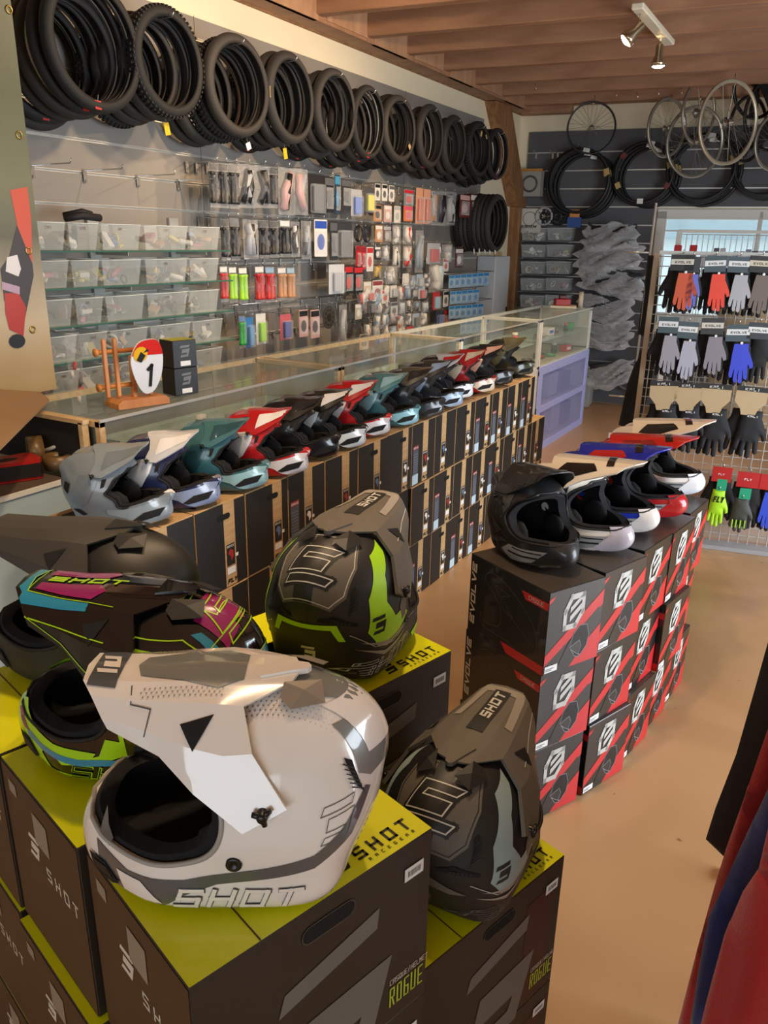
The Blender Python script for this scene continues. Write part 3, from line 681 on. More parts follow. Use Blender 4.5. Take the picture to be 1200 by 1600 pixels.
    # scoop in the middle of the visor with its gauze, and the two scoops beside it
    for sy in (1, -1):
        b = MB(); b.add([(-.020, sy * .034, .290), (-.066, sy * .018, .284), (-.072, sy * .050, .270), (-.030, sy * .066, .271), (-.016, sy * .052, .279), (-.045, sy * .042, .284)], [[0, 1, 5], [1, 2, 5], [2, 3, 5], [3, 4, 5], [4, 0, 5]], S['mesh'] if style != 'white' else mat('pale_gauze', '#8c8377', .5, metal=.3))
        b.build('vent_gauze', VIS[o.name])
    b = MB(); b.prism([(-.030, -.012), (-.048, -.007), (-.052, 0), (-.048, .007), (-.030, .012), (.010, .026), (.010, -.026)], ((0, 0, .290), (1, 0, 0), (0, 1, 0)), .008, accent); b.build('visor_scoop', VIS[o.name])
    return o
# ------------------------------------------------------------------ cartons
lime_card = mat('lime_card', '#dcdf00', .32, vary=.04, vscale=8, coat=.3); brown_black = mat('brown_black_card', '#2a2119', .5, vary=.1, vscale=10)
brown_side = mat('brown_side_card', '#4a321d', .6, vary=.12, vscale=9); logo_grey = mat('logo_grey_print', '#6a6862', .5); pale_print = mat('pale_print', '#cfc5b4', .6); lime_print = mat('lime_print', '#b4c437', .5)
paper = mat('white_paper_label', '#e8e8e4', .6); ink = mat('black_ink', '#141414', .6); hole_m = mat('hole_dark', '#060505', .9); red_tint = mat('dark_red_print', '#3d110c', .5)
def shotbox(loc, rz, w, l, h, label, name='helmet_carton', group=None, narrow='plain'):
    """local: x = short side (w), y = long side (l); big printed face at +x, narrow face at -y; base at z = 0"""
    b = MB(); x0, x1, y0, y1 = -w, 0, 0, l       # the corner x1,y0 is the front right corner
    b.box(((x0 + x1) / 2, l / 2, h / 2), (w, l, h), brown_black, bev=.002)
    b.flat(((x0, 0, h), (1, 0, 0), (0, 1, 0)), rrect(.001, .001, w - .002, l - .002), lime_card, .0008)
    b.flat(((x0, 0, h), (1, 0, 0), (0, 1, 0)), rrect(.001, .093, w - .002, .0022), brown_side, .0014)
    b.flat(((x0, y0, 0), (1, 0, 0), (0, 0, 1)), rrect(.001, .001, w - .002, h - .004), brown_side, .0008)
    fr = ((0, 0, 0), (0, 1, 0), (0, 0, 1))        # right face, u along y
    b.flat(fr, rrect(l * .72, .01, l * .2, h * .8), red_tint, .0005) if narrow == 'red' else None
    b.flats(fr, [[(l * .30, .165), (l * .30 + .010, .198), (l * .74, .232), (l * .73, .198)][::1]], logo_grey, .0009)
    b.flats(fr, xf(S_LOGO[1:], l * .28, -.02, .20, .215), logo_grey, .0009)
    b.flats(fr, text('ROGUE', l * .80 if narrow != 'lo' else l * .7, .030, .036, .0105, .0030, .0036), lime_print, .0011)
    b.flats(fr, text('CASQUE/HELMET', l * .80, .072, .010, .0048, .0011, .00115), pale_print, .0011)
    b.flat(fr, rrect(l * .40, h - .052, .085, .026, .013), hole_m, .0010)
    b.flats(fr, outlines([rrect(l * .40, h - .052, .085, .026, .013)], .0012), mat('card_edge', '#5a544b', .7), .0014)
    fn = ((x0, 0, 0), (1, 0, 0), (0, 0, 1))
    b.flats(fn, xf(S_LOGO, w * .30, h * .58, .040, .042), pale_print, .0012)
    b.flats(fn, text('SHOT', w * .52, h * .54, .024, .018, .0036, .012), pale_print, .0012)
    ft = ((0, l, h), (0, -1, 0), (1, 0, 0))       # lettering on the lid, read from the big face
    ft = ((0, 0, h), (0, 1, 0), (-1, 0, 0))
    b.flats(ft, xf(S_LOGO, l * .58, .018, .032, .028), ink, .0016)
    b.flats(ft, text('SHOT', l * .69, .020, .022, .017, .0042, .010), ink, .0016)
    b.flats(ft, text('RACEGEAR', l * .72, .010, .0055, .004, .0009, .0072), ink, .0016)
    o = b.build(name, None, loc, rz); tag(o, label, 'box', group)
    for (u, v, a, c) in ((w * .10, h - .045, .028, .022), (w * .42, h - .09, .05, .055)):
        MB().flat(fn, rrect(u, v, a, c), mat('worn_label', '#8f7f6a', .7), .0018).build('sticker', o)
    q = MB(); q.flat(fr, rrect(l * .86, h - .062, .036, .022), paper, .0016); q.flats(fr, [rrect(l * .86 + .006 + i * .0026, h - .056, .0012, .010) for i in range(10)], ink, .0020); q.build('barcode_label', o)
    return o
def corner(x, y, z): p = onz(x, y, z); return Vector((p.x, p.y, 0))
SH_H = .3083
A_, B_, C_ = corner(138, 1330, .925), corner(295, 1545, .925), corner(676, 1293, .925)
az = math.atan2((C_ - B_).y, (C_ - B_).x); rzP = az - PI / 2
SWID, SLEN = .272, (C_ - B_).length
def shot_stack(corner_xy, rz, n, what, tops, offs=None, narrow='plain'):
    for k in range(n):
        dx, dy = (offs or [(0, 0)] * 9)[k]
        p = Vector((corner_xy[0], corner_xy[1], 0)) + Matrix.Rotation(rz, 3, 'Z') @ Vector((dx, dy, 0))
        shotbox((p.x, p.y, SH_H * k), rz, SWID, SLEN, SH_H - .0012, tops[k], narrow=narrow)
shot_stack(B_, rzP, 3, '', ['lime topped carton at the bottom below the white helmet', 'lime topped carton in the middle of the white helmet stack', 'nearest lime topped carton carrying the white helmet'])
D_ = corner(883, 1335, SH_H * 2); dirg = Vector((math.cos(az), math.sin(az), 0)); Dg = D_ - dirg * SLEN
shot_stack(Dg, rzP, 2, '', ['lower black carton with lime lid under the grey helmet', 'black carton with lime lid carrying the grey helmet'], narrow='red')
E_ = corner(706, 1016, .925); e2 = corner(580, 1079.5, .925); azE = math.atan2((E_ - e2).y, (E_ - e2).x); dE = Vector((math.cos(azE), math.sin(azE), 0)); Eg = E_ - dE * SLEN
shot_stack(Eg, azE - PI / 2, 3, '', ['bottom lime lidded carton under the lime striped black helmet', 'middle lime lidded carton under the lime striped black helmet', 'top lime lidded carton carrying the lime striped black helmet'])
G_ = corner(119.5, 1326, .925)
azG = math.atan2((G_ - corner(0, 1181, .925)).y, (G_ - corner(0, 1181, .925)).x)
shot_stack(G_, azG, 3, '', ['bottom brown ended carton under the magenta and lime helmet', 'middle brown ended carton under the magenta and lime helmet', 'top brown ended carton carrying the magenta and lime helmet'], offs=[(.01, -.02), (.012, -.016), (0, 0)])
Gl = G_ - Vector((math.cos(azG), math.sin(azG), 0)) * (SWID + .006)
shot_stack(Gl, azG, 3, '', ['bottom brown ended carton at the left picture edge', 'middle brown ended carton at the left picture edge', 'top brown ended carton at the left picture edge, beside the magenta helmet carton'], offs=[(.0, -.012), (.004, -.010), (0, -.004)])
ud = Vector((-math.sin(azG), math.cos(azG), 0))
Gb = G_ + ud * (SLEN + .010) - Vector((math.cos(azG), math.sin(azG), 0)) * .130
shot_stack(Gb, azG, 3, '', ['bottom carton under the matt charcoal helmet', 'middle carton under the matt charcoal helmet', 'top carton with lime lid carrying the matt charcoal helmet'])
def put(style, pix, z, yaw, label, **k):
    p = onz(*pix, z); return shot_helmet(style, (p.x, p.y, z), math.radians(yaw), label, **k)
c = onz(430, 1395, .93); hh = math.radians(211); hv = Vector((math.cos(hh), math.sin(hh), 0)); lv = Vector((-hv.y, hv.x, 0))
P = onpl(418, 1240, c + lv * .025, lv); o = P - lv * .125
shot_helmet('white', (o.x + lv.x * .022 + hv.x * .004, o.y + lv.y * .022 + hv.y * .004, .927), hh, 'glossy white and grey motocross helmet on the nearest lime topped carton', scale=.95)
shot_helmet('lime', (-.735, 1.15, .927), math.radians(97), 'matt black motocross helmet with lime stripes, seen from behind', scale=.95)
shot_helmet('steel', (-.425, 1.045, .619), math.radians(90), 'matt black and grey motocross helmet seen from behind on the low lime lidded carton', scale=.95)
shot_helmet('magenta', (-.795, .775, .927), math.radians(203), 'glossy black motocross helmet with magenta, turquoise and lime graphics facing left', scale=.96)
shot_helmet('charcoal', (-1.065, .925, .927), math.radians(205), 'plain matt charcoal motocross helmet at the left edge behind the magenta one', scale=.96)

# --- kraft and black bicycle helmet cartons in a long row
kraft = wood('kraft_card', '#b08d5f', '#c4a273', (3, 3, 30), .75); kblack = mat('black_print_on_kraft', '#191715', .55, vary=.1); grey_lab = mat('grey_label_print', '#4c5360', .5); blue_lab = mat('pale_blue_label', '#bcd3e0', .5); red_lab = mat('red_label_print', '#8e1f22', .5)
FX, FY0, FP, FH, FD = -1.605, 1.452, .2425, .300, .355
FLYS = [('F', 0), ('L', .8), ('Y', 1.55)]
def fly_word(x, y, h, sl=.35): return text('FLY', x, y, h, h * .95, h * .3, h * .06, sl)
def fly_carton(label, stripe, sheet, j):
    b = MB(); w = FP - .006
    b.box((-FD / 2, w / 2, FH / 2), (FD, w, FH - .003), kraft, bev=.0015)
    fr = ((0, 0, 0), (0, 1, 0), (0, 0, 1)); s0 = stripe * w; sw = .055
    b.flats(fr, [rrect(.001, .003, s0 - .001, FH - .008), rrect(s0 + sw, .003, w - s0 - sw - .001, FH - .008)], kblack, .0008)
    b.flats(fr, fly_word(s0 + .006, .012, .016), kblack, .0009)
    ft = ((-FD, 0, FH), (1, 0, 0), (0, 1, 0))
    b.flat(ft, rrect(.03, .018, FD - .10, w - .036), kblack, -.0004)
    for i in range(4): b.flat(ft, rrect(.035, .03 + i * .045, FD - .06 - i * .012, .012), kblack, -.0003)
    fs = ((-FD, 0, 0), (1, 0, 0), (0, 0, 1)); b.flats(fs, [[(.13, FH - .05), (FD - .004, FH - .05 + .044), (FD - .004, .003), (.22, .003)]], kblack, .0008)
    o = b.build('bicycle_helmet_carton'); tag(o, label, 'box', 'kraft and black helmet cartons in the long row')
    q = MB(); q.flat(fr, rrect(s0 + .008, .075, .040, .075), kblack, .0014); q.flat(fr, rrect(s0 + .008, .045, .040, .024), paper, .0014); hc = [mat('print_red', '#a3262a', .5), mat('print_blue', '#5a7aa8', .5), paper][j % 3]
    q.flat(fr, [(s0 + .014, .118), (s0 + .024, .132), (s0 + .040, .126), (s0 + .042, .104), (s0 + .030, .090), (s0 + .026, .108)], hc, .0017)
    q.flats(fr, text('RAYCE', s0 + .011, .138, .008, .0055, .0012, .0014), paper, .0017); q.build('size_label', o)
    q = MB(); q.flat(fr, rrect(s0 + .050, .098, .014, .012), paper, .002); q.build('size_sticker', o)
    if sheet:
        x = .012 if s0 > .07 else s0 + sw + .01
        q = MB(); q.flat(fr, rrect(x, .040, .052, .155), grey_lab, .0012); q.flat(fr, rrect(x, .175, .052, .020), red_lab, .0015); q.flats(fr, text('WARNING', x + .003, .179, .010, .0055, .0012, .0012), paper, .0018)
        q.flats(fr, [rrect(x + .004, .055 + i * .012, .044, .0025) for i in range(9)], mat('fine_print', '#7d8794', .6), .0015); q.flat(fr, rrect(x - .004, .006, .058, .048), blue_lab, .0016); q.build('warning_sheet', o)
    if stripe > .5 or j % 4 == 0:
        q = MB(); q.flat(fr, rrect(s0 - .03 if s0 > .05 else s0 + .01, FH - .060, .062, .020, .010), hole_m, .0016); q.build('handle_hole', o)
    return o
lay = ['bottom', 'middle', 'top']; rnd = random.Random(3)
for k in range(3):
    n = 14 if k == 2 else 15
    for j in range(n):
        sheet = (j >= 7 and rnd.random() < .75) or (j == 3 and k == 2); st = [.50, .46, .62, .52, .30, .42, .62, .55][(j * 3 + k * 2) % 8]
        o = fly_carton('kraft carton, %s from near end, %s layer of long row' % (ORD[j], lay[k]), st, sheet, j + k)
        o.location = (FX + rnd.uniform(-.004, .004) - (.012 if (j == 6 and k < 2) else 0), FY0 + j * FP, FH * k); o.rotation_euler = (0, 0, rnd.uniform(-.008, .008))
# --- black and red full face helmet cartons, five stacks of three
ev_black = mat('gloss_black_card', '#16191b', .3, coat=.4, vary=.1); ev_red = mat('red_card_print', '#c4242a', .35, coat=.3); ev_grey = mat('pale_grey_print', '#c2c1ba', .5); ev_line = mat('thin_grey_print', '#5f5a52', .5); ev_top = mat('card_lid_black', '#4a423a', .3, vary=.1)
HEXO = [(.30, 1.0), (1.0, 1.0), (1.0, .30), (.72, .0), (0, .0), (0, .62)]
def hexlogo(x, y, s):
    P = [(.32, 1.0), (1.0, 1.0), (1.0, .42), (.62, 0), (.0, .0), (.0, .56)]
    o = [seg(P[i], P[(i + 1) % 6], .19) for i in range(6)]
    o += [[(.28, .36), (.90, .72), (.90, .52), (.28, .16)], [(.28, .66), (.90, 1.0), (.90, .84), (.28, .48)]]
    return xf(o, x, y, s)
def hel_pic(x, y, s): return xf([[(0, .35), (.12, .75), (.45, 1.0), (.85, .95), (1.0, .60), (.92, .25), (.62, .0), (.50, .06), (.62, .30), (.50, .50), (.20, .42)], [(.05, .30), (.30, .02), (.55, -.05), (.50, .05), (.30, .14)]], x, y, s)
EW, EL, EH = .280, .370, .250
EM = Matrix.Diagonal((.342 / .370, .221 / .280, .2635 / .250, 1))
def evbox(label, plainlogo=True):
    "local: corner at front right; +x face (long row side, width EW along y) is the red banded one; -y face (length EL along x) has the outlined helmet"
    b = MB(EM); b.box((-EL / 2, EW / 2, EH / 2), (EL, EW, EH - .002), ev_black, bev=.0015)
    fr = ((0, 0, 0), (0, 1, 0), (0, 0, 1))
    b.flats(fr, [[(.001, .03), (.001, .062), (EW - .001, .215), (EW - .001, .168)], [(.10, .003), (EW - .001, .110), (EW - .001, .003)], [(.0, .215), (.0, .228), (.03, .236), (.02, .225)]], ev_red, .0008)
    b.flats(fr, [[(.06, .003), (.12, .085), (EW - .02, .165), (EW - .01, .115), (.13, .003)]], ev_black, .0010)
    b.flats(fr, hel_pic(.125, .030, .095), mat('print_dark_helmet', '#0c1014', .4), .0012); b.flats(fr, outlines(hel_pic(.125, .030, .095), .0022), mat('print_mid_grey', '#7d868b', .5), .0014)
    b.flats(fr, hexlogo(.085, .130, .088), ev_grey, .0014)
    fs = ((-EL, 0, 0), (1, 0, 0), (0, 0, 1))
    b.flats(fs, [[(.20, .002), (EL - .001, .002), (EL - .001, .030), (.17, .030)], [(.25, .218), (EL - .001, .218), (EL - .001, .196), (.27, .196)]], ev_red, .0008)
    b.flats(fs, text('CASQUE', .283, .201, .012, .0095, .0015, .0016), pale_print, .0012)
    b.flats(fs, [[(-y + .042, x) for x, y in p] for p in text('EVOLVE', .030, .008, .024, .028, .0055, .005, .2)], pale_print, .0012)
    hp = catmull([(.075, .195), (.11, .222), (.19, .205), (.27, .165), (.325, .115), (.33, .060), (.30, .020), (.20, .040), (.08, .045), (.065, .085), (.085, .060), (.15, .068), (.165, .095), (.155, .135), (.12, .165)], 4)
    b.flats(fs, outlines([hp], .0014) + outlines([[(.13, .19), (.20, .18), (.16, .165), (.22, .12), (.18, .125)]], .001) + [seg((.19, .13), (.32, .07), .001)], ev_line, .0010)
    b.flat(((-EL, 0, EH), (1, 0, 0), (0, 1, 0)), rrect(.002, .002, EL - .004, EW - .004), ev_top, -.0004)
    o = b.build('full_face_helmet_carton'); tag(o, label, 'box', 'black and red helmet cartons in the middle of the shop')
    q = MB(EM); q.flat(fr, rrect(.006, .008, .062, .020), paper, .0016); q.flats(fr, [rrect(.010, .018, .04, .002), rrect(.010, .013, .03, .002)], ink, .002); q.build('size_label', o)
    return o
def azim(p, q): d = q - p; return math.atan2(d.y, d.x)
EVC = []    # front right corner and direction of the banded face, from the measured lid corners
pts = [corner(947, 901, .79), corner(1012, 868, .79), corner(1052, 833, .79), corner(1088, 808, .79), corner(1108, 780, .79)]
f0 = corner(860, 927, .79); dirs_ = [azim(f0, pts[0])] + [math.radians(90 - a) for a in (20, 12, 9.5, 8)]
stk = ['nearest stack', 'second stack', 'third stack', 'fourth stack', 'farthest stack']
rnd = random.Random(5)
for i, (p, a) in enumerate(zip(pts, dirs_)):
    d = Vector((math.cos(a), math.sin(a), 0)); c = p - d * .221; EVC.append((c, a))
    for k in range(3):
        o = evbox('black and red carton, %s of the %s' % (['bottom', 'middle one', 'top'][k], stk[i]))
        j = rnd.uniform(-.012, .012) if k < 2 else 0; off = Vector((-.006 * (2 - k), 0, 0)) if i == 0 else Vector((j, 0, 0))
        o.location = (c.x + off.x, c.y + off.y + (0 if k == 2 else rnd.uniform(-.006, .006)), (.2635 * k)); o.rotation_euler = (0, 0, a - PI / 2 + (rnd.uniform(-.03, .03) if k < 2 and i not in (0,) else 0))
OFFK[0] = 2.4; OFFK[1] = .008
# ------------------------------------------------------------------ smaller full face helmets on the long row and on the black stacks
def f_fly(p):
    q = p.copy(); q[:, 1] = np.abs(q[:, 1])
    cran = ell(q, (-.010, 0, .145), (.135, .112, .112))
    jaw = sup(q, (.035, 0, .066), (.133, .101, .074), 3.8)
    chin = sup(q, (.125, 0, .050), (.094, .044, .042), 2.4)
    d = smin(smin(cran, jaw, .04), chin, .035)
    d = smin(d, ell(q, (.192, .020, .096), (.034, .011, .018)), .016); d = smax(d, -ell(q, (.232, 0, .060), (.024, .030, .030)), .010)
    d = smax(d, plane(q, (.05, 0, -1), -.004), .008); d = smax(d, plane(q, (-.75, 0, -.66), .072), .03)
    d = smax(d, plane(q, (.50, .86, -.0), .140), .008)
    rid = ell(q, (-.03, .045, .20), (.105, .020, .052)); return smin(d, rid, .018)
PORT_F = [(.42, .165), (.230, .128), (.190, .104), (.082, .080), (.064, .084), (.058, .108), (.026, .132), (.040, .146), (.056, .176), (.095, .204), (.42, .232)]
FS = Shell(f_fly, (.01, 0, .11), PORT_F, 104, 56, trim_r=.0032, pad=.008, soft=False)
FV = Visor([
 [(-.030, 0, .268), (-.022, .030, .265), (-.006, .058, .250), (-.002, .086, .226), (-.018, .110, .190)],
 [(.030, 0, .272), (.034, .032, .269), (.036, .060, .254), (.034, .090, .226), (.022, .112, .186)],
 [(.085, 0, .270), (.085, .034, .267), (.082, .060, .254), (.074, .086, .230), (.064, .098, .208)],
 [(.150, 0, .276), (.144, .036, .274), (.134, .058, .264), (.122, .076, .248), (.114, .082, .238)]], sub=3)
FS.pad_y = .066
FS_COL = dict(bluegrey=('#7c8a94', '#69757f'), navy=('#1d2647', '#b9c6d8'), teal=('#2f5f68', '#8fbcc4'), red=('#b3181e', '#e8e8ec'), black=('#121315', '#1c1e21'), white=('#d8dee4', '#14161b'), ice=('#9db4cc', '#1a1f27'), olive=('#3a3a2c', '#6e6a52'), cream=('#d8cdb8', '#a01a20'))
def cm(n, h, r=.28): return mat('helmet_%s' % n, h, r, coat=.5)
def row_helmet(label, main, chin, accent, vis, loc, rz, scale=1, text_on=None, vtext=None, group='full face helmets on the long row of kraft cartons', evolve=False):
    M, C, A, V = (cm(c.strip('#'), c) for c in (main, chin, accent, vis)); dk = sgl['hole']
    sides = [([[(.212, .098), (.212, .012), (.17, .010), (.12, .024), (.09, .045), (.03, .060), (.03, .078), (.08, .076), (.19, .094), (.20, .098)]], C, .0008),
             ([[(.200, .066), (.182, .040), (.120, .030), (.105, .036), (.140, .060)]], dk, .0016),
             ([[(.018, .20), (-.05, .19), (-.095, .12), (-.06, .075), (-.03, .10), (.0, .15)]], A, .0009),
             ([[(-.105, .165), (-.085, .160), (-.095, .125), (-.112, .140)]], dk, .0014), ([[(-.085, .075), (-.05, .055), (-.035, .06), (-.06, .078)]], dk, .0014),
             ([[(.036, .180), (.022, .178), (.016, .150), (.028, .155)]], dk, .0014)]
    if text_on: sides.append((text(text_on, .0, .020, .024, .024, .0062, .004, .3), cm('14161f', '#14161f'), .0016, .045))
    vs = []; other = [('v', TOP, [[(.03, sy * .055), (.150, sy * .030), (.140, sy * .060), (.06, sy * .088), (.02, sy * .100)] for sy in (1, -1)], A, .0006),
             ('s', FRONT, [[(-.050, .012), (.050, .012), (.050, .098), (-.050, .098)]], C, .0007)]
    if vtext and vtext != 'plain':
        vs.append((text(vtext, .035, .236, .010, .0065, .0018, .002, .3), cm('e8e8ec', '#e8e8ec') if main != '#2f5f68' else cm('c8d84a', '#c8d84a'), .0016, .30))
    o = build_helmet('full_face_helmet', FS, FV, M, sides, vs, other, loc, rz, label, group, vcol=V, scale=scale, screws=((-.006, .112, .192, .0085),))
    return o
W_, K_, R_, T_, LT = '#e4e6ea', '#15161a', '#b3181e', '#35666f', '#93bfc8'
rows = [('matt blue grey full face helmet, nearest on the long row', '#79848b', '#8b989f', '#707b83', '#848f96', 'FLY', 'plain'),
 ('navy and white full face helmet, second on the long row', '#20294e', '#8e9fc0', W_, '#c9ccd2', None, 'plain'),
 ('dark teal full face helmet, third on the long row', T_, LT, '#274c56', '#3d6c74', None, 'FLY RACING'),
 ('red and white full face helmet, fourth on the long row', R_, '#dadde6', W_, R_, None, 'FLY RACING'),
 ('plain black full face helmet, fifth on the long row', K_, K_, '#23252a', K_, None, 'plain'),
 ('black and white full face helmet, sixth on the long row', K_, '#d5e2ea', W_, '#24251f', None, 'plain'),
 ('red and white full face helmet, seventh on the long row', R_, '#dadde6', W_, R_, None, 'FLY RACING'),
 ('teal full face helmet with pale chin, eighth on the long row', T_, '#8cc4d4', LT, '#4d8087', None, 'FLY RACING'),
 ('matt charcoal full face helmet, ninth on the long row', '#2a2d30', '#303336', '#232528', '#4e4c40', None, 'plain'),
 ('black and ice blue full face helmet, tenth on the long row', '#23262b', '#93a9c2', '#93a9c2', '#30312c', None, 'plain'),
 ('black and white full face helmet, eleventh on the long row', K_, '#dfe3e8', R_, '#b9bcc0', None, 'plain'),
 ('dark red full face helmet, twelfth on the long row', '#8f141b', '#d9c3a8', '#c9b89f', '#a8171d', None, 'plain'),
 ('black full face helmet, thirteenth on the long row', K_, '#2a2b26', '#d4a48c', K_, None, 'plain'),
 ('olive black full face helmet, last on the long row', '#23241d', '#4a4a38', '#5c583f', '#5c583f', None, 'plain')]
# position of each: the tip of the chin measured in the photograph, standing on the lids
chins = [(268, 795), (342, 770), (417, 745), (480, 724), (528, 700), (570, 685), (608, 667), (653, 652), (692, 640), (722, 625), (738, 612), (772, 603), (800, 592), (832, 578)]
FSC = .86
for (lab, m1, c1, a1_, v1, t1, vt), (px, py) in zip(rows, chins):
    rz = math.radians(30 - 13 * (px - 268) / 560); p = onz(px, py, .90 + .04)
    q = Vector((p.x, p.y, 0)) - Vector((math.cos(rz), math.sin(rz), 0)) * (.222 * FSC) * 1.0
    row_helmet(lab, m1, c1, a1_, v1, (q.x + .012, q.y, .902), rz, FSC, t1, vt)
# --- five motocross helmets on the black stacks
def f_evo(p):
    q = p.copy(); q[:, 1] = np.abs(q[:, 1])
    cran = ell(q, (-.008, 0, .150), (.135, .118, .118)); jaw = sup(q, (.040, 0, .068), (.136, .107, .076), 3.8)
    chin = sup(q, (.140, 0, .060), (.095, .055, .056), 2.0)
    d = smin(smin(cran, jaw, .04), chin, .035)
    d = smax(d, plane(q, (.06, 0, -1), -.004), .008); d = smax(d, plane(q, (-.74, 0, -.67), .070), .03); d = smax(d, plane(q, (.58, .81, 0), .158), .010)
    return smin(d, ell(q, (-.06, .05, .20), (.085, .022, .05)), .015)
PORT_E = [(.42, .125), (.24, .112), (.20, .092), (.16, .090), (.10, .090), (.066, .100), (.044, .124), (.036, .152), (.055, .190), (.085, .212), (.125, .230), (.42, .25)]
ES = Shell(f_evo, (.01, 0, .115), PORT_E, 100, 54, trim_r=.0036, pad=.008)
ES.pad_y = .068
EV = Visor([
 [(-.075, 0, .274), (-.070, .030, .272), (-.055, .060, .254), (-.040, .094, .226), (-.030, .116, .196)],
 [(.020, 0, .288), (.025, .034, .284), (.030, .066, .264), (.030, .100, .232), (.024, .120, .196)],
 [(.120, 0, .300), (.120, .036, .297), (.115, .064, .282), (.104, .090, .256), (.094, .100, .240)],
 [(.240, 0, .312), (.232, .034, .310), (.216, .056, .302), (.204, .070, .290), (.196, .074, .282)]], sub=4)
EVS = Visor([   # the black one wears its peak short and high
 [(-.075, 0, .276), (-.070, .030, .274), (-.055, .060, .256), (-.045, .092, .228), (-.035, .112, .204)],
 [(.020, 0, .288), (.025, .032, .284), (.030, .062, .264), (.030, .092, .238), (.026, .108, .212)],
 [(.080, 0, .292), (.080, .032, .290), (.078, .058, .276), (.074, .078, .254), (.068, .088, .240)],
 [(.140, 0, .300), (.136, .034, .298), (.128, .056, .290), (.120, .068, .276), (.114, .072, .268)]], sub=4)
def evo_helmet(label, main, chin, wedge, vis, vis2, loc, rz, scale=1, short=False, extra=None, word=False):
    M, C, Wd, V, V2 = (cm(c.strip('#'), c, .2 if main != '#17181a' else .45) for c in (main, chin, wedge, vis, vis2)); dk = sgl['hole']; g = cm('8f9496', '#8f9496')
    sides = [([[(.212, .12), (.212, .02), (.19, .004), (.150, .03), (.185, .07), (.20, .09)]], C, .0012),
             ([[(.185, .07), (.15, .030), (.06, .012), (.02, .035), (.06, .062), (.12, .066)]], g, .0009), ([seg((.16, .045), (.06, .040), .006), seg((.17, .060), (.08, .058), .004)], dk, .0014),
             ([[(.045, .215), (.010, .20), (.030, .150), (.045, .18)], [(-.02, .13), (.028, .10), (.0, .08)], [(.05, .066), (-.02, .045), (-.05, .055), (.03, .075)]], Wd, .0010),
             ([[(-.12, .16), (-.10, .17), (-.105, .12), (-.12, .13)]], cm('777a7c', '#777a7c') if main == '#17181a' else dk, .0012)]
    if extra: sides += [([[(-.11, .18), (-.02, .21), (.02, .16), (-.04, .09), (-.10, .11)]], cm(extra.strip('#'), extra), .0008)]
    vs = []
    other = [('v', TOP, [[(.0, sy * .052), (.10, sy * .050), (.13, sy * .075), (.05, sy * .098), (-.02, sy * .085)] for sy in (1, -1)], V2, .0006), ('v', TOP, [[(.09, .062), (.115, .064), (.175, -.058), (.150, -.060)]], sgl['black'] if vis != '#17181a' else V2, .0008)]
    other.append(('s', FRONT, [[(-.052, .012), (.052, .012), (.052, .100), (-.052, .100)]], C, .0009))
    if word:
        other.append(('s', ((.5, .0, .08), (-.30, .954, 0), (0, 0, 1), (-.954, -.30, 0)), text('EVOLVE', .005, .148, .009, .008, .002, .0022), cm('b9bbbc', '#b9bbbc'), .0014))
    b = build_helmet('motocross_helmet', ES, EVS if short else EV, M, sides, vs, other, loc, rz, label, 'helmets on the stacks of black and red cartons', vcol=V, scale=scale, screws=((-.010, .120, .196, .007),), bolts=((.020, .135, .006), (.020, .180, .006)))
    return b
evs = [('matt black motocross helmet with short peak on the nearest black stack', '#17181a', '#1d1f20', '#37393a', '#17181a', '#222325', (893, 878), -36, True, None, True),
 ('white and black motocross helmet on the second black stack', '#ece6dc', '#b8b2bd', '#15161a', '#eee6d8', '#15161a', (985, 848), -20, False, None, False),
 ('blue, white and red motocross helmet on the third black stack', '#1d2f9a', '#dcd7d2', '#b5282c', '#1b2bb0', '#b5282c', (1026, 818), -15, False, '#ddd6cc', False),
 ('red and grey motocross helmet on the fourth black stack', '#a91d1f', '#b32025', '#3b3a38', '#c22420', '#8e1a18', (1070, 795), -12, False, None, False),
 ('white motocross helmet with black stripe on the farthest black stack', '#e6e2dc', '#dfe5ec', '#1a1b1e', '#efe6d6', '#1a1b1e', (1098, 760), -10, False, None, False)]
for lab, m1, c1, w1, v1, v2, (px, py), ang, sh, ex, wd in evs:
    rz = math.radians(ang); p = onz(px, py, .79 + .05); q = Vector((p.x, p.y, 0)) - Vector((math.cos(rz), math.sin(rz), 0)) * .222
    evo_helmet(lab, m1, c1, w1, v1, v2, (q.x, q.y, .792), rz, .97, sh, ex, wd)
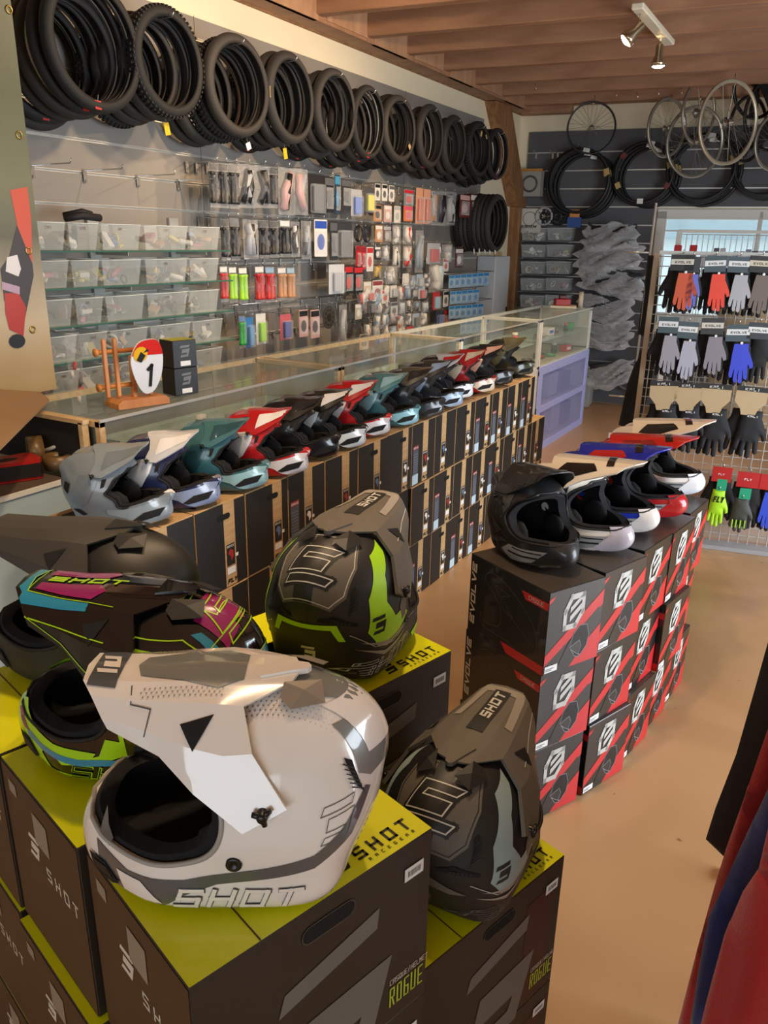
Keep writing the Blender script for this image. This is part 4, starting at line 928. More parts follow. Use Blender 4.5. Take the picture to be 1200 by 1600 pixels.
# ------------------------------------------------------------------ left wall: tyres, hooks, shelves with bins
rubber = mat('tyre_rubber', '#1d1c1b', .75, bump=.6, bscale=160); rubber2 = mat('tyre_rubber_grey', '#2d2a28', .7, bump=.5, bscale=120)
tan_wall = mat('tan_sidewall', '#7a5238', .7); whiteline = mat('white_sidewall_line', '#b9b4aa', .5); kraft_tag = mat('kraft_tag', '#b99b62', .7)
yellow_tag = mat('yellow_tag', '#d8b300', .5); red_tag = mat('red_tag', '#c0241f', .5)
def tyre(name, D=.46, r=.022, m_=rubber, line=None, knobs=True):
    "tyre in the local y-z plane, axis x, centre at origin"
    b = MB(); R = D / 2 - r; n = 48
    prof = []
    for i in range(9): a = math.radians(-125 + 250 * i / 8); prof.append((R + r * math.cos(a), r * 1.05 * math.sin(a)))
    for i in range(9): a = math.radians(125 - 250 * i / 8); prof.append((R + r * .82 * math.cos(a), r * .86 * math.sin(a)))
    b.lathe(prof, m_, n, (0, 0, 0), (1, 0, 0), closed=True)
    if knobs:
        for i in range(60):
            a = 2 * PI * i / 60
            for s in (-.5, .0, .5):
                aa = a + (0 if s else PI / 60); rr = R + r * (1.02 if s == 0 else .90)
                c = Vector((s * r * 1.15, rr * math.cos(aa), rr * math.sin(aa))); Rm = Matrix.Rotation(aa, 3, 'X')
                b.box(c, (r * .42, r * .22, r * .36), m_, Rm)
    if line: b.ring((r * .70, 0, 0), (1, 0, 0), R - r * .10, r * .13, line, n, 6); b.ring((-r * .70, 0, 0), (1, 0, 0), R - r * .10, r * .13, line, n, 6)
    return b.build(name)
hook_m = mat('hook_chrome', '#c8c8c6', .25, metal=.9)
def hook_mesh(L=.22, plate=True):
    b = MB()
    if plate: b.box((.003, 0, -.022), (.004, .022, .055), hook_m, bev=.001); b.box((.007, 0, -.045), (.008, .010, .012), hook_m)
    b.tube([(.0, 0, 0), (L * .97, 0, .004), (L, 0, .022)], .0028, hook_m, 6); return b
protoH = {}
def hook(loc, L, label, group, rz=0, plate=True):
    k = (round(L, 2), plate)
    if k not in protoH: protoH[k] = hook_mesh(L, plate).build('display_hook')
    else: protoH[k] = dup(protoH[k])
    o = protoH[k]; o.location = loc; o.rotation_euler = (0, 0, rz); tag(o, label, 'hook', group); return o
GT = [(145, 70, .52, None), (261, 98, .465, None), (370, 135, .485, None), (452, 154, .475, None), (522, 173, .465, None), (574, 192, .445, None), (622, 202, .435, None), (671, 213, .44, None), (708, 226, .43, None), (746, 234, .435, None), (776, 241, .43, None)]
protos = [tyre('bicycle_tyre', .46, .031), tyre('bicycle_tyre', .46, .030, rubber2, None, False), tyre('bicycle_tyre', .46, .026, rubber, whiteline, False), tyre('bicycle_tyre', .46, .027, rubber, tan_wall, True)]
used = set(); rnd = random.Random(11)
def place_tyre(kind, loc, rot, sc, label, group):
    src = protos[kind]
    if kind not in used: used.add(kind); o = src; o.parent = None
    else: o = dup(src)
    o.location = loc; o.rotation_euler = rot; o.scale = (1.0, sc, sc); tag(o, label, 'tyre', group); return o
TX = -2.93
def tag_mesh(parent, y, z, m_, w=.026, h=.035, rx=0, name='paper_tag'):
    b = MB(); b.prism(rrect(-w / 2, -h / 2, w, h), ((0, 0, 0), (0, 1, 0), (0, 0, 1)), .0012, m_); b.tube([(0, 0, h / 2), (0, .004, h / 2 + .02)], .0008, whiteline, 4)
    o = b.build(name, parent); o.location = (.024, y, z); o.rotation_euler = (rx, .0, .0); return o
for g, (x, y, D, _) in enumerate(GT):
    c = onx(x, y, TX); sc = D / .46; n = 5 if g else 6
    for k in range(n):
        dx = -.066 * k; z = c.z - .012 * k + (rnd.uniform(-.012, .008) if k else 0); yy = c.y - .012 * k + (rnd.uniform(-.02, .02) if k else 0)
        s2 = sc * (1 if k == 0 else rnd.uniform(.96, 1.04)); kind = rnd.choice([0, 1, 1, 1, 2, 3]) if k else [2, 0, 1, 1, 1, 2, 1, 1, 1, 0, 2][g]
        where = ['outermost', 'second', 'third', 'fourth', 'fifth', 'sixth', 'innermost'][k]
        o = place_tyre(kind, (c.x + dx, yy, z), (0, rnd.uniform(-.03, .03), rnd.uniform(-.05, .05)), s2, '%s tyre of the %s bundle from the poster' % (where, ORD[g]), 'bicycle tyres in a row high on the left wall')
        if k == 0:
            if g == 0: tag_mesh(o, -.02, -.205, red_tag, .03, .03)
            if g in (3, 7): tag_mesh(o, (-.205 if g == 3 else .20), .0, mat('gold_wrap', '#c9a878', .5), .030, .055, 0, 'paper_wrap')
            if g in (6, 9): tag_mesh(o, .13, -.11 if g == 6 else .12, kraft_tag, .03, .04, .5)
            if g == 9: tag_mesh(o, .02, .13, kraft_tag, .03, .045, -.5)
        if k == 1 and g in (1, 3): tag_mesh(o, .02, -.26, yellow_tag, .035, .055, .2)
        if k == 1 and g == 2: tag_mesh(o, .12, -.25, paper, .035, .035, .4)
    hook((LX + .03, c.y, c.z + D / 2 - .055), .40, 'chrome hook carrying the %s tyre bundle from the poster' % ORD[g], 'hooks carrying tyres')
c = onx(775, 349, -2.93)
for k in range(8):
    o = place_tyre([1, 2, 1, 1, 0, 1, 1, 0][k], (-2.93 - .040 * k, c.y - .008 * k, c.z), (0, rnd.uniform(-.02, .02), 0), .51 / .46, '%s tyre of the lower bundle at the far wall end' % ORD[k], 'bicycle tyres in the lower bundle at the end of the left wall')
    if k < 5: tag_mesh(o, -.03 - .02 * k, -.225, paper, .024, .045, .5, 'paper_wrap')
for i, (x, y) in enumerate([(44, 214), (128, 227), (212, 238), (276, 245)]):
    p = onx(x, y, LX + .03); hook((p.x, p.y, 1.985), .26, 'empty chrome hook, %s from the poster, below the tyres' % ORD[i], 'empty hooks below the tyres')
# --- glass shelves with clear plastic bins
glassm = film('shelf_glass', '#bfe0d4', .16, .04); edge = mat('glass_edge', '#3c6a5e', .2); clear = film('bin_plastic', '#dfe6e4', .26, .2, edge=.2); bracket_m = mat('bracket_grey', '#a9adab', .45, metal=.3)
SHX = -3.03; SZ = [1.628, 1.468, 1.302, 1.142, .985]
PXB = [[(53, 158, 342), (161, 224, 347), (228, 297, 347), (299, 347, 350)], [(62, 160, 402), (162, 225, 403), (230, 297, 402), (299, 346, 402)], [(68, 166, 462), (168, 230, 458), (233, 297, 455), (299, 346, 451)], [(75, 173, 520), (176, 236, 515), (238, 302, 508), (304, 352, 500)], [(82, 175, 575), (177, 238, 570), (240, 303, 555), (305, 352, 547)]]
ya, yb = onx(50, 389, SHX).y, onx(362, 389, SHX).y
for i, y in enumerate((onx(66, 400, SHX).y - .02, onx(202, 400, SHX).y, onx(324, 400, SHX).y)):
    b = MB(); b.box((LX + .035, y, 1.30), (.02, .07, .98), bracket_m, bev=.002)
    for z in SZ: b.box((LX + .15, y, z - .016), (.23, .004, .018), bracket_m)
    tag(b.build('shelf_upright'), 'grey metal shelf upright, %s from the poster' % ORD[i], 'shelf support', 'shelf uprights on the left wall')
cont_cols = ['#8c8f92', '#c9c6bf', '#3a3c3f', '#a76a74', '#6d86ae', '#c9bc7c', '#e6e3dc', '#d5d3cc', '#55585c', '#a98c78']
rowname = ['top', 'second', 'third', 'fourth', 'bottom']
def bin_obj(w, d, h, rnd, name='storage_bin', seedcol=None):
    "open tray, local x = depth (front at 0, back at -d), y = width"
    b = MB(); t = .0018; k = .014
    def shell_(w0, w1, d0, d1, z0, z1, inv):
        v = [(-d / 2 - d0 / 2, -w0 / 2, z0), (-d / 2 + d0 / 2, -w0 / 2, z0), (-d / 2 + d0 / 2, w0 / 2, z0), (-d / 2 - d0 / 2, w0 / 2, z0), (-d / 2 - d1 / 2, -w1 / 2, z1), (-d / 2 + d1 / 2, -w1 / 2, z1), (-d / 2 + d1 / 2, w1 / 2, z1), (-d / 2 - d1 / 2, w1 / 2, z1)]
        f = [[0, 1, 5, 4], [1, 2, 6, 5], [2, 3, 7, 6], [3, 0, 4, 7], [3, 2, 1, 0]]
        b.add(v, [q[::-1] for q in f] if inv else f, clear)
    shell_(w - 2 * k, w, d - 2 * k, d, 0, h, False)
    for (a, c_) in (((0, -w / 2), (0, w / 2)), ((-d, -w / 2), (-d, w / 2))): b.tube([(a[0], a[1], h), (c_[0], c_[1], h)], .0028, film('bin_rim', '#e4eae8', .55, .3), 6)
    for y in (-w / 2, w / 2): b.tube([(0, y, h), (-d, y, h)], .0028, film('bin_rim', '#e4eae8', .55, .3), 6)
    o = b.build(name); q = MB()
    for i in range(rnd.randint(6, 12)):
        col = rnd.choice(cont_cols); m_ = mat('part_' + col[1:], col, .5); s = rnd.uniform(.018, .048)
        cx, cy, cz = -d / 2 + rnd.uniform(-.3, .3) * d, rnd.uniform(-.34, .34) * w, .006 + s * .4 + rnd.uniform(0, .35) * h
        R = Matrix.Rotation(rnd.uniform(0, 3), 3, Vector((rnd.random(), rnd.random(), 1)))
        if rnd.random() < .5: q.box((cx, cy, cz), (s, s * 1.6, s * .5), m_, R, bev=.002)
        elif rnd.random() < .5: q.cyl(Vector((cx, cy, cz)) - R @ Vector((s, 0, 0)), Vector((cx, cy, cz)) + R @ Vector((s, 0, 0)), s * .3, m_, 8)
        else: q.ring((cx, cy, cz), R @ Vector((1, 0, 0)), s * .7, s * .15, m_, 14, 5)
    tag(q.build('small_spare_parts', o), None, None, kind='stuff')
    return o
rnd = random.Random(21)
for r_, z in enumerate(SZ):
    b = MB(); b.box((SHX - .125, (ya + yb) / 2, z - .004), (.25, yb - ya, .007), glassm); b.box((SHX + .0006, (ya + yb) / 2, z - .004), (.0012, yb - ya, .007), edge)
    tag(b.build('glass_shelf'), 'glass shelf under the %s row of clear bins' % rowname[r_], 'shelf', 'glass shelves on the left wall')
    for c_, (x0, x1, yt) in enumerate(PXB[r_]):
        y0, y1 = onx(x0, yt + 20, SHX).y, onx(x1, yt + 20, SHX).y
        if c_ == 0: y0 = max(y0, ya + .02)
        parts_ = [(y0, y1)] if c_ else [(y0, (y0 + y1) / 2 - .004), ((y0 + y1) / 2 + .004, y1)]
        for q_, (u0, u1) in enumerate(parts_):
            o = bin_obj(u1 - u0 - .006, .22, .115, rnd); o.location = (SHX - .012, (u0 + u1) / 2, z + .001)
            i_ = c_ + 1 if c_ else q_
            tag(o, 'clear plastic bin, %s from the left in the %s row of the left wall' % (ORD[i_], rowname[r_]), 'bin', 'clear bins on the glass shelves')
            if rnd.random() < .6:
                q = MB(); q.flats(((-.0, 0, 0), (0, 1, 0), (0, 0, 1)), text(['CM1', 'CM3', 'RM', 'CR1', 'CM2', 'RS'][(r_ * 5 + i_) % 6].replace('3', 'E').replace('2', 'Z'), -.02, .088, .012, .009, .0014, .003), mat('marker_ink', '#5b3a44', .6), .0006); q.build('marker_label', o)
b = MB(); 
b.tube([(0, 0, 0), (.02, .08, .012), (.01, .19, .006)], .017, mat('black_foam', '#141416', .7), 10); b.tube([(-.03, .02, .01), (0, .1, .03), (.0, .15, .02)], .015, mat('black_foam', '#141416', .7), 10)
p = onx(118, 337, -3.10); tag(b.build('pipe_insulation', None, (p.x, p.y - .06, 1.765)), 'black foam tubes lying on the first bin of the top row', 'tube')
# ------------------------------------------------------------------ left wall: packets hanging on hooks
bagm = film('clear_bag', '#f2f5f7', .07, .10, bump=1.0, bscale=34, edge=.40, blend=.2); blister = film('blister_plastic', '#eef2f4', .10, .06, edge=.35, blend=.2)
def puff(b, w, h, d, m_, z0=0, nx=6, ny=9, rnd=None, x0=.0, taper=0):
    "pillow hanging from z0 down, in the y-z plane"
    rnd = rnd or random; vs = []; fs = []
    for s in (1, -1):
        for j in range(ny + 1):
            for i in range(nx + 1):
                u, v = i / nx, j / ny; e = (math.sin(PI * u) ** .6) * (math.sin(PI * v) ** .5); ww = w * (1 - taper * (1 - v))
                jx = rnd.uniform(-.35, .35) * d * e
                vs.append((x0 + s * d / 2 * e + jx * .5, (u - .5) * ww + rnd.uniform(-.01, .01) * w, z0 - v * h))
    N = (nx + 1) * (ny + 1)
    for s in (0, 1):
        for j in range(ny):
            for i in range(nx):
                a = s * N + j * (nx + 1) + i; q = [a, a + nx + 1, a + nx + 2, a + 1]; fs.append(q if s == 0 else q[::-1])
    b.add(vs, fs, m_, smooth=True)
PX = -3.08
def pkt_frame(px, py, w, h, X):
    a = onx(px - w / 2, py, X); c_ = onx(px + w / 2, py, X); t = onx(px, py, X); l = onx(px, py + h, X)
    return t, abs(c_.y - a.y), abs(t.z - l.z)
HK = [0]
def packet(kind, px, py, w, h, c1, c2, label, X=PX, name=None, hk=True, group=None):
    t, W, Hh = pkt_frame(px, py, w, h, X); m1 = mat('pk_' + c1[1:], c1, .45); m2 = mat('pk_' + c2[1:], c2, .45); fr = ((0, 0, 0), (0, 1, 0), (0, 0, 1)); rn = random.Random(int(px * 7 + py))
    root = None
    if kind == 'bag':
        b = MB(); puff(b, W, Hh, .04, bagm, rnd=rn); root = b.build(name or 'plastic_bag'); q = MB()
        for i in range(3): q.tube([(rn.uniform(-.01, .01), rn.uniform(-.25, .25) * W, -Hh * .12), (0, rn.uniform(-.3, .3) * W, -Hh * .5), (0, rn.uniform(-.3, .3) * W, -Hh * .88)], W * .15, m1 if i != 1 else m2, 7)
        q.build('contents', root)
    elif kind == 'grips':
        b = MB(); puff(b, W, Hh, .045, bagm, rnd=rn); root = b.build(name or 'handlebar_grips')
        for s in (-1, 1):
            q = MB(); q.lathe([(0, 0), (W * .24, 0), (W * .24, Hh * .07), (W * .21, Hh * .08), (W * .20, Hh * .62), (W * .25, Hh * .64), (W * .25, Hh * .70), (0, Hh * .70)], m1, 12, (0, s * W * .23, -Hh * .90)); q.build('grip', root)
        q = MB(); q.prism(rrect(-W * .45, -Hh * .16, W * .9, Hh * .14), fr, .001, m2); q.build('header_card', root)
    elif kind == 'card':
        b = MB(); b.prism(rrect(-W / 2, -Hh, W, Hh, min(W, Hh) * .06), fr, .003, m1); b.flat(fr, rrect(-W * .46, -Hh * .24, W * .92, Hh * .20), m2, .0022)
        b.flat(fr, circ(0, -Hh * .60, W * .30, 14, Hh * .22), m2, .0020); root = b.build(name or 'product_card')
        q = MB(); puff(q, W * .8, Hh * .6, .03, blister, z0=-Hh * .30, rnd=rn, x0=.010, nx=4, ny=5); q.build('blister', root)
    elif kind == 'blister':
        b = MB(); b.prism(rrect(-W / 2, -Hh, W, Hh, .004), fr, .0016, m1); root = b.build(name or 'blister_pack')
        q = MB(); q.box((.014, 0, -Hh * .60), (.022, W * .55, Hh * .62), m2, bev=.004); q.build('product', root)
        q = MB(); q.box((.016, 0, -Hh * .60), (.030, W * .78, Hh * .74), blister, bev=.006); q.build('blister', root)
    elif kind == 'ring':
        b = MB()
        for i in range(3): b.ring((.006 * i, 0, -Hh / 2), (1, .1 * i, 0), min(W, Hh) * .42 - .002 * i, .004, m1, 24, 6)
        root = b.build(name or 'cable_coil')
    elif kind == 'sprocket':
        b = MB(); R = Hh / 2; n = 44; pts_ = [((R if i % 2 else R * .94) * math.cos(PI * i / n), (R if i % 2 else R * .94) * math.sin(PI * i / n) - R) for i in range(2 * n)]
        b.prism(pts_, fr, .004, m1)
        for i in range(10): a = 2 * PI * i / 10; b.flat(fr, circ(R * .66 * math.cos(a), R * .66 * math.sin(a) - R, R * .12, 10), m2, .003)
        b.flat(fr, circ(0, -R, R * .36, 16), m2, .003); root = b.build(name or 'chain_sprocket')
    root.location = t; tag(root, label, {'bag': 'packet', 'grips': 'grips', 'card': 'packet', 'blister': 'packet', 'ring': 'cable', 'sprocket': 'sprocket'}[kind], group)
    if hk: HK[0] += 1; hook((LX + .03, t.y, t.z + .004), max(.05, t.x - LX - .03 + .03), 'chrome hook holding: %s' % label if len(label.split()) < 12 else 'chrome hook of the packet display', 'hooks holding packets')
    return root
K, Gy, Wt, Rd, Lm, Bl, Tn, Sv, Pk = '#18181a', '#55585c', '#dcdbd6', '#c01f24', '#9fdc1c', '#2c4fae', '#c08a5c', '#a9acb0', '#caa4a0'
T = 'row of the parts wall'
items = [('grips', 333, 254, 15, 70, K, K, 'black grips in a clear bag, first in the top'), ('grips', 348, 255, 15, 70, K, K, 'black grips in a clear bag, second in the top'), ('grips', 364, 256, 15, 70, K, Gy, 'black grips in a clear bag, third in the top'),
 ('bag', 384, 257, 26, 68, K, Sv, 'clear bag with black clamps, fourth in the top'), ('bag', 409, 259, 24, 66, K, Gy, 'clear bag of black parts, fifth in the top'), ('grips', 427, 261, 11, 64, K, K, 'narrow bag of black grips, sixth in the top'),
 ('bag', 447, 262, 26, 74, Pk, K, 'clear bag with pinkish parts, seventh in the top'), ('bag', 470, 264, 22, 72, Pk, Sv, 'clear bag with rose and silver parts, eighth in the top'),
 ('blister', 494, 273, 26, 62, K, Gy, 'black card with clear pouch, ninth in the top'), ('card', 514, 276, 14, 56, K, Gy, 'narrow black card, tenth in the top'), ('card', 527, 273, 8, 62, '#22384f', '#3f88b0', 'dark blue card seen edge on in the top'),
 ('card', 541, 280, 15, 46, '#2c2e30', Gy, 'small black card left of the blue blister in the top'), ('blister', 557, 296, 17, 42, Sv, '#5f7fd0', 'clear blister with blue levers in the top'), ('blister', 577, 293, 16, 40, '#4a4a4c', '#d6d23c', 'clear blister with yellow ring in the top'),
 ('card', 590, 287, 8, 26, Wt, K, 'white and black card right of the yellow ring, first in the top'), ('card', 601, 288, 8, 26, Wt, K, 'white and black card right of the yellow ring, second in the top'), ('card', 612, 290, 8, 25, Wt, Gy, 'white and black card right of the yellow ring, third in the top'),
 ('card', 590, 320, 12, 26, Tn, K, 'tan card below the white and black ones in the top'), ('card', 606, 321, 12, 26, Pk, Wt, 'pink card below the white and black ones in the top'), ('card', 621, 322, 10, 26, Wt, Sv, 'white card below the white and black ones in the top'),
 ('card', 639, 296, 15, 26, '#7a8894', Rd, 'grey and red card above the orange one in the top'), ('card', 638, 322, 14, 24, '#d2733c', '#d44a74', 'orange and pink card in the top'), ('blister', 656, 294, 11, 56, '#d59b7a', '#c56a4c', 'salmon striped card, first in the top'), ('blister', 668, 296, 11, 54, '#d8a083', '#c56a4c', 'salmon striped card, second in the top'),
 ('bag', 680, 298, 10, 54, Sv, Tn, 'silver bag right of the salmon cards in the top'), ('bag', 692, 299, 13, 54, K, '#3a3348', 'dark bag with purple part in the top'), ('bag', 706, 300, 14, 52, Sv, K, 'silver and black bag at the end of the top'),
 ('card', 727, 304, 16, 36, '#6a2a2c', Pk, 'maroon card with shiny front, left one, beside the lower tyres in the top'), ('card', 743, 304, 15, 38, '#6a2a2c', Wt, 'maroon card with shiny front, right one, beside the lower tyres in the top'),
 ('grips', 351, 342, 13, 66, K, K, 'black grips in a bag, first in the second'), ('grips', 366, 341, 14, 66, K, Gy, 'black grips in a bag, second in the second'), ('bag', 391, 343, 24, 62, Sv, K, 'crumpled clear bag with black clamp in the second'),
 ('grips', 412, 344, 15, 60, K, '#26262a', 'thick black grips, left pair, in the second'), ('grips', 428, 345, 14, 58, K, '#26262a', 'thick black grips, right pair, in the second'), ('grips', 445, 344, 16, 58, K, Wt, 'black grips on a white spotted card in the second'), ('bag', 461, 346, 14, 56, K, Wt, 'clear bag with white and black parts in the second'), ('bag', 478, 345, 16, 60, Sv, Gy, 'clear bag with silver levers in the second'),
 ('card', 501, 343, 20, 58, Wt, Bl, 'white card with blue top and oval window in the second'), ('card', 521, 346, 12, 60, '#2a2b2d', Gy, 'dark card seen from the side in the second'), ('blister', 537, 346, 26, 58, '#2f3134', Gy, 'dark card with crumpled clear pouch in the second'), ('ring', 560, 350, 16, 30, K, K, 'coiled black cable, left, in the second'), ('ring', 573, 351, 16, 30, '#22253c', K, 'coiled dark blue cable, right, in the second'),
 ('card', 560, 384, 7, 36, Rd, '#8e1216', 'red card, first, below the cables in the second'), ('card', 568, 385, 7, 36, Rd, '#8e1216', 'red card, second, below the cables in the second'), ('card', 578, 386, 10, 38, Wt, Rd, 'white card beside the red ones in the second'),
 ('card', 592, 352, 11, 26, Tn, Wt, 'beige card, first, in the second'), ('card', 605, 353, 12, 26, '#6e5e58', Sv, 'brown card, second, in the second'), ('bag', 620, 352, 13, 30, Wt, Sv, 'clear bag with white part, in the second'), ('bag', 637, 352, 14, 30, Wt, Rd, 'clear bag with white and red part, in the second'),
 ('card', 590, 385, 9, 20, K, Wt, 'small black and white card, below the beige card'), ('bag', 603, 385, 12, 22, Wt, Sv, 'small clear bag, below the brown card'), ('bag', 620, 384, 12, 34, Wt, Gy, 'long white bag, below the clear bag with white part'), ('bag', 637, 384, 14, 34, Wt, Rd, 'long bag with red mark, below the bag with red part'),
 ('bag', 656, 360, 12, 66, Sv, '#8fa6b8', 'long thin clear bag with cables, left of the red headed card'), ('blister', 678, 380, 20, 32, '#b9bcc0', Rd, 'red headed blister card in the second'), ('bag', 699, 382, 16, 28, Wt, Sv, 'white bag right of the red headed blister'), ('card', 718, 388, 12, 30, '#5c2428', Wt, 'maroon card with white mark below the lower tyres'),
 ('grips', 349, 416, 12, 56, Rd, Wt, 'red grips, leftmost in the third'), ('grips', 363, 417, 12, 56, Lm, Wt, 'lime grips, first pair in the third'), ('grips', 379, 418, 13, 56, Lm, Wt, 'lime grips, second pair in the third'), ('grips', 405, 416, 14, 58, Rd, Wt, 'red grips, left pair of the bright red ones in the third'), ('grips', 421, 417, 14, 56, Rd, '#7fa8c8', 'red grips, right pair of the bright red ones in the third'), ('grips', 440, 418, 13, 52, Tn, Wt, 'copper coloured grips, left pair in the third'), ('grips', 454, 418, 12, 52, Tn, '#8fb4c8', 'copper coloured grips, right pair in the third'),
 ('blister', 526, 413, 24, 46, '#c9ccd0', Sv, 'clear blister with red and white header in the third'), ('card', 545, 415, 13, 44, '#141416', Rd, 'black card with red foot, left, in the third'), ('card', 560, 416, 14, 42, '#141416', Rd, 'black card with red foot, right, in the third'),
 ('card', 574, 440, 12, 28, '#c8b79c', Wt, 'beige card right of the black and red ones'), ('card', 590, 438, 16, 32, Wt, '#8e3a3a', 'white card with dark red foot in the third'), ('bag', 612, 416, 18, 28, Wt, Sv, 'clear blister bag above the small parts'), ('bag', 590, 416, 12, 18, '#c9a53c', Gy, 'tiny bag with brass part'),
 ('bag', 682, 410, 22, 46, Wt, '#bcd7e0', 'large crumpled clear bag above the blue cards'), ('card', 697, 404, 8, 20, Wt, Rd, 'small white and red card above the blue cards'),
 ('grips', 378, 494, 10, 50, '#2fae4a', '#3a7ab8', 'green parts on a blue card in the fourth'), ('blister', 389, 496, 12, 48, '#3a7ab8', '#5a9ad0', 'blue blister card in the fourth'), ('blister', 407, 490, 15, 48, Wt, Lm, 'white card with lime product in the fourth'), ('blister', 446, 491, 17, 40, '#c9606a', '#2c3f9a', 'red headed card with navy product in the fourth'),
 ('card', 474, 484, 14, 42, Pk, K, 'pale framed card with black window, left, in the fourth'), ('card', 492, 484, 14, 44, Pk, K, 'pale framed card with black window, right, in the fourth'), ('sprocket', 514, 478, 34, 36, '#3b352c', '#15130f', 'large dark metal sprocket disc in the fourth'),
 ('bag', 536, 476, 12, 70, Sv, Wt, 'tall clear bottle shaped bag in the fourth'), ('card', 560, 475, 10, 24, '#b9b1a4', Wt, 'beige card below the red footed ones'), ('card', 626, 500, 9, 24, Tn, Wt, 'tan paddle card in the fourth'), ('card', 569, 522, 14, 24, '#cfc1a0', Gy, 'beige rounded card above the counter'), ('card', 600, 524, 22, 10, '#2c58b0', Bl, 'blue flat packet above the counter'),
 ('blister', 682, 456, 11, 28, Rd, '#8fc4e0', 'red and pale blue blister left of the blue cards'), ('card', 697, 455, 8, 24, Wt, K, 'white card with black figure left of the blue cards'), ('blister', 687, 486, 12, 24, '#30304a', Bl, 'navy blister left of the lower blue cards'), ('card', 699, 484, 9, 26, '#6a2a30', Rd, 'dark red packet left of the lower blue cards')]
for it in items:
    lab = it[7]; lab = lab + (' row of the parts wall' if lab.endswith((' top', ' second', ' third', ' fourth')) else ' on the parts wall')
    packet(*it[:7], lab if len(lab.split()) <= 16 else it[7])
# rows of small clear packets between the named ones
rnd = random.Random(77); n_ = 0
small = ['bag', 'bag', 'card', 'bag', 'blister']
for r_, (y0, x0, x1, st) in enumerate([(428, 634, 668, 11), (446, 604, 668, 11), (470, 568, 668, 12), (490, 590, 672, 12), (508, 575, 680, 13), (455, 566, 604, 12)]):
    x = x0; j = 0
    while x < x1:
        packet(rnd.choice(small), x, y0 + rnd.uniform(-2, 2), st * .9, rnd.uniform(17, 24), rnd.choice([Wt, Sv, '#9fb6cc', Gy, Wt, '#b7c3cf']), rnd.choice([Sv, '#6f93b8', Wt, Gy, '#c0484a']), 'small clear packet, %s from left in %s of small packets' % (ORD[j], ['the short upper row', 'the second row', 'the third row', 'the fourth row', 'the lowest row', 'the left row'][r_]), name='small_parts_packet', hk=(j % 2 == 0)); x += st; j += 1
for r_, (y0, x0, x1) in enumerate([(430, 706, 768), (455, 708, 748), (478, 706, 760), (502, 724, 762)]):
    x = x0; j = 0
    while x < x1:
        packet('card', x, y0 - (x - x0) * .08, 8.5, 20, '#9cc3de', '#1f83c4', 'blue headed card, %s from left in %s blue row' % (ORD[j], ['the top', 'the second', 'the third', 'the lowest'][r_]), name='tool_card', X=PX + .03, hk=False); x += 9; j += 1
for i, (y, x0, x1) in enumerate([(430, 700, 772), (455, 700, 756), (478, 700, 768)]):
    a = onx(x0, y, PX + .02); c_ = onx(x1, y - (x1 - x0) * .08, PX + .02)
    tag(MB().tube([(LX + .03, a.y, a.z + .01), (a.x, a.y, a.z + .01), (a.x, c_.y, a.z + .01), (LX + .03, c_.y, a.z + .01)], .004, hook_m, 6).build('display_rail'), 'thin metal rail above the %s blue headed row' % ['top', 'second', 'third'][i], 'rail')
for i, (y, x0, x1) in enumerate([(405, 345, 500), (478, 352, 545), (525, 372, 570)]):
    a = onx(x0, y, LX + .05); c_ = onx(x1, y, LX + .05)
    tag(MB().tube([(a.x, a.y, a.z), (a.x, c_.y, a.z)], .005, hook_m, 6).build('display_rail'), 'chrome rail, %s from the top, on the parts wall' % ORD[i], 'rail')
    for j in range(6):
        t = (j + .5) / 6; hook((LX + .03, a.y + (c_.y - a.y) * t, a.z), .13, 'empty hook, %s on the %s chrome rail' % (ORD[j], ORD[i]), 'empty hooks on the chrome rails')
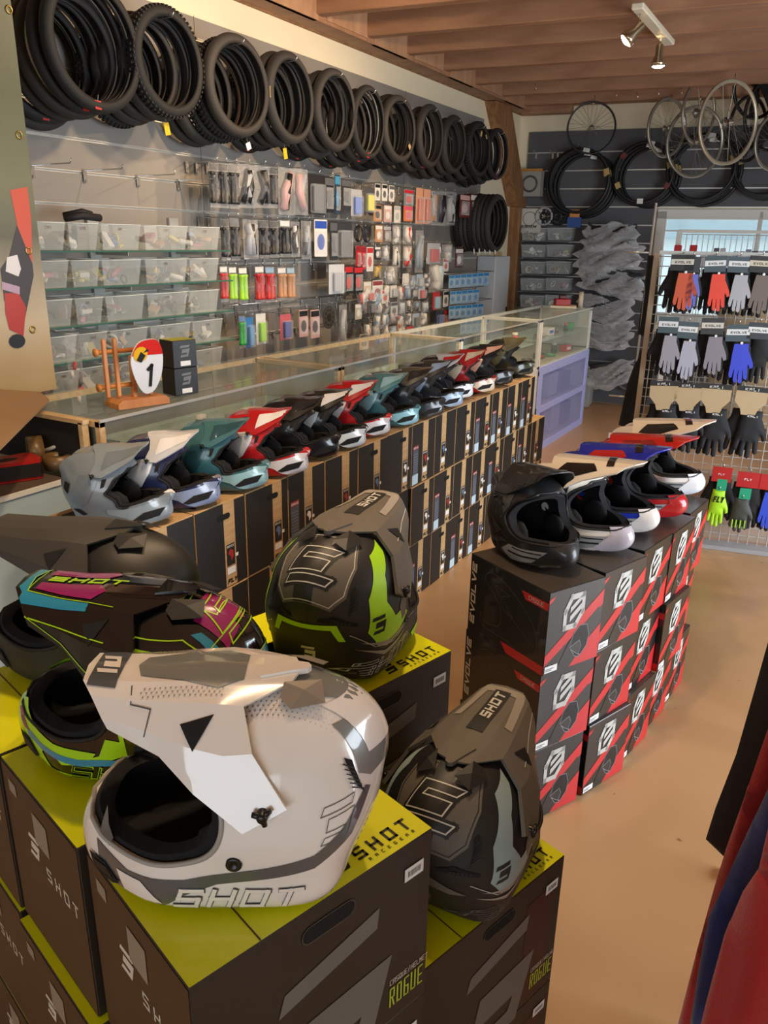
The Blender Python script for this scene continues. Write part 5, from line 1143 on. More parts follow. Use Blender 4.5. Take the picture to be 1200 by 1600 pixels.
# ------------------------------------------------------------------ glass counters
cglass = film('counter_glass', '#cfe6dd', .06, .03, edge=.22, blend=.15); cabw = mat('counter_white', '#e9ebe6', .35); cabd = mat('counter_inner', '#b9b8a6', .6); lil = film('lilac_film', '#b4bef8', .30, .2, edge=.2); lilac = mat('lilac_panel', '#b4bef8', .45)
CZ = 1.12; CX0, CX1 = -2.05, -2.56
def counter(y0, y1, label, endmat, last=False):
    ym = (y0 + y1) / 2; xm = (CX0 + CX1) / 2; L = y1 - y0 - .006; D = CX0 - CX1
    root = empty('glass_counter', (xm, ym, 0), 0, label, 'counter', None); zb = .74
    if not last:
        MB().box((0, 0, zb / 2), (D - .01, L, zb), cabw, bev=.004).build('base', root)
    else:
        b = MB()
        for a, s in (((-D / 2 + .01, 0, zb / 2), (.02, L, zb)), ((0, L / 2 - .01, zb / 2), (D, .02, zb)), ((0, -L / 2 + .01, zb / 2), (D, .02, zb)), ((0, 0, .02), (D, L, .03)), ((0, 0, .36), (D - .02, L - .04, .02)), ((0, 0, zb - .01), (D, L, .02))): b.box(a, s, cabw)
        b.build('base', root)
        b = MB(); x = D / 2 + .002
        for y, w in ((-L / 2 + .05, .10), (L / 2 - .03, .06)): b.box((x, y, .35), (.012, w, .70), lilac)
        for z, h in ((.70, .07), (.37, .05), (.03, .06)): b.box((x, 0, z), (.011, L, h), lilac)
        b.build('lilac_frame', root)
        MB().box((x - .006, 0, .36), (.003, L - .1, .70), lil).build('lilac_sheet', root)
    b = MB()
    for y in (-L / 2 + .012, L / 2 - .012):
        for x in (-D / 2 + .012, D / 2 - .012): b.box((x, y, (zb + CZ) / 2), (.024, .024, CZ - zb), cabw if endmat is cabw else endmat, bev=.002)
        b.box((0, y, CZ - .014), (D, .024, .022), endmat, bev=.002)
    b.box((-D / 2 + .006, 0, CZ - .014), (.012, L, .022), endmat); b.build('frame', root)
    MB().box((0, 0, CZ), (D, L, .006), cglass).build('glass_top', root)
    b = MB(); b.box((D / 2 - .003, 0, (zb + CZ) / 2), (.005, L - .03, CZ - zb), cglass); b.box((D / 2 + .001, 0, CZ - .002), (.004, L, .010), alu); b.build('front_glass', root)
    MB().box((.02, 0, .93), (D - .10, L - .05, .006), glassm).build('glass_shelf', root)
    MB().box((0, 0, zb + .004), (D - .04, L - .05, .008), cabd).build('display_floor', root)
    MB().box((0, -L / 2 + .03 if not last else L / 2 - .03, (zb + CZ) / 2), (D - .05, .006, CZ - zb - .04), cabd).build('end_panel', root)
    return root
counter(1.752, 3.235, 'glass display counter nearest to the poster', pale_wood)
counter(3.24, 4.655, 'second glass display counter with pale wooden end', pale_wood)
counter(4.66, 6.225, 'third glass display counter with greenish glass', cabw)
counter(6.24, 7.72, 'far glass counter with lilac lower front', cabw, True)
rnd = random.Random(31)
def goods(x, y, z, kind, label, c1, c2, s=1, rz=0):
    m1 = mat('pk_' + c1[1:], c1, .45); m2 = mat('pk_' + c2[1:], c2, .45); b = MB()
    if kind == 'box': b.box((0, 0, .025 * s), (.06 * s, .10 * s, .05 * s), m1, bev=.002); b.flat(((.03 * s, 0, 0), (0, 1, 0), (0, 0, 1)), rrect(-.035 * s, .012 * s, .07 * s, .022 * s), m2, .001); o = b.build('product_box')
    elif kind == 'jar': b.lathe([(0, 0), (.022 * s, 0), (.022 * s, .05 * s), (.016 * s, .058 * s), (.016 * s, .062 * s)], m1, 16); o = b.build('bottle'); q = MB(); q.lathe([(.018 * s, .060 * s), (.018 * s, .075 * s), (0, .077 * s)], m2, 16); q.build('cap', o)
    else: b.ring((0, 0, .012 * s), (0, 0, 1), .045 * s, .010 * s, m1, 28, 8); b.ring((0, 0, .012 * s), (0, 0, 1), .02 * s, .007 * s, m2, 20, 8); o = b.build('hub_part')
    o.location = (x, y, z); o.rotation_euler = (0, 0, rz); tag(o, label, 'product'); return o
cn = ['first', 'second', 'third', 'far']; kinds_ = ['box', 'ring', 'jar', 'box', 'ring']
cc = [(K, Sv), (Sv, Gy), ('#3a3f44', Rd), (Rd, Wt), (Wt, Bl), ('#2f8f4a', Wt), (Gy, Wt), ('#5b1f22', Sv)]
for ci, (y0, y1) in enumerate(((1.85, 3.15), (3.35, 4.55), (4.75, 6.1), (6.35, 7.6))):
    for lev, z in enumerate((.934, .752)):
        for j in range(6):
            y = y0 + (y1 - y0) * (j + .5) / 6 + rnd.uniform(-.04, .04); a, c_ = cc[(j * 3 + ci * 2 + lev) % 8]; kd = kinds_[(j + ci + lev) % 5]
            goods(-2.2 + rnd.uniform(-.04, .06), y, z, kd, '%s %s, %s in the %s counter %s' % ({'box': 'small boxed', 'ring': 'round', 'jar': 'small bottled'}[kd], {'box': 'product', 'ring': 'hub part', 'jar': 'product'}[kd], ORD[j], cn[ci], ['on its glass shelf', 'on its floor'][lev]), a, c_, rnd.uniform(.9, 1.3), rnd.uniform(-.4, .4))
for j, (y, z, h_) in enumerate(((6.6, .385, .18), (7.0, .385, .2), (7.4, .385, .16), (6.7, .04, .2), (7.15, .04, .24), (7.5, .04, .2))):
    o = MB().box((0, 0, h_ / 2), (.30, .26, h_), mat('pk_lower%d' % (j % 3), ['#7f7a86', '#c9c4cf', '#4d4a58'][j % 3], .6), bev=.004).build('stored_box', None, (-2.3, y, z)); tag(o, 'box behind the lilac sheet, %s from the left on the %s level' % (ORD[j % 3], ['upper', 'lower'][j // 3]), 'box')
# things lying on the far counter
p = onz(888, 482, CZ); o = MB().box((0, 0, .012), (.24, .20, .024), mat('cream_pad', '#d9ceb4', .7), bev=.003).build('notepad', None, (p.x - .05, p.y, CZ + .003), .3); tag(o, 'cream pad lying on the far glass counter', 'pad')
b = MB(); b.box((0, 0, .03), (.14, .12, .06), mat('pk_redbox', '#a81f1c', .4), bev=.006); b.box((.0, .0, .075), (.06, .06, .03), mat('pk_darkred', '#5c1512', .4), bev=.005)
tag(b.build('red_box', None, (p.x - .06, p.y - .02, CZ + .028), .5), 'small red box on the cream pad on the far counter', 'box')
b = MB(); b.lathe([(.055, -.02), (.075, -.02), (.075, .02), (.055, .02)], mat('pk_c9c0b0', '#c9c0b0', .6), 28, (0, 0, .076), (1, .3, 0), closed=True)
tag(b.build('tape_roll', None, (p.x + .10, p.y + .04, CZ + .004)), 'pale roll of tape standing on the far glass counter', 'tape')
# number plate on its wooden stand
oak = wood('orange_oak', '#b06a2c', '#d8934a', (2, 10, 2), .45)
q0 = onz(222, 634, CZ); st = empty('plate_stand', (q0.x - .02, q0.y, CZ + .003), math.radians(75), 'wooden stand with round pegs on the first counter, holding the number plate', 'stand')
MB().prism([(-.10, 0), (.10, 0), (.10, .018), (.085, .030), (-.085, .030), (-.10, .018)], ((0, 0, 0), (1, 0, 0), (0, 0, 1)), .10, oak).build('base', st)
b = MB(); b.box((-.01, 0, .10), (.018, .018, .15), oak, bev=.003); b.box((.055, 0, .06), (.014, .014, .07), oak, bev=.002); b.build('post', st)
for z in (.075, .195): MB().cyl((-.135, 0, z), (.02, 0, z), .008, oak, 12).build('peg', st); MB().cyl((-.145, 0, z), (-.135, 0, z), .014, oak, 14).build('peg_cap', st)
for x in (-.115, -.075): MB().box((x, -.012, .14), (.014, .014, .20), oak, bev=.002).build('slat', st)
P_ = catmull([(-.035, .23), (.0, .245), (.045, .24), (.070, .19), (.072, .12), (.050, .06), (.015, .045), (-.015, .07), (-.045, .13), (-.055, .18)], 5)
npm = MB(); fr = ((.0, -.03, .0), (.96, .0, .0), (0, -.25, .97)); npm.prism(P_, fr, .006, mat('plate_white', '#e8ebf0', .3, coat=.6))
top_ = [(x, z) for x, z in P_ if z > .188] + []
top_ = sorted(top_, key=lambda q: math.atan2(q[1] - .2, q[0] - .01)); npm.flat(fr, top_, mat('plate_red', '#d2231e', .35), .0040)
npm.flat(fr, circ(-.020, .195, .028, 14), mat('plate_yellow', '#e8b416', .4), .0046); npm.flats(fr, [[(-.035, .175), (-.015, .165), (0, .19), (-.02, .205)], [(-.01, .2), (.012, .205), (.005, .215)]], ink, .0052)
npm.flats(fr, text('1', .002, .072, .085, .046, .013), ink, .0048)
pl = npm.build('number_plate', None, st.location, math.radians(75)); tag(pl, 'white number plate with a black 1 and red yellow top on the wooden stand', 'plate')
# two small black boxes
q1 = onz(292, 617, CZ)
for i in range(2):
    b = MB(); b.box((0, 0, .052), (.085, .105, .102), mat('pk_black_box', '#1b1b1c', .5), bev=.0015)
    fr = ((.0425, -.0525, 0), (0, 1, 0), (0, 0, 1)); b.flats(fr, xf(S_LOGO, .030, .040, .045, .045), mat('pk_greyink', '#6d6f70', .5), .001); b.flat(((-.0425, -.0525, .103), (1, 0, 0), (0, 1, 0)), rrect(0, 0, .085, .105), mat('pk_lid_lime', '#b3b92a', .5) if i else mat('pk_black_box'), .0004)
    o = b.build('goggle_box', None, (q1.x - .03, q1.y, CZ + .003 + i * .1035), math.radians(-12)); tag(o, '%s small black box of the pair stacked on the first counter' % ['lower', 'upper'][i], 'box')
    MB().flat(fr, rrect(.03, .008, .045, .018), paper, .0014).build('barcode_label', o)
# clear bags hanging at the front of the bins
q2 = onx(112, 520, -2.72); b = MB(); rn = random.Random(4); puff(b, .075, .34, .03, bagm, rnd=rn); o = b.build('plastic_bag', None, (q2.x, q2.y, q2.z)); tag(o, 'long clear bag hanging in front of the lower bins near the poster', 'packet')
q = MB()
for i in range(5): q.tube([(rn.uniform(-.01, .01), rn.uniform(-.02, .02), -.12 - .035 * i), (0, rn.uniform(-.02, .02), -.15 - .035 * i)], .008, mat('pk_' + [Rd, Wt, Gy][i % 3][1:], [Rd, Wt, Gy][i % 3], .4), 6)
q.build('contents', o); hook((q2.x - .10, q2.y, q2.z), .11, 'thin rod holding the long clear bag near the poster', None, plate=False)
tag(MB().box((LX + .03 + (q2.x - .1 - LX - .03) / 2, q2.y, q2.z + .002), (q2.x - .1 - LX - .03, .008, .008), hook_m).build('display_arm'), 'metal arm reaching from the wall to the long clear bag', 'rod')
# ------------------------------------------------------------------ workbench tray and poster at the left edge
lb = mat('pale_blue_cabinet', '#b5cdd6', .45); dkin = mat('dark_inner', '#231f1c', .7)
tr = empty('counter_tray', (-2.35, 1.35, 0), 0, 'open wooden tray at the counter end holding tape and tools', 'tray')
MB().box((-.0, -.2, .465), (.50, 1.0, .93), lb, bev=.004).build('base', tr)
MB().box((0, -.2, .935), (.50, 1.0, .012), mat('worn_tray', '#5e5046', .6, vary=.2)).build('floor_board', tr)
b = MB(); b.box((.0, .392, 1.03), (.50, .012, .18), dkin); b.box((0, .385, 1.115), (.52, .026, .014), pale_wood); b.box((.245, .385, 1.02), (.022, .026, .19), pale_wood, bev=.002); b.build('end_board', tr)
b = MB(); b.box((-.245, -.2, 1.03), (.012, 1.0, .18), dkin); b.build('back_board', tr); MB().box((.25, -.2, .938), (.012, 1.0, .014), mat('counter_white')).build('front_lip', tr)
tape_m = mat('brown_tape', '#7a5f3c', .35)
def at95(x, y): return onz(x, y, .95)
for i, (x, y, fl) in enumerate(((58, 725, 0), (92, 728, 1))):
    p = at95(x, y); b = MB()
    if fl == 0: b.lathe([(.030, -.024), (.052, -.024), (.052, .024), (.030, .024)], tape_m, 30, (0, 0, .053), (.5, .85, 0), closed=True)
    else: b.lathe([(.028, 0), (.050, 0), (.050, .048), (.028, .048)], tape_m, 30, closed=True)
    tag(b.build('tape_roll', None, (p.x, p.y, .943)), ['brown tape roll standing upright in the tray', 'brown tape roll lying flat in the tray'][i], 'tape')
p = at95(108, 722); b = MB(); b.tube([(-.05, -.05, .0), (.04, .03, .045)], .007, mat('counter_white'), 8)
o = b.build('marker_pen', None, (p.x, p.y, .995)); tag(o, 'white marker pen with red cap leaning on the tape rolls', 'pen'); MB().tube([(.02, .012, .034), (.065, .052, .060)], .010, mat('pk_c01f24', Rd, .45), 10).build('pen_cap', o)
p = at95(20, 745); b = MB(); pp = [(-.085, -.03), (.07, -.055), (.085, -.035), (.085, .045), (.07, .06), (-.085, .05)]
b.prism(pp, ((0, 0, .028), (1, 0, 0), (0, 1, 0)), .050, mat('black_tool', '#1e1a18', .5)); b.prism(pp, ((0, 0, .058), (1, 0, 0), (0, 1, 0)), .012, mat('red_tool', '#b51f1a', .4)); b.prism(pp, ((0, 0, .004), (1, 0, 0), (0, 1, 0)), .008, mat('red_tool'))
b.flat(((0, 0, .064), (1, 0, 0), (0, 1, 0)), circ(-.01, .005, .035, 18, .018), dkin, .001); tag(b.build('tape_dispenser', None, (p.x, p.y, .943), math.radians(75)), 'red and black hand tool lying in the tray', 'tool')
# cardboard lid lying across the corner of the tray
a = [onz(0, 608, 1.20), onz(62, 612, 1.16), onz(77, 624, 1.15), onz(0, 700, 1.19)]
b = MB(); v = [Vector(q) for q in a] + [Vector((a[3].x - .05, a[3].y - .3, 1.2)), Vector((a[0].x - .5, a[0].y - .3, 1.25))]
top = [v[5], v[0], v[1], v[2], v[3], v[4]]; dn = [q - Vector((0, 0, .006)) for q in top]; n = len(top)
b.add(top + dn, [list(range(n))[::-1], list(range(n, 2 * n))] + [[i, (i + 1) % n, n + (i + 1) % n, n + i] for i in range(n)], mat('brown_card', '#8f6f49', .7, vary=.08))
tag(b.build('cardboard_sheet'), 'brown cardboard sheet lying over the tray at the left edge', 'cardboard')
# hanging poster: printed canvas with eyelets (blurred rider in red and grey on a sandy ground)
PXX = -2.62; pts_ = [onx(15 + (y) * .0, y, PXX) for y in (0,)]
tl, br = onx(16, 0, PXX), onx(64, 610, PXX); y1 = tl.y
m_, nt, b_ = _nt('poster_print'); _mc['poster_print'] = m_
tc = nt.nodes.new('ShaderNodeTexCoord'); sx = nt.nodes.new('ShaderNodeSeparateXYZ'); nt.links.new(tc.outputs['Object'], sx.inputs[0])
nz = nt.nodes.new('ShaderNodeTexNoise'); nz.inputs['Scale'].default_value = 7; nz.inputs['Detail'].default_value = 5; nt.links.new(tc.outputs['Object'], nz.inputs['Vector'])
ad = nt.nodes.new('ShaderNodeMath'); ad.operation = 'MULTIPLY_ADD'; ad.inputs[1].default_value = .16; nt.links.new(nz.outputs[0], ad.inputs[0]); nt.links.new(sx.outputs[2], ad.inputs[2])
mr = nt.nodes.new('ShaderNodeMapRange'); mr.inputs['From Min'].default_value = 1.15; mr.inputs['From Max'].default_value = 2.6; nt.links.new(ad.outputs[0], mr.inputs[0])
cr = nt.nodes.new('ShaderNodeValToRGB'); E_l = cr.color_ramp.elements; E_l[0].color = (*hexc('#b39c72'), 1); E_l[1].color = (*hexc('#55573c'), 1); E_l[0].position = .10; E_l[1].position = .75
for po, co_ in ((.22, '#b9a98c'), (.42, '#5c5a48'), (.55, '#6f6f52')): e = E_l.new(po); e.color = (*hexc(co_), 1)
nt.links.new(mr.outputs[0], cr.inputs[0]); nt.links.new(cr.outputs[0], b_.inputs['Base Color']); b_.inputs['Roughness'].default_value = .45
b = MB(); z0, z1 = onx(64, 612, PXX).z, 2.9; b.box((PXX, y1 - .5, (z0 + z1) / 2), (.003, 1.0, z1 - z0), m_)
def rp(x, y): q = onx(x, y, PXX); return (q.y, q.z)
fr = ((PXX, 0, 0), (0, 1, 0), (0, 0, 1))
pr = mat('print_rider_red', '#a8322a', .5); pg = mat('print_rider_grey', '#3b3636', .5)
b.flat(fr, [rp(15, 297), rp(42, 292), rp(48, 340), rp(50, 412), rp(30, 400), rp(20, 400), rp(26, 350)], mat('print_rider_orange', '#c05038', .5), .0022)
b.flat(fr, [rp(14, 400), rp(26, 352), rp(50, 412), rp(52, 430), rp(38, 500), rp(6, 470), rp(0, 420)], pg, .0026)
b.flat(fr, [rp(10, 402), rp(26, 398), rp(32, 420), rp(28, 432), rp(8, 424)], mat('print_white', '#d2cfcf', .5), .0032); b.flat(fr, [rp(2, 440), rp(30, 448), rp(30, 460), rp(2, 452)], mat('print_lilac', '#a88fa4', .5), .0032)
b.flat(fr, [rp(6, 458), rp(28, 458), rp(40, 480), rp(36, 525), rp(14, 515), rp(8, 490)], pr, .0030); b.flat(fr, circ(*rp(26, 533), .035, 12, .026), mat('print_dark', '#1c1c22', .5), .0034)
po = b.build('banner'); tag(po, 'hanging canvas banner with a rider in red and grey at the left edge', 'banner')
for i, y in enumerate((15, 211, 392, 515)):
    x = 16 + 50 * y / 610 - (4 if y < 500 else 8); q = onx(x, y, PXX); MB().ring((PXX + .002, q.y, q.z), (1, 0, 0), .011, .0035, mat('brass', '#a58c4e', .3, metal=.9), 20, 8).build('eyelet', po)
tag(MB().cyl((PXX, y1 - 1.0, 2.91), (PXX, y1 + .02, 2.91), .012, hook_m, 12).build('banner_rod'), 'metal rod from which the banner hangs', 'rod')
for i, y in enumerate((y1 - .95, y1 - .05)): tag(MB().cyl((PXX, y, 2.92), (PXX, y, 3.02), .004, hook_m, 8).build('hanging_wire'), '%s short wire holding the banner rod' % ['outer', 'inner'][i], 'wire')
# ------------------------------------------------------------------ rear wall: wheels, tyres, bins, garments in plastic
def onrear(x, y, off=0.0): return onpl(x, y, RP - RN * off, RN)
sil = mat('rim_silver', '#bdb9ac', .3, metal=.7); blk = mat('rim_black', '#1a1a1b', .4); spoke_m = mat('spoke_steel', '#9d9b94', .3, metal=.8)
def wheel(name, D, rimm, depth=.02, tri=False, hubm=None, tyre_=None, cassette=False):
    "wheel in the local x-z plane (axis y)"
    b = MB(); R = D / 2; pr = [(R, -.009), (R, .009), (R - .006, .011), (R - depth, .005), (R - depth, -.005), (R - .006, -.011)]
    b.lathe(pr, rimm, 56, (0, 0, 0), (0, 1, 0), closed=True); root = b.build(name)
    h = MB(); h.lathe([(0, -.05), (.008, -.05), (.008, -.035), (.024, -.034), (.024, -.029), (.012, -.026), (.012, .026), (.024, .029), (.024, .034), (.008, .035), (.008, .05), (0, .05)], hubm or sil, 20, (0, 0, 0), (0, 1, 0)); h.build('hub', root)
    if tri:
        for k in range(3):
            a = 2 * PI * k / 3 + .5; c, s = math.cos(a), math.sin(a); q = MB(); n = Vector((-s, 0, c)); d = Vector((c, 0, s))
            q.add([d * .015 + n * .03 + Vector((0, .012, 0)), d * (R - .01) + n * .045 + Vector((0, .006, 0)), d * (R - .01) - n * .045 + Vector((0, .006, 0)), d * .015 - n * .03 + Vector((0, .012, 0)),
                   d * .015 + n * .03 - Vector((0, .012, 0)), d * (R - .01) + n * .045 - Vector((0, .006, 0)), d * (R - .01) - n * .045 - Vector((0, .006, 0)), d * .015 - n * .03 - Vector((0, .012, 0))],
                  [[0, 1, 2, 3], [7, 6, 5, 4], [0, 4, 5, 1], [3, 2, 6, 7], [1, 5, 6, 2], [0, 3, 7, 4]], rimm); q.build('wide_spoke', root)
    else:
        q = MB(); n = 28
        for i in range(n):
            a = 2 * PI * i / n; s = 1 if i % 2 else -1; a2 = a + (.9 if (i // 2) % 2 else -.9)
            q.tube([(.023 * math.cos(a2), s * .031, .023 * math.sin(a2)), ((R - depth) * math.cos(a), 0, (R - depth) * math.sin(a))], .0013, spoke_m, 4, caps=False)
        tag(q.build('spokes', root))
    if cassette:
        q = MB()
        for i in range(6): q.lathe([(.010, .030 + i * .004), (.046 - i * .005, .030 + i * .004), (.046 - i * .005, .0315 + i * .004), (.010, .0315 + i * .004)], mat('cassette', '#6b675e', .35, metal=.8), 22, (0, 0, 0), (0, 1, 0), closed=True)
        q.build('cassette', root)
    if tyre_:
        q = MB(); q.ring((0, 0, 0), (0, 1, 0), R + .008, .011, tyre_, 56, 8); q.build('tyre', root)
    return root
def chain(p, z1, label, grp='chains holding the wheels'):
    b = MB(); z = p.z; k = 0; L = .035
    while z < z1 - .01:
        ax = (1, 0, 0) if k % 2 else (0, 1, 0); sx_ = .008
        pts_ = [(sx_ * math.cos(t) if not k % 2 else 0, sx_ * math.cos(t) if k % 2 else 0, L * .5 * math.sin(t)) for t in [2 * PI * i / 8 for i in range(8)]]
        b.tube([Vector((0, 0, z - p.z + L / 2)) + Vector(q) for q in pts_], .0018, chrome, 4, closed=True); z += L * .78; k += 1
    b.tube([(0, 0, -.03), (.014, 0, -.012), (.0, 0, .006)], .003, chrome, 6); b.tube([(0, 0, z1 - p.z - .03), (0, 0, z1 - p.z + .01)], .004, chrome, 6)
    tag(b.build('hanging_chain', None, p), label, 'chain', grp)
WH = [((924, 200), 38, .60, 22, blk, 'thin black wheel hanging alone at the left of the rear wall', {}),
 ((1042, 200), 43, .60, 60, sil, 'silver wheel turned sideways, leftmost of the hanging cluster', {}),
 ((1086, 222), 52, .62, 46, sil, 'large silver wheel hanging low behind the others', dict(cassette=True)),
 ((1092, 176), 46, .60, 68, sil, 'silver wheel with cassette seen nearly edge on', dict(cassette=True)),
 ((1138, 192), 61, .64, 54, mat('rim_pale', '#c9bfa8', .35, metal=.5), 'large pale wheel in front of the cluster', dict(cassette=True)),
 ((1168, 202), 48, .60, 62, blk, 'black rimmed wheel hanging in front of the pale one', dict(hubm=blk)),
 ((1184, 134), 48, .60, 50, blk, 'black wheel with three wide spokes hanging high', dict(tri=True, hubm=blk)),
 ((1210, 178), 54, .62, 42, blk, 'second black wheel with wide spokes at the right edge', dict(tri=True, hubm=blk)),
 ((1212, 222), 42, .60, 50, sil, 'small silver wheel hanging low at the right edge', {})]
for (px, py), rpx, D, yaw, rm, lab, kw in WH:
    depth = FPX * (D / 2) / rpx; d = ray(px, py); p = CAMP + d * depth           # size in the picture gives the distance
    if p.y > 8.35: p = onrear(px, py, .45)
    w = wheel('bicycle_wheel', D if p.y < 8.3 else rpx * 2 / FPX * (p - CAMP).dot(CF), rm, .028 if rm != blk or kw else .018, **kw); w.location = p; w.rotation_euler = (0, math.radians(px % 37), math.radians(yaw)); tag(w, lab, 'wheel', None)
    chain(Vector((p.x, p.y, p.z + D / 2 - .02)), 3.0, 'chain holding the %s' % lab.split(',')[0])
for i, (x, y) in enumerate(((836, 134), (962, 145), (995, 147), (1028, 142), (1064, 141))):
    p = onz(x, y, 2.985); b = MB(); b.tube([(0, 0, .02), (0, 0, .0), (.012, 0, -.012), (.012, 0, -.028), (-.004, 0, -.034)], .0028, chrome, 6); tag(b.build('ceiling_hook', None, p), 'empty ceiling hook, %s from the left under the beams' % ORD[i], 'hook', 'empty ceiling hooks')
# tyres hanging flat against the rear wall
RTY = [((905, 283), 96, 5, 'left'), ((1006, 270), 92, 5, 'middle'), ((1098, 262), 100, 4, 'third'), ((1196, 258), 92, 4, 'right edge')]
rnd = random.Random(8); kinds2 = [tyre('bicycle_tyre', .60, .019, mat('tyre_rear', '#19191b', .55), None, False), tyre('bicycle_tyre', .60, .018, mat('tyre_rear', '#19191b', .55), whiteline, False)]
for o in kinds2: o['fresh'] = 1
for (px, py), hp, n, w_ in RTY:
    for k in range(n):
        src = kinds2[1 if (k == 3 and w_ == 'left') else 0]
        if src.get('fresh'): del src['fresh']; o = src
        else: o = dup(src)
        p = onrear(px + (k * 5 - 8 if k else 0), py + (k * 2 if k else 0), .175 - .027 * k); D = hp / FPX * (p - CAMP).dot(CF) * (1 if k == 0 else rnd.uniform(.98, 1.05))
        o.location = p; o.rotation_euler = (0, 0, RROT - PI / 2 + rnd.uniform(-.03, .03)); o.scale = (1.0, D / .60, D / .60)
        tag(o, '%s thin black tyre of the %s bundle on the rear wall' % (['outermost', 'second', 'third', 'fourth', 'innermost'][k], w_), 'tyre', 'thin tyres on the rear wall')
        if k == 0:
            for a in range({'left': 2, 'middle': 6, 'third': 2}.get(w_, 2)):
                an = a * 1.1 + .3; bb = MB(); bb.prism(rrect(-.025, -.03, .05, .06), ((0, 0, 0), (0, 1, 0), (0, 0, 1)), .001, [kraft_tag, paper, mat('maroon_tag', '#6b2f2c', .6)][a % 3])
                t_ = bb.build('paper_tag', o); t_.location = (.024, .27 * math.cos(an), .27 * math.sin(an)); t_.rotation_euler = (an, 0, 0)
    p = onrear(px, py, 0); hk_ = hook((p.x, p.y, p.z + hp / FPX * 8.9 * .5 - .03), .22, 'hook carrying the %s tyre bundle on the rear wall' % w_, 'hooks on the rear wall', rz=RROT - PI / 2)
for i, (x, y) in enumerate(((838, 240), (864, 240), (872, 240), (858, 270))): p = onrear(x, y, .02); hook(p, .12, 'empty hook, %s from the left edge of the rear panel' % ORD[i], 'empty hooks on the rear wall', rz=RROT - PI / 2)
# chainring packets at the left end
MRr = RROT
def rearthing(mb, name, x, y, off, label, cat, **k):
    p = onrear(x, y, off); o = mb.build(name, None, p); o.rotation_euler = (0, 0, MRr); return tag(o, label, cat)
b = MB(); b.box((0, 0, 0), (.24, .05, .27), mat('grey_box_print', '#9c9a92', .6), bev=.003); b.box((0, 0, .125), (.242, .052, .03), mat('tan_box_top', '#b3803f', .6)); b.ring((0, -.028, -.01), (0, 1, 0), .075, .010, mat('disc_print', '#5c5d5c', .5, metal=.5), 30, 6)
o = rearthing(b, 'chainring_box', 829, 286, .10, 'grey box with a round metal ring on the rear wall by the brace', 'box')
q = MB(); q.box((.13, .0, -.01), (.03, .05, .25), mat('grey_box_print2', '#7c7a74', .6)); q.build('second_box', o)
b = MB(); b.box((0, 0, 0), (.25, .04, .25), mat('pale_card_print', '#c9c6bf', .6), bev=.002); b.flats(((-.12, -.021, -.10), (1, 0, 0), (0, 0, 1)), text('SRAM', .02, .02, .035, .035, .008, .010, .4), ink, .001); b.ring((0, -.022, .02), (0, 1, 0), .07, .003, mat('disc_print', '#5c5d5c'), 30, 5)
o = rearthing(b, 'brake_disc_packet', 828, 345, .10, 'white packet with dark lettering above the clear rear bins', 'packet')
for i, x in enumerate((850, 872)):
    b = MB(); b.ring((0, 0, 0), (0, 1, 0), .085, .010, mat('pk_a9acb0', Sv, .4) if i == 0 else blk, 34, 8); b.ring((0, 0, 0), (0, 1, 0), .035, .012, blk, 24, 8)
    for a in range(5): an = 2 * PI * a / 5; b.tube([(0, 0, 0), (.08 * math.cos(an), 0, .08 * math.sin(an))], .006, sil if i == 0 else blk, 6)
    rearthing(b, 'crank_set', x, 338, .13, ['silver chainring with five arms above the clear rear bins', 'black chainring beside the silver one on the rear wall'][i], 'chainring')
b = MB(); b.box((0, 0, .02), (.10, .03, .09), mat('orange_tag', '#c98a4a', .6)); b.box((0, -.005, -.06), (.14, .03, .10), mat('blue_tag', '#2f4f96', .5)); rearthing(b, 'parts_label', 898, 338, .16, 'orange and blue packet hanging below the left rear tyres', 'packet')
# clear bins on narrow shelves
rnd = random.Random(50)
for r_ in range(6):
    y = 376 + r_ * 26.2
    a = onrear(805 - r_ * .6, y, .22); c_ = onrear(893 - r_ * 1.2, y, .22); b = MB(); L = (c_ - a).length
    b.box((L / 2, .11, -.004), (L, .22, .007), glassm); b.box((L * .55, .01, -.012), (L * .8, .012, .018), blk)
    o = b.build('glass_shelf', None, a, RROT); tag(o, 'rear glass shelf, %s from the top' % ORD[r_], 'shelf', 'glass shelves on the rear wall')
    for c2 in range(2):
        w = L * .44; p = a + (c_ - a) * (.12 + .46 * c2 + .20); o = bin_obj(w, .20, .125, rnd); o.location = (p.x, p.y, p.z + .002); o.rotation_euler = (0, 0, RROT - PI / 2)
        tag(o, 'clear bin on the rear wall, %s, %s shelf from the top' % (['left', 'right'][c2], ORD[r_]), 'bin', 'clear bins on the rear wall')
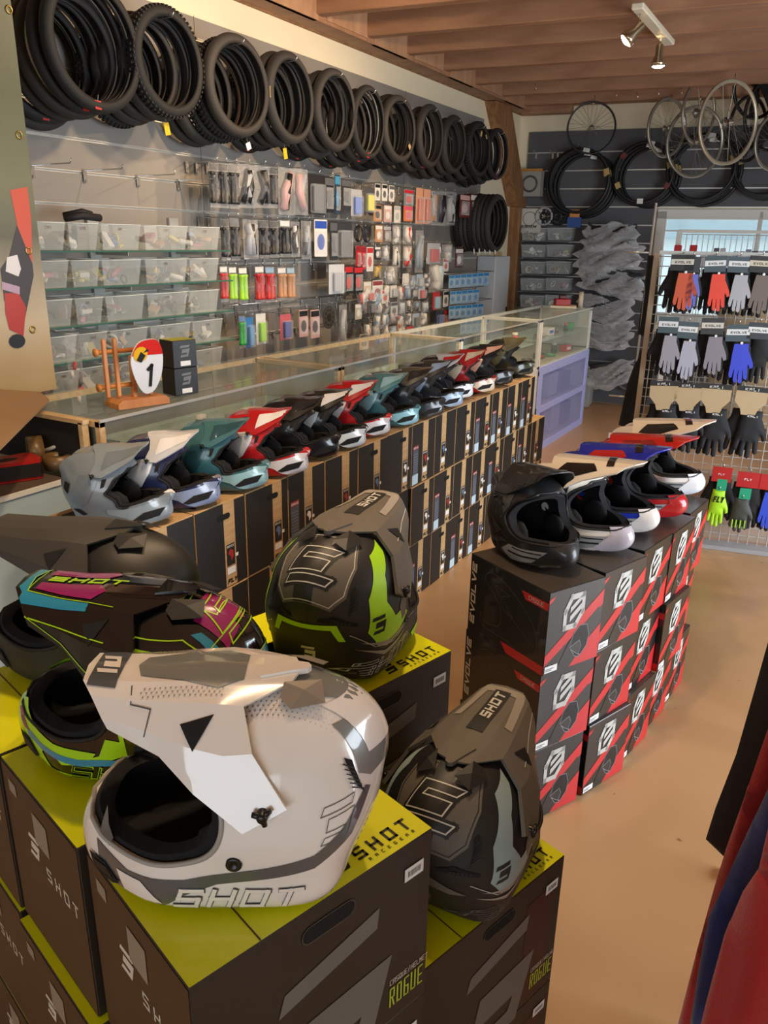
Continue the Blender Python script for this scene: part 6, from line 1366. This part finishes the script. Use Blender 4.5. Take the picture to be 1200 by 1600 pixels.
# garments in clear plastic, hung one above the other
film_g = film('garment_film', '#ffffff', .26, .10, bump=1.0, bscale=16, edge=.65, blend=.35); dgar = mat('dark_garment', '#2b2c2f', .8, vary=.3, vscale=12)
def crumple(w, h, d, m_, seed, nx=22, ny=14, rag=.12, amp=.6):
    "sagging crumpled sheet folded over a hanger: irregular outline and sharp creases, in the x-z plane"
    rn = random.Random(seed); b = MB(); K_ = [(rn.uniform(2, 7), rn.uniform(2, 9), rn.uniform(0, 6), rn.uniform(.3, 1)) for _ in range(6)]; vs = []; fs = []
    def n_(u, v): return sum(a * (1 - abs(((p * u + q * v + r) % 2) - 1) * 2) for p, q, r, a in K_) / 3
    for s in (1, -1):
        for j in range(ny + 1):
            for i in range(nx + 1):
                u, v = i / nx, j / ny; e = (math.sin(PI * u) ** .5) * (math.sin(PI * v) ** .5)
                sag = .22 * h * (1 - (2 * u - 1) ** 2) * v + .10 * h * math.sin(5 * u + seed); wid = w * (1 - rag * math.sin(7 * v + seed) ** 2)
                vs.append(((u - .5) * wid + .02 * n_(v * 2, u), s * d / 2 * e * (1 + amp * n_(u + (s > 0) * .3, v)) , -v * h * .8 - sag + .03 * n_(u, v)))
    N = (nx + 1) * (ny + 1)
    for s in (0, 1):
        for j in range(ny):
            for i in range(nx): a = s * N + j * (nx + 1) + i; q = [a, a + nx + 1, a + nx + 2, a + 1]; fs.append(q[::-1] if s == 0 else q)
    b.add(vs, fs, m_, smooth=True); return b
for i, (x, y, w, h) in enumerate(((957, 352, 92, 44), (950, 384, 112, 44), (960, 420, 112, 44), (946, 462, 92, 44), (952, 498, 84, 46), (950, 566, 84, 40))):
    p = onrear(x, y, .24); z = (p - CAMP).dot(CF); W_m, H_m = w / FPX * z, h / FPX * z
    root = crumple(W_m * .82, H_m * .8, .11, dgar, i).build('wrapped_garment', None, p); root.rotation_euler = (.0, (-1) ** i * .10, RROT)
    crumple(W_m, H_m, .22, film_g, i + 20, rag=.2, amp=.9).build('plastic_cover', root)
    tag(root, 'dark garment folded in clear plastic, %s from the top of the pile' % ORD[i], 'garment', 'garments in plastic covers on the rear wall')
    hp_ = onrear(x, y, 0); hook((hp_.x, hp_.y, p.z - .03), .24, 'hook holding the %s plastic covered garment from the top' % ORD[i], 'hooks holding garments', rz=RROT - PI / 2)
p = onrear(983, 590, .12); b = MB(Matrix.Rotation(RROT, 4, 'Z')); b.ring((0, 0, 0), (0, 1, 0), .13, .014, mat('tube_grey', '#77736d', .6), 40, 8); tag(b.build('inner_tube', None, p), 'grey ring shaped tube hanging low beside the plastic covered garments', 'tube')
p = onrear(912, 592, .3); b = MB(); b.box((0, 0, .0), (.20, .25, .32), clear, bev=.01); o = b.build('plastic_box', None, (p.x, p.y - .0, .17), RROT); tag(o, 'clear plastic box on the floor below the rear bins', 'box')
# dark trousers hanging at the left side of the glove rack
gq = Vector((-.446, 4.82, 0)); gdir = Vector((.983, .182, 0)); gn = Vector((-.182, .983, 0)); GROT = math.atan2(.182, .983)
cloth_k = mat('black_cloth', '#151416', .85, bump=.4, bscale=300, sheen=.2)
def cloth(outl, P0, N, ax, th, m_, name, label, cat='clothing', fold=.012, seed=0, group=None, res=.03):
    "outline of points on a vertical plane (along ax, z) turned into a soft hanging garment"
    xs = [p[0] for p in outl]; zs = [p[1] for p in outl]; vv = []; e = []
    n = len(outl)
    for i in range(n):
        a, c = outl[i], outl[(i + 1) % n]; k = max(1, int(math.hypot(c[0] - a[0], c[1] - a[1]) / res))
        e += [(a[0] + (c[0] - a[0]) * j / k, a[1] + (c[1] - a[1]) * j / k) for j in range(k)]
    E_ = [Vector(q) for q in e]; ins = []
    x = min(xs) + res / 2
    while x < max(xs):
        z = min(zs) + res / 2
        while z < max(zs): ins.append(Vector((x, z))); z += res
        x += res
    R = delaunay_2d_cdt(E_ + ins, [], [list(range(len(E_)))], 1, 1e-6); rn = random.Random(seed); ph = [rn.uniform(0, 6) for _ in range(4)]
    def dist(p): return min(math.hypot(p.x - q.x, p.y - q.y) for q in E_)
    D = [min(1, dist(p) / (th * 1.6)) ** .5 for p in R[0]]; vs = []; N = Vector(N); ax = Vector(ax)
    for s in (1, -1):
        for p, d in zip(R[0], D):
            f = fold * (math.sin(p.x * 38 + ph[0] + 1.2 * math.sin(p.y * 5 + ph[1])) + .6 * math.sin(p.x * 71 + ph[2] + p.y * 6)) * (.6 + .4 * d)
            vs.append(Vector(P0) + ax * p.x + Vector((0, 0, p.y)) + N * (f + s * th / 2 * d + s * .0008))
    fs = [list(f) for f in R[2] if len(f) == 3]; nn = len(R[0]); fs = fs + [[i + nn for i in f][::-1] for f in fs]
    from collections import Counter
    cnt = Counter(); 
    for f in fs[:len(fs) // 2]:
        for i in range(3): cnt[(f[i], f[(i + 1) % 3])] += 1
    for (a, c) in list(cnt):
        if (c, a) not in cnt: fs.append([c, a, a + nn, c + nn])
    b = MB(); b.add(vs, fs, m_, smooth=True); o = b.build(name); return tag(o, label, cat, group)
def onrack(x, y, off=0): return onpl(x, y, gq - gn * off, gn)
def rk(x, y, off=0): p = onrack(x, y, off); return ((p - gq + gn * off).dot(gdir), p.z)
bx = Vector((0, 0, 0))
P0 = gq + gn * .25
def rkk(x, y): p = onpl(x, y, P0, gn); return ((p - P0).dot(gdir), p.z)
cloth([rkk(1012, 398), rkk(1030, 400), rkk(1026, 500), rkk(1016, 528), rkk(995, 524), rkk(1006, 455)], P0, gn, gdir, .05, cloth_k, 'trousers', 'black trousers hanging left of the glove rack, upper pair', fold=.006, res=.04)
cloth([rkk(1000, 545), rkk(1026, 550), rkk(1014, 615), rkk(994, 672), rkk(966, 664), rkk(980, 600)], P0, gn, gdir, .05, cloth_k, 'trousers', 'black trousers hanging left of the glove rack, lower pair', fold=.006, res=.04)
wire0 = mat('white_wire', '#c9c7c0', .35, metal=.3); q = onpl(1021, 352, P0, gn); q2 = onpl(1010, 560, P0, gn)
b = MB(); b.cyl((0, 0, -q.z + .01), (0, 0, .12), .007, wire0, 10)
for z in (-1.0, -.15): b.tube([(0, 0, z), (-.14, -.02, z)], .005, wire0, 8)
b.lathe([(0, 0), (.16, 0), (.16, .012), (0, .02)], chrome, 24, (0, 0, -q.z + .001)); 
tag(b.build('display_stand', None, (q.x, q.y, q.z)), 'thin chrome stand left of the glove rack carrying black trousers', 'stand')
# ------------------------------------------------------------------ glove rack
wire = mat('white_wire', '#c9c7c0', .35, metal=.3); post_m = mat('rack_post', '#c3b196', .5)
root = empty('grid_rack', gq, GROT, 'wire grid rack hung with gloves in front of the rear window', 'rack')
X0, X1, ZT = -.48, .75, 1.66
b = MB(); 
n = 0; x = X0 + .02
while x < X1: b.tube([(x, 0, .03), (x, 0, ZT)], .0028, wire, 5); x += .052
z = .08
while z < ZT: b.tube([(X0, .004, z), (X1, .004, z)], .0028, wire, 5); z += .052 if not (.6 < z < .9) else .052
b.build('wire_grid', root)
MB().box((X0 - .015, 0, ZT / 2), (.030, .03, ZT), post_m, bev=.003).build('post', root)
MB().box((X1 + .015, 0, ZT / 2), (.030, .03, ZT), post_m, bev=.003).build('post', root)
MB().box(((X0 + X1) / 2, 0, ZT), (X1 - X0, .02, .02), wire).build('top_bar', root)
b = MB(); b.box(((X0 + X1) / 2, -.03, .014), (X1 - X0 + .1, .12, .028), mat('rack_foot', '#b9c1c9', .3, metal=.5), bev=.004); b.build('foot', root)
bp = wood('rack_board', '#8d7454', '#a98f6c', (1, 3, 12), .7)
b = MB(); b.box((.30, .05, 1.08), (.86, .012, .72), bp); b.build('backing_board', root); b = MB(); b.box((.20, .06, .24), (1.06, .012, .42), mat('pinkish_board', '#b69a86', .6)); b.build('lower_board', root)
# second, paler grid behind it, close to the window
r2 = empty('grid_rack', rearpt(-.9, 0, .5), RROT, 'white wire grid standing behind, right in front of the rear window', 'rack')
b = MB(); x = -.62
while x < 1.2: b.tube([(x, 0, .03), (x, 0, 1.80)], .004, wire, 5); x += .05
z = .1
while z < 1.85: b.tube([(-.62, 0, z), (1.2, 0, z)], .004, wire, 5); z += .17
b.build('wire_grid', r2); b = MB(); b.box((-.64, 0, .92), (.05, .04, 1.84), white_paint, bev=.004); b.box((.3, 0, 1.83), (1.9, .03, .03), white_paint); b.build('frame', r2)
rnd = random.Random(2)
for i, x in enumerate((1058, 1082)):
    p = onpl(x, 398, r2.location - RN * .05, RN); b = MB(); b.prism(rrect(-.035, -.09, .07, .18, .01), ((0, 0, 0), (1, 0, 0), (0, 0, 1)), .01, mat('pk_c01f24', Rd, .45)); b.flat(((0, -.006, 0), (1, 0, 0), (0, 0, 1)), rrect(-.03, -.02, .06, .03), paper, .001); tag(b.build('product_card', None, p, RROT), '%s red and white card on the white grid by the window' % ['left', 'right'][i], 'packet')
for i in range(12):
    p = onpl(1100 + i * 10, 392 + rnd.uniform(-4, 4), r2.location - RN * .04, RN); b = MB(); b.box((0, 0, -.06), (.05, .02, .13), mat('pk_' + ['c9c7cf', '8a93a5', '55585c'][i % 3], '#' + ['c9c7cf', '8a93a5', '55585c'][i % 3], .5), bev=.004); tag(b.build('small_parts_packet', None, p, RROT), 'pale packet on the white window grid, %s from the left' % ORD[i], 'packet', 'packets on the white window grid')
# gloves
def glove_outline(w, h, mir=False):
    "hand hanging fingers down; cuff at z = 0"
    P = [(-.36, 0), (.36, 0), (.38, -.16), (.48, -.26), (.66, -.46), (.70, -.58), (.56, -.62), (.44, -.50), (.42, -.56), (.46, -.86), (.38, -.91), (.27, -.86), (.22, -.66), (.20, -.66), (.21, -.97), (.11, -1.0), (.01, -.96), (-.01, -.66), (-.03, -.66), (-.05, -.95), (-.15, -.98), (-.24, -.92), (-.23, -.65), (-.26, -.64), (-.32, -.84), (-.42, -.86), (-.50, -.78), (-.45, -.52), (-.42, -.26)]
    P = [(x * w, z * h) for x, z in P]
    return [(-x, z) for x, z in P][::-1] if mir else P
def glove_mesh(b, outl, th, m_, P0=Vector((0, 0, 0)), res=.012):
    n = len(outl); e = []
    for i in range(n):
        a, c = outl[i], outl[(i + 1) % n]; k = max(1, int(math.hypot(c[0] - a[0], c[1] - a[1]) / res)); e += [(a[0] + (c[0] - a[0]) * j / k, a[1] + (c[1] - a[1]) * j / k) for j in range(k)]
    E_ = [Vector(q) for q in e]; xs = [q.x for q in E_]; zs = [q.y for q in E_]; ins = []; x = min(xs)
    while x < max(xs):
        z = min(zs)
        while z < max(zs): ins.append(Vector((x + .003, z + .002))); z += res
        x += res
    R = delaunay_2d_cdt(E_ + ins, [], [list(range(len(E_)))], 1, 1e-6)
    D = [min(1, min((p - q).length for q in E_) / th) ** .5 for p in R[0]]; vs = []
    for s in (-1, 1):
        for p, d in zip(R[0], D): vs.append(P0 + Vector((p.x, s * th * .5 * d, p.y)))
    nn = len(R[0]); fs = [list(f)[::1] for f in R[2]]; fs = fs + [[i + nn for i in f][::-1] for f in fs]; b.add(vs, fs, m_, smooth=True)
gk = mat('glove_black', '#121214', .8, bump=.4, bscale=200)
def glove_pair(px, py, hpx, wpx, main, back, header, hcol, band, label, word='EVOLVE', tanh=False, z0=None, group='gloves on the wire rack', off=.13, rot=0):
    p = onrack(px, py, off); dpt = (p - CAMP).dot(CF); Wm, Hm = wpx / FPX * dpt, hpx / FPX * dpt
    rt = empty('glove_pair', p, GROT, label, 'gloves', group); rt.rotation_euler = (0, rot, GROT)
    hh_ = Hm * (.26 if not tanh else .34)
    c = MB(); fr = ((0, 0, 0), (1, 0, 0), (0, 0, 1))
    if tanh:
        c.prism([(-Wm * .5, 0), (Wm * .5, 0), (Wm * .5, -hh_ * .45), (Wm * .28, -hh_ * .75), (Wm * .22, -hh_), (-Wm * .22, -hh_), (-Wm * .28, -hh_ * .75), (-Wm * .5, -hh_ * .45)][::-1], fr, .003, mat('tan_header', '#b7a07c', .6, vary=.1))
        c.flat(fr, rrect(-Wm * .5, -hh_ * .02, Wm, hh_ * .22), mat('header_dark', '#2b2c2e', .5), -.0024); 
        c.flats(((0, -.0016, 0), (1, 0, 0), (0, 0, 1)), text('KALI', -Wm * .24, hh_ * .03, Wm * .09, Wm * .09, Wm * .018, Wm * .035), paper, .001)
    else:
        c.prism(rrect(-Wm * .42, -hh_, Wm * .84, hh_), fr, .003, mat('header_' + header[1:], header, .5))
        f2 = ((0, -.0016, 0), (1, 0, 0), (0, 0, 1)); 
        if band: c.flat(f2, rrect(-Wm * .40, -hh_ * .62, Wm * .80, hh_ * .34), mat('band_' + band[1:], band, .5), .001)
        if word: c.flats(f2, text(word, -Wm * (.26 if len(word) > 4 else .16), -hh_ * .54, Wm * .085, Wm * .075, Wm * .017, Wm * .022), ink if band else paper, .0016)
    c.build('header_card', rt)
    for s in (1, -1):
        g = MB(); P0 = Vector((s * Wm * .16, .012 + .030 * (s < 0), -hh_ * .80)); glove_mesh(g, glove_outline(Wm * .86, Hm - hh_ * .86, s < 0), .034, gk if s < 0 or not tanh else mat('glove_black2', '#1c1e22', .8), P0)
        if s > 0 and back:
            bk = mat('glove_' + back[1:], back, .6); sc_ = .80
            q2 = [(x * sc_ + P0.x, z * .80 + P0.z - (Hm - hh_) * .12) for x, z in glove_outline(Wm * .86, Hm - hh_ * .86)]
            g2 = [((a), (z)) for a, z in q2]
            V_ = [Vector((a, P0.y - .0195, z)) for a, z in g2]; g.poly(V_, bk); g.flats(((0, P0.y - .0200, 0), (1, 0, 0), (0, 0, 1)), [circ(P0.x, P0.z - (Hm - hh_) * .10, Wm * .05, 10)], paper, .001)
        elif s > 0 and tanh: g.flats(((0, P0.y - .0180, 0), (1, 0, 0), (0, 0, 1)), text('KALI', P0.x - Wm * .16, P0.z - (Hm - hh_) * .14, Wm * .07, Wm * .07, Wm * .016, Wm * .02), paper, .001)
        g.build('glove', rt)
    hook((p.x + gn.x * off, p.y + gn.y * off, p.z + .004), off + .03, 'hook of the %s' % (label.split(',')[0] if len(label.split(',')[0].split()) < 13 else 'glove rack'), 'hooks on the glove rack', rz=GROT - PI / 2, plate=False)
GL = [(1068, 398, 92, 42, '#2a2c2e', '#c6573a', '#2a2c2e', None, '#c9c4b8', 'black gloves with orange back, first in the top glove row', 'EVOLVE', False),
 (1084, 401, 88, 28, '#2a2c2e', '#6a6fc0', '#3b3f42', None, None, 'black gloves with violet back half hidden behind the orange pair', '', False),
 (1119, 400, 92, 38, '#46565c', '#e04a38', '#46565c', None, '#d9dcda', 'black gloves with bright red back in the top glove row', 'EVOLVE', False),
 (1157, 401, 92, 38, '#46565c', '#a8a8ac', '#46565c', None, '#d9dcda', 'black gloves with grey white back in the top glove row', 'EVOLVE', False),
 (1192, 400, 96, 42, '#2f2f30', '#6f635c', '#2f2f30', None, '#c9bfa8', 'black gloves with brownish fade in the top glove row', 'EVOLVE', False),
 (1046, 495, 96, 36, '#46565c', '#97939c', '#46565c', None, '#d9dcda', 'black gloves with grey fade, first in the second glove row', 'EVOLVE', False),
 (1077, 503, 98, 36, '#46565c', '#a9a9b8', '#46565c', None, '#d9dcda', 'black gloves with pale fade, second in the second glove row', 'EVOLVE', False),
 (1115, 497, 96, 40, '#3a3a3c', '#86808a', '#3a3a3c', None, '#c9c4b8', 'black gloves with dark grey fade in the second glove row', 'EVOLVE', False),
 (1155, 507, 100, 42, '#46565c', '#3a49c8', '#46565c', None, '#d9dcda', 'black gloves with blue back in the second glove row', 'EVOLVE', False),
 (1188, 504, 98, 38, '#2f2f32', None, '#3c4246', None, '#d9dcda', 'plain black gloves at the right of the second glove row', 'EVOLVE', False),
 (1038, 603, 112, 42, '', None, '', None, None, 'black gloves on a tan header, first in the third glove row', '', True),
 (1076, 606, 108, 42, '', None, '', None, None, 'black gloves on a tan header, second in the third glove row', '', True),
 (1120, 608, 112, 44, '', None, '', None, None, 'patterned black gloves on a tan header, third in the third glove row', '', True),
 (1176, 612, 110, 46, '', None, '', None, None, 'black gloves on a pale tan header, fourth in the third glove row', '', True),
 (1130, 730, 92, 34, '', None, '#b5201f', None, None, 'black gloves on a red hanger behind the lime glove', 'FLY', False),
 (1172, 738, 96, 40, '', None, '#b5201f', None, None, 'black gloves on a red hanger, second in the lowest glove row', 'FLY', False),
 (1205, 742, 96, 36, '', '#2c49c8', '#b5201f', None, None, 'blue and black gloves on a red hanger at the right edge', '', False)]
for g in GL:
    px, py, hp, wp, _, back, header, _, band, lab, word, th_ = g
    glove_pair(px, py, hp, wp, None, back, header or '#2a2c2e', None, band, lab, word, th_, rot=random.Random(px).uniform(-.07, .07))
for (px, py, wp, hp, col, lab, wd) in ((1124, 765, 26, 62, '#a8e01e', 'lime glove with black lettering and a green tag', 'FLY'), (1160, 778, 30, 58, '#3a3d38', 'dark glove with lime finger stripes and a green tag', '')):
    p = onrack(px, py, .20); dpt = (p - CAMP).dot(CF); W, Hm = wp / FPX * dpt, hp / FPX * dpt; b = MB(); glove_mesh(b, glove_outline(W * .95, Hm), .03, mat('glove_' + col[1:], col, .6))
    f2 = ((0, -.0155, 0), (1, 0, 0), (0, 0, 1))
    if wd: b.flats(f2, text(wd, -W * .30, -Hm * .32, Hm * .16, W * .17, Hm * .035, W * .04, .2), ink, .001)
    else:
        for x in (-.30, -.12, .09, .30): b.flats(f2, [seg((x * W, -Hm * .62), (x * W * 1.0, -Hm * .82), W * .05)], mat('glove_a8e01e', '#a8e01e', .6), .001)
    o = b.build('glove', None, p, GROT); tag(o, lab, 'glove'); q = MB(); q.prism(rrect(-W * .2, 0, W * .55, Hm * .30, .004), ((0, -.02, 0), (1, 0, 0), (0, 0, 1)), .0015, mat('green_tag', '#1f9c74', .5)); q.build('green_tag', o)
    hook((p.x + gn.x * .2, p.y + gn.y * .2, p.z + .004), .23, 'hook of the %s' % lab, 'hooks on the glove rack', rz=GROT - PI / 2, plate=False)
# small box leaning by the rack foot
p = onrack(985, 690, .0); b = MB(); b.box((0, 0, .0), (.14, .05, .16), mat('pk_greywhite', '#bdb9b4', .6), bev=.003); b.ring((.0, -.027, .02), (0, 1, 0), .022, .005, blk, 20, 6); b.flat(((0, -.0255, 0), (1, 0, 0), (0, 0, 1)), circ(-.01, -.05, .04, 14, .02), red_tag, .001)
o = b.build('parts_box', None, (p.x - .04, p.y - .10, p.z - .02), GROT); tag(o, 'pale box with a round emblem hanging at the left of the rack', 'box')
hook((p.x - .04 + gn.x * .0, p.y - .0, p.z + .055), .12, 'hook holding the pale box at the left of the rack', None, rz=GROT - PI / 2, plate=False)
# ------------------------------------------------------------------ jerseys hanging at the right
red_c = mat('red_cloth', '#a51510', .85, bump=.5, bscale=260, sheen=.3, vary=.12, vscale=10); blue_c = mat('blue_cloth', '#1d2a63', .8, bump=.4, bscale=260, sheen=.2); blk_c = mat('dark_brown_cloth', '#1a1310', .8, bump=.4, bscale=260)
def onyy(x, y, Y): d = ray(x, y); q = CAMP + d * (Y / d.y); return (q.x, q.z)
def jersey(Y, pxs, m_, label, seed, top=1.38, right=.60, thick=.045, fold=.010):
    L = [onyy(x, y, Y) for x, y in pxs]       # left edge from the hem upwards
    o = L + [(L[-1][0] + .05, top - .10), (.22, top), (right - .15, top), (right, top - .12), (right, L[0][1])]
    return cloth(o, (0, Y, 0), (0, 1, 0), (1, 0, 0), thick, m_, 'jersey', label, fold=fold, seed=seed, res=.028)
jersey(1.74, [(1130, 1338), (1103, 1310), (1118, 1262), (1150, 1180), (1180, 1075), (1205, 985)], blk_c, 'dark brown black jersey hanging farthest back at the right edge', 1)
jersey(1.50, [(1060, 1597), (1090, 1480), (1118, 1380), (1135, 1325), (1165, 1240), (1210, 1110)], red_c, 'red jersey hanging behind the blue one', 2)
jersey(1.36, [(1078, 1600), (1094, 1500), (1108, 1430), (1128, 1390), (1160, 1320), (1212, 1205)], blue_c, 'dark blue jersey hanging between the two red ones', 3)
jersey(1.22, [(1085, 1640), (1105, 1560), (1130, 1470), (1160, 1400), (1185, 1360), (1215, 1230)], red_c, 'bright red jersey hanging nearest at the lower right corner', 4, fold=.014)
b = MB(); b.cyl((.24, .9, 1.46), (.24, 2.1, 1.46), .014, chrome, 14)
for y in (.95, 2.05): b.cyl((.24, y, 0), (.24, y, 1.46), .014, chrome, 14); b.box((.24, y, .012), (.5, .05, .024), chrome, bev=.004)
tag(b.build('clothes_rail'), 'chrome clothes rail just outside the right edge carrying the jerseys', 'rail')
for i, y in enumerate((1.74, 1.50, 1.36, 1.22)):
    b = MB(); b.tube([(.24, y, 1.478), (.255, y, 1.468), (.245, y, 1.44), (.24, y, 1.41)], .002, chrome, 6); b.tube([(.06, y, 1.31), (.24, y, 1.41), (.42, y, 1.31)], .006, mat('hanger_black', '#121212', .4), 8); tag(b.build('clothes_hanger'), 'black hanger of the %s jersey from the back' % ORD[i], 'hanger', 'hangers on the chrome rail')
# ------------------------------------------------------------------ ceiling spot lights
lampw = mat('lamp_white', '#e9dfc6', .35); glow = mat('lamp_glow', (1.0, .82, .52), .5, emit=40)
def track(p0, p1, spots, label, power):
    root = empty('track_light', p0, 0, label, 'lamp'); d = (p1 - p0); L = d.length; mid = d / 2; rz = math.atan2(d.y, d.x)
    MB(Matrix.Translation(mid) @ Matrix.Rotation(rz, 4, 'Z')).box((0, 0, 0), (L, .07, .035), lampw, bev=.006).build('bar', root)
    for t, aim in spots:
        base = d * t + Vector((0, 0, -.02)); ax = Vector(aim).normalized(); neck = base + Vector((0, 0, -.07)); b = MB(); b.cyl(base, neck, .006, chrome, 10); b.build('stem', root)
        b = MB(); b.lathe([(.018, -.03), (.024, -.02), (.026, .03), (.045, .07), (.047, .095), (.043, .095), (.036, .07), (.02, .04)], mat('spot_chrome', '#cdbfa2', .2, metal=.9), 26, neck, ax); h = b.build('spot_head', root)
        MB().lathe([(0, .108), (.020, .106), (.036, .098), (.042, .090), (.041, .084), (0, .084)], glow, 24, neck, ax).build('bulb', root)
        q = p0 + neck + ax * .12
        lamp('spot', 'SPOT', q, power, WARM, aim=q + ax, spot_size=math.radians(115), spot_blend=.7, shadow_soft_size=.045)
    return root
pa = onz(996, 8, 2.985); pb = onz(1046, 66, 2.985)
tA = Vector((pa.x, pa.y, 2.982)); tB = Vector((pb.x, pb.y, 2.982))
track(tA, tB, [(.10, (-.75, -.25, -.75)), (.72, (.02, .08, -1))], 'white bar with two lit warm spot lamps under the ceiling beams', SPOT_FAR)
track(Vector((-.9, 1.15, 2.982)), Vector((-.7, 1.65, 2.982)), [(.1, (-.55, -.15, -.8)), (.9, (.05, .25, -1))], 'second bar with two spot lamps above the nearest helmets, outside the picture', SPOT_NEAR)
track(Vector((-1.7, 3.2, 2.982)), Vector((-1.5, 3.7, 2.982)), [(.1, (-.9, -.35, -.42)), (.9, (-.9, .45, -.42))], 'third bar with two spot lamps facing the left wall, above the picture', SPOT_WALL)
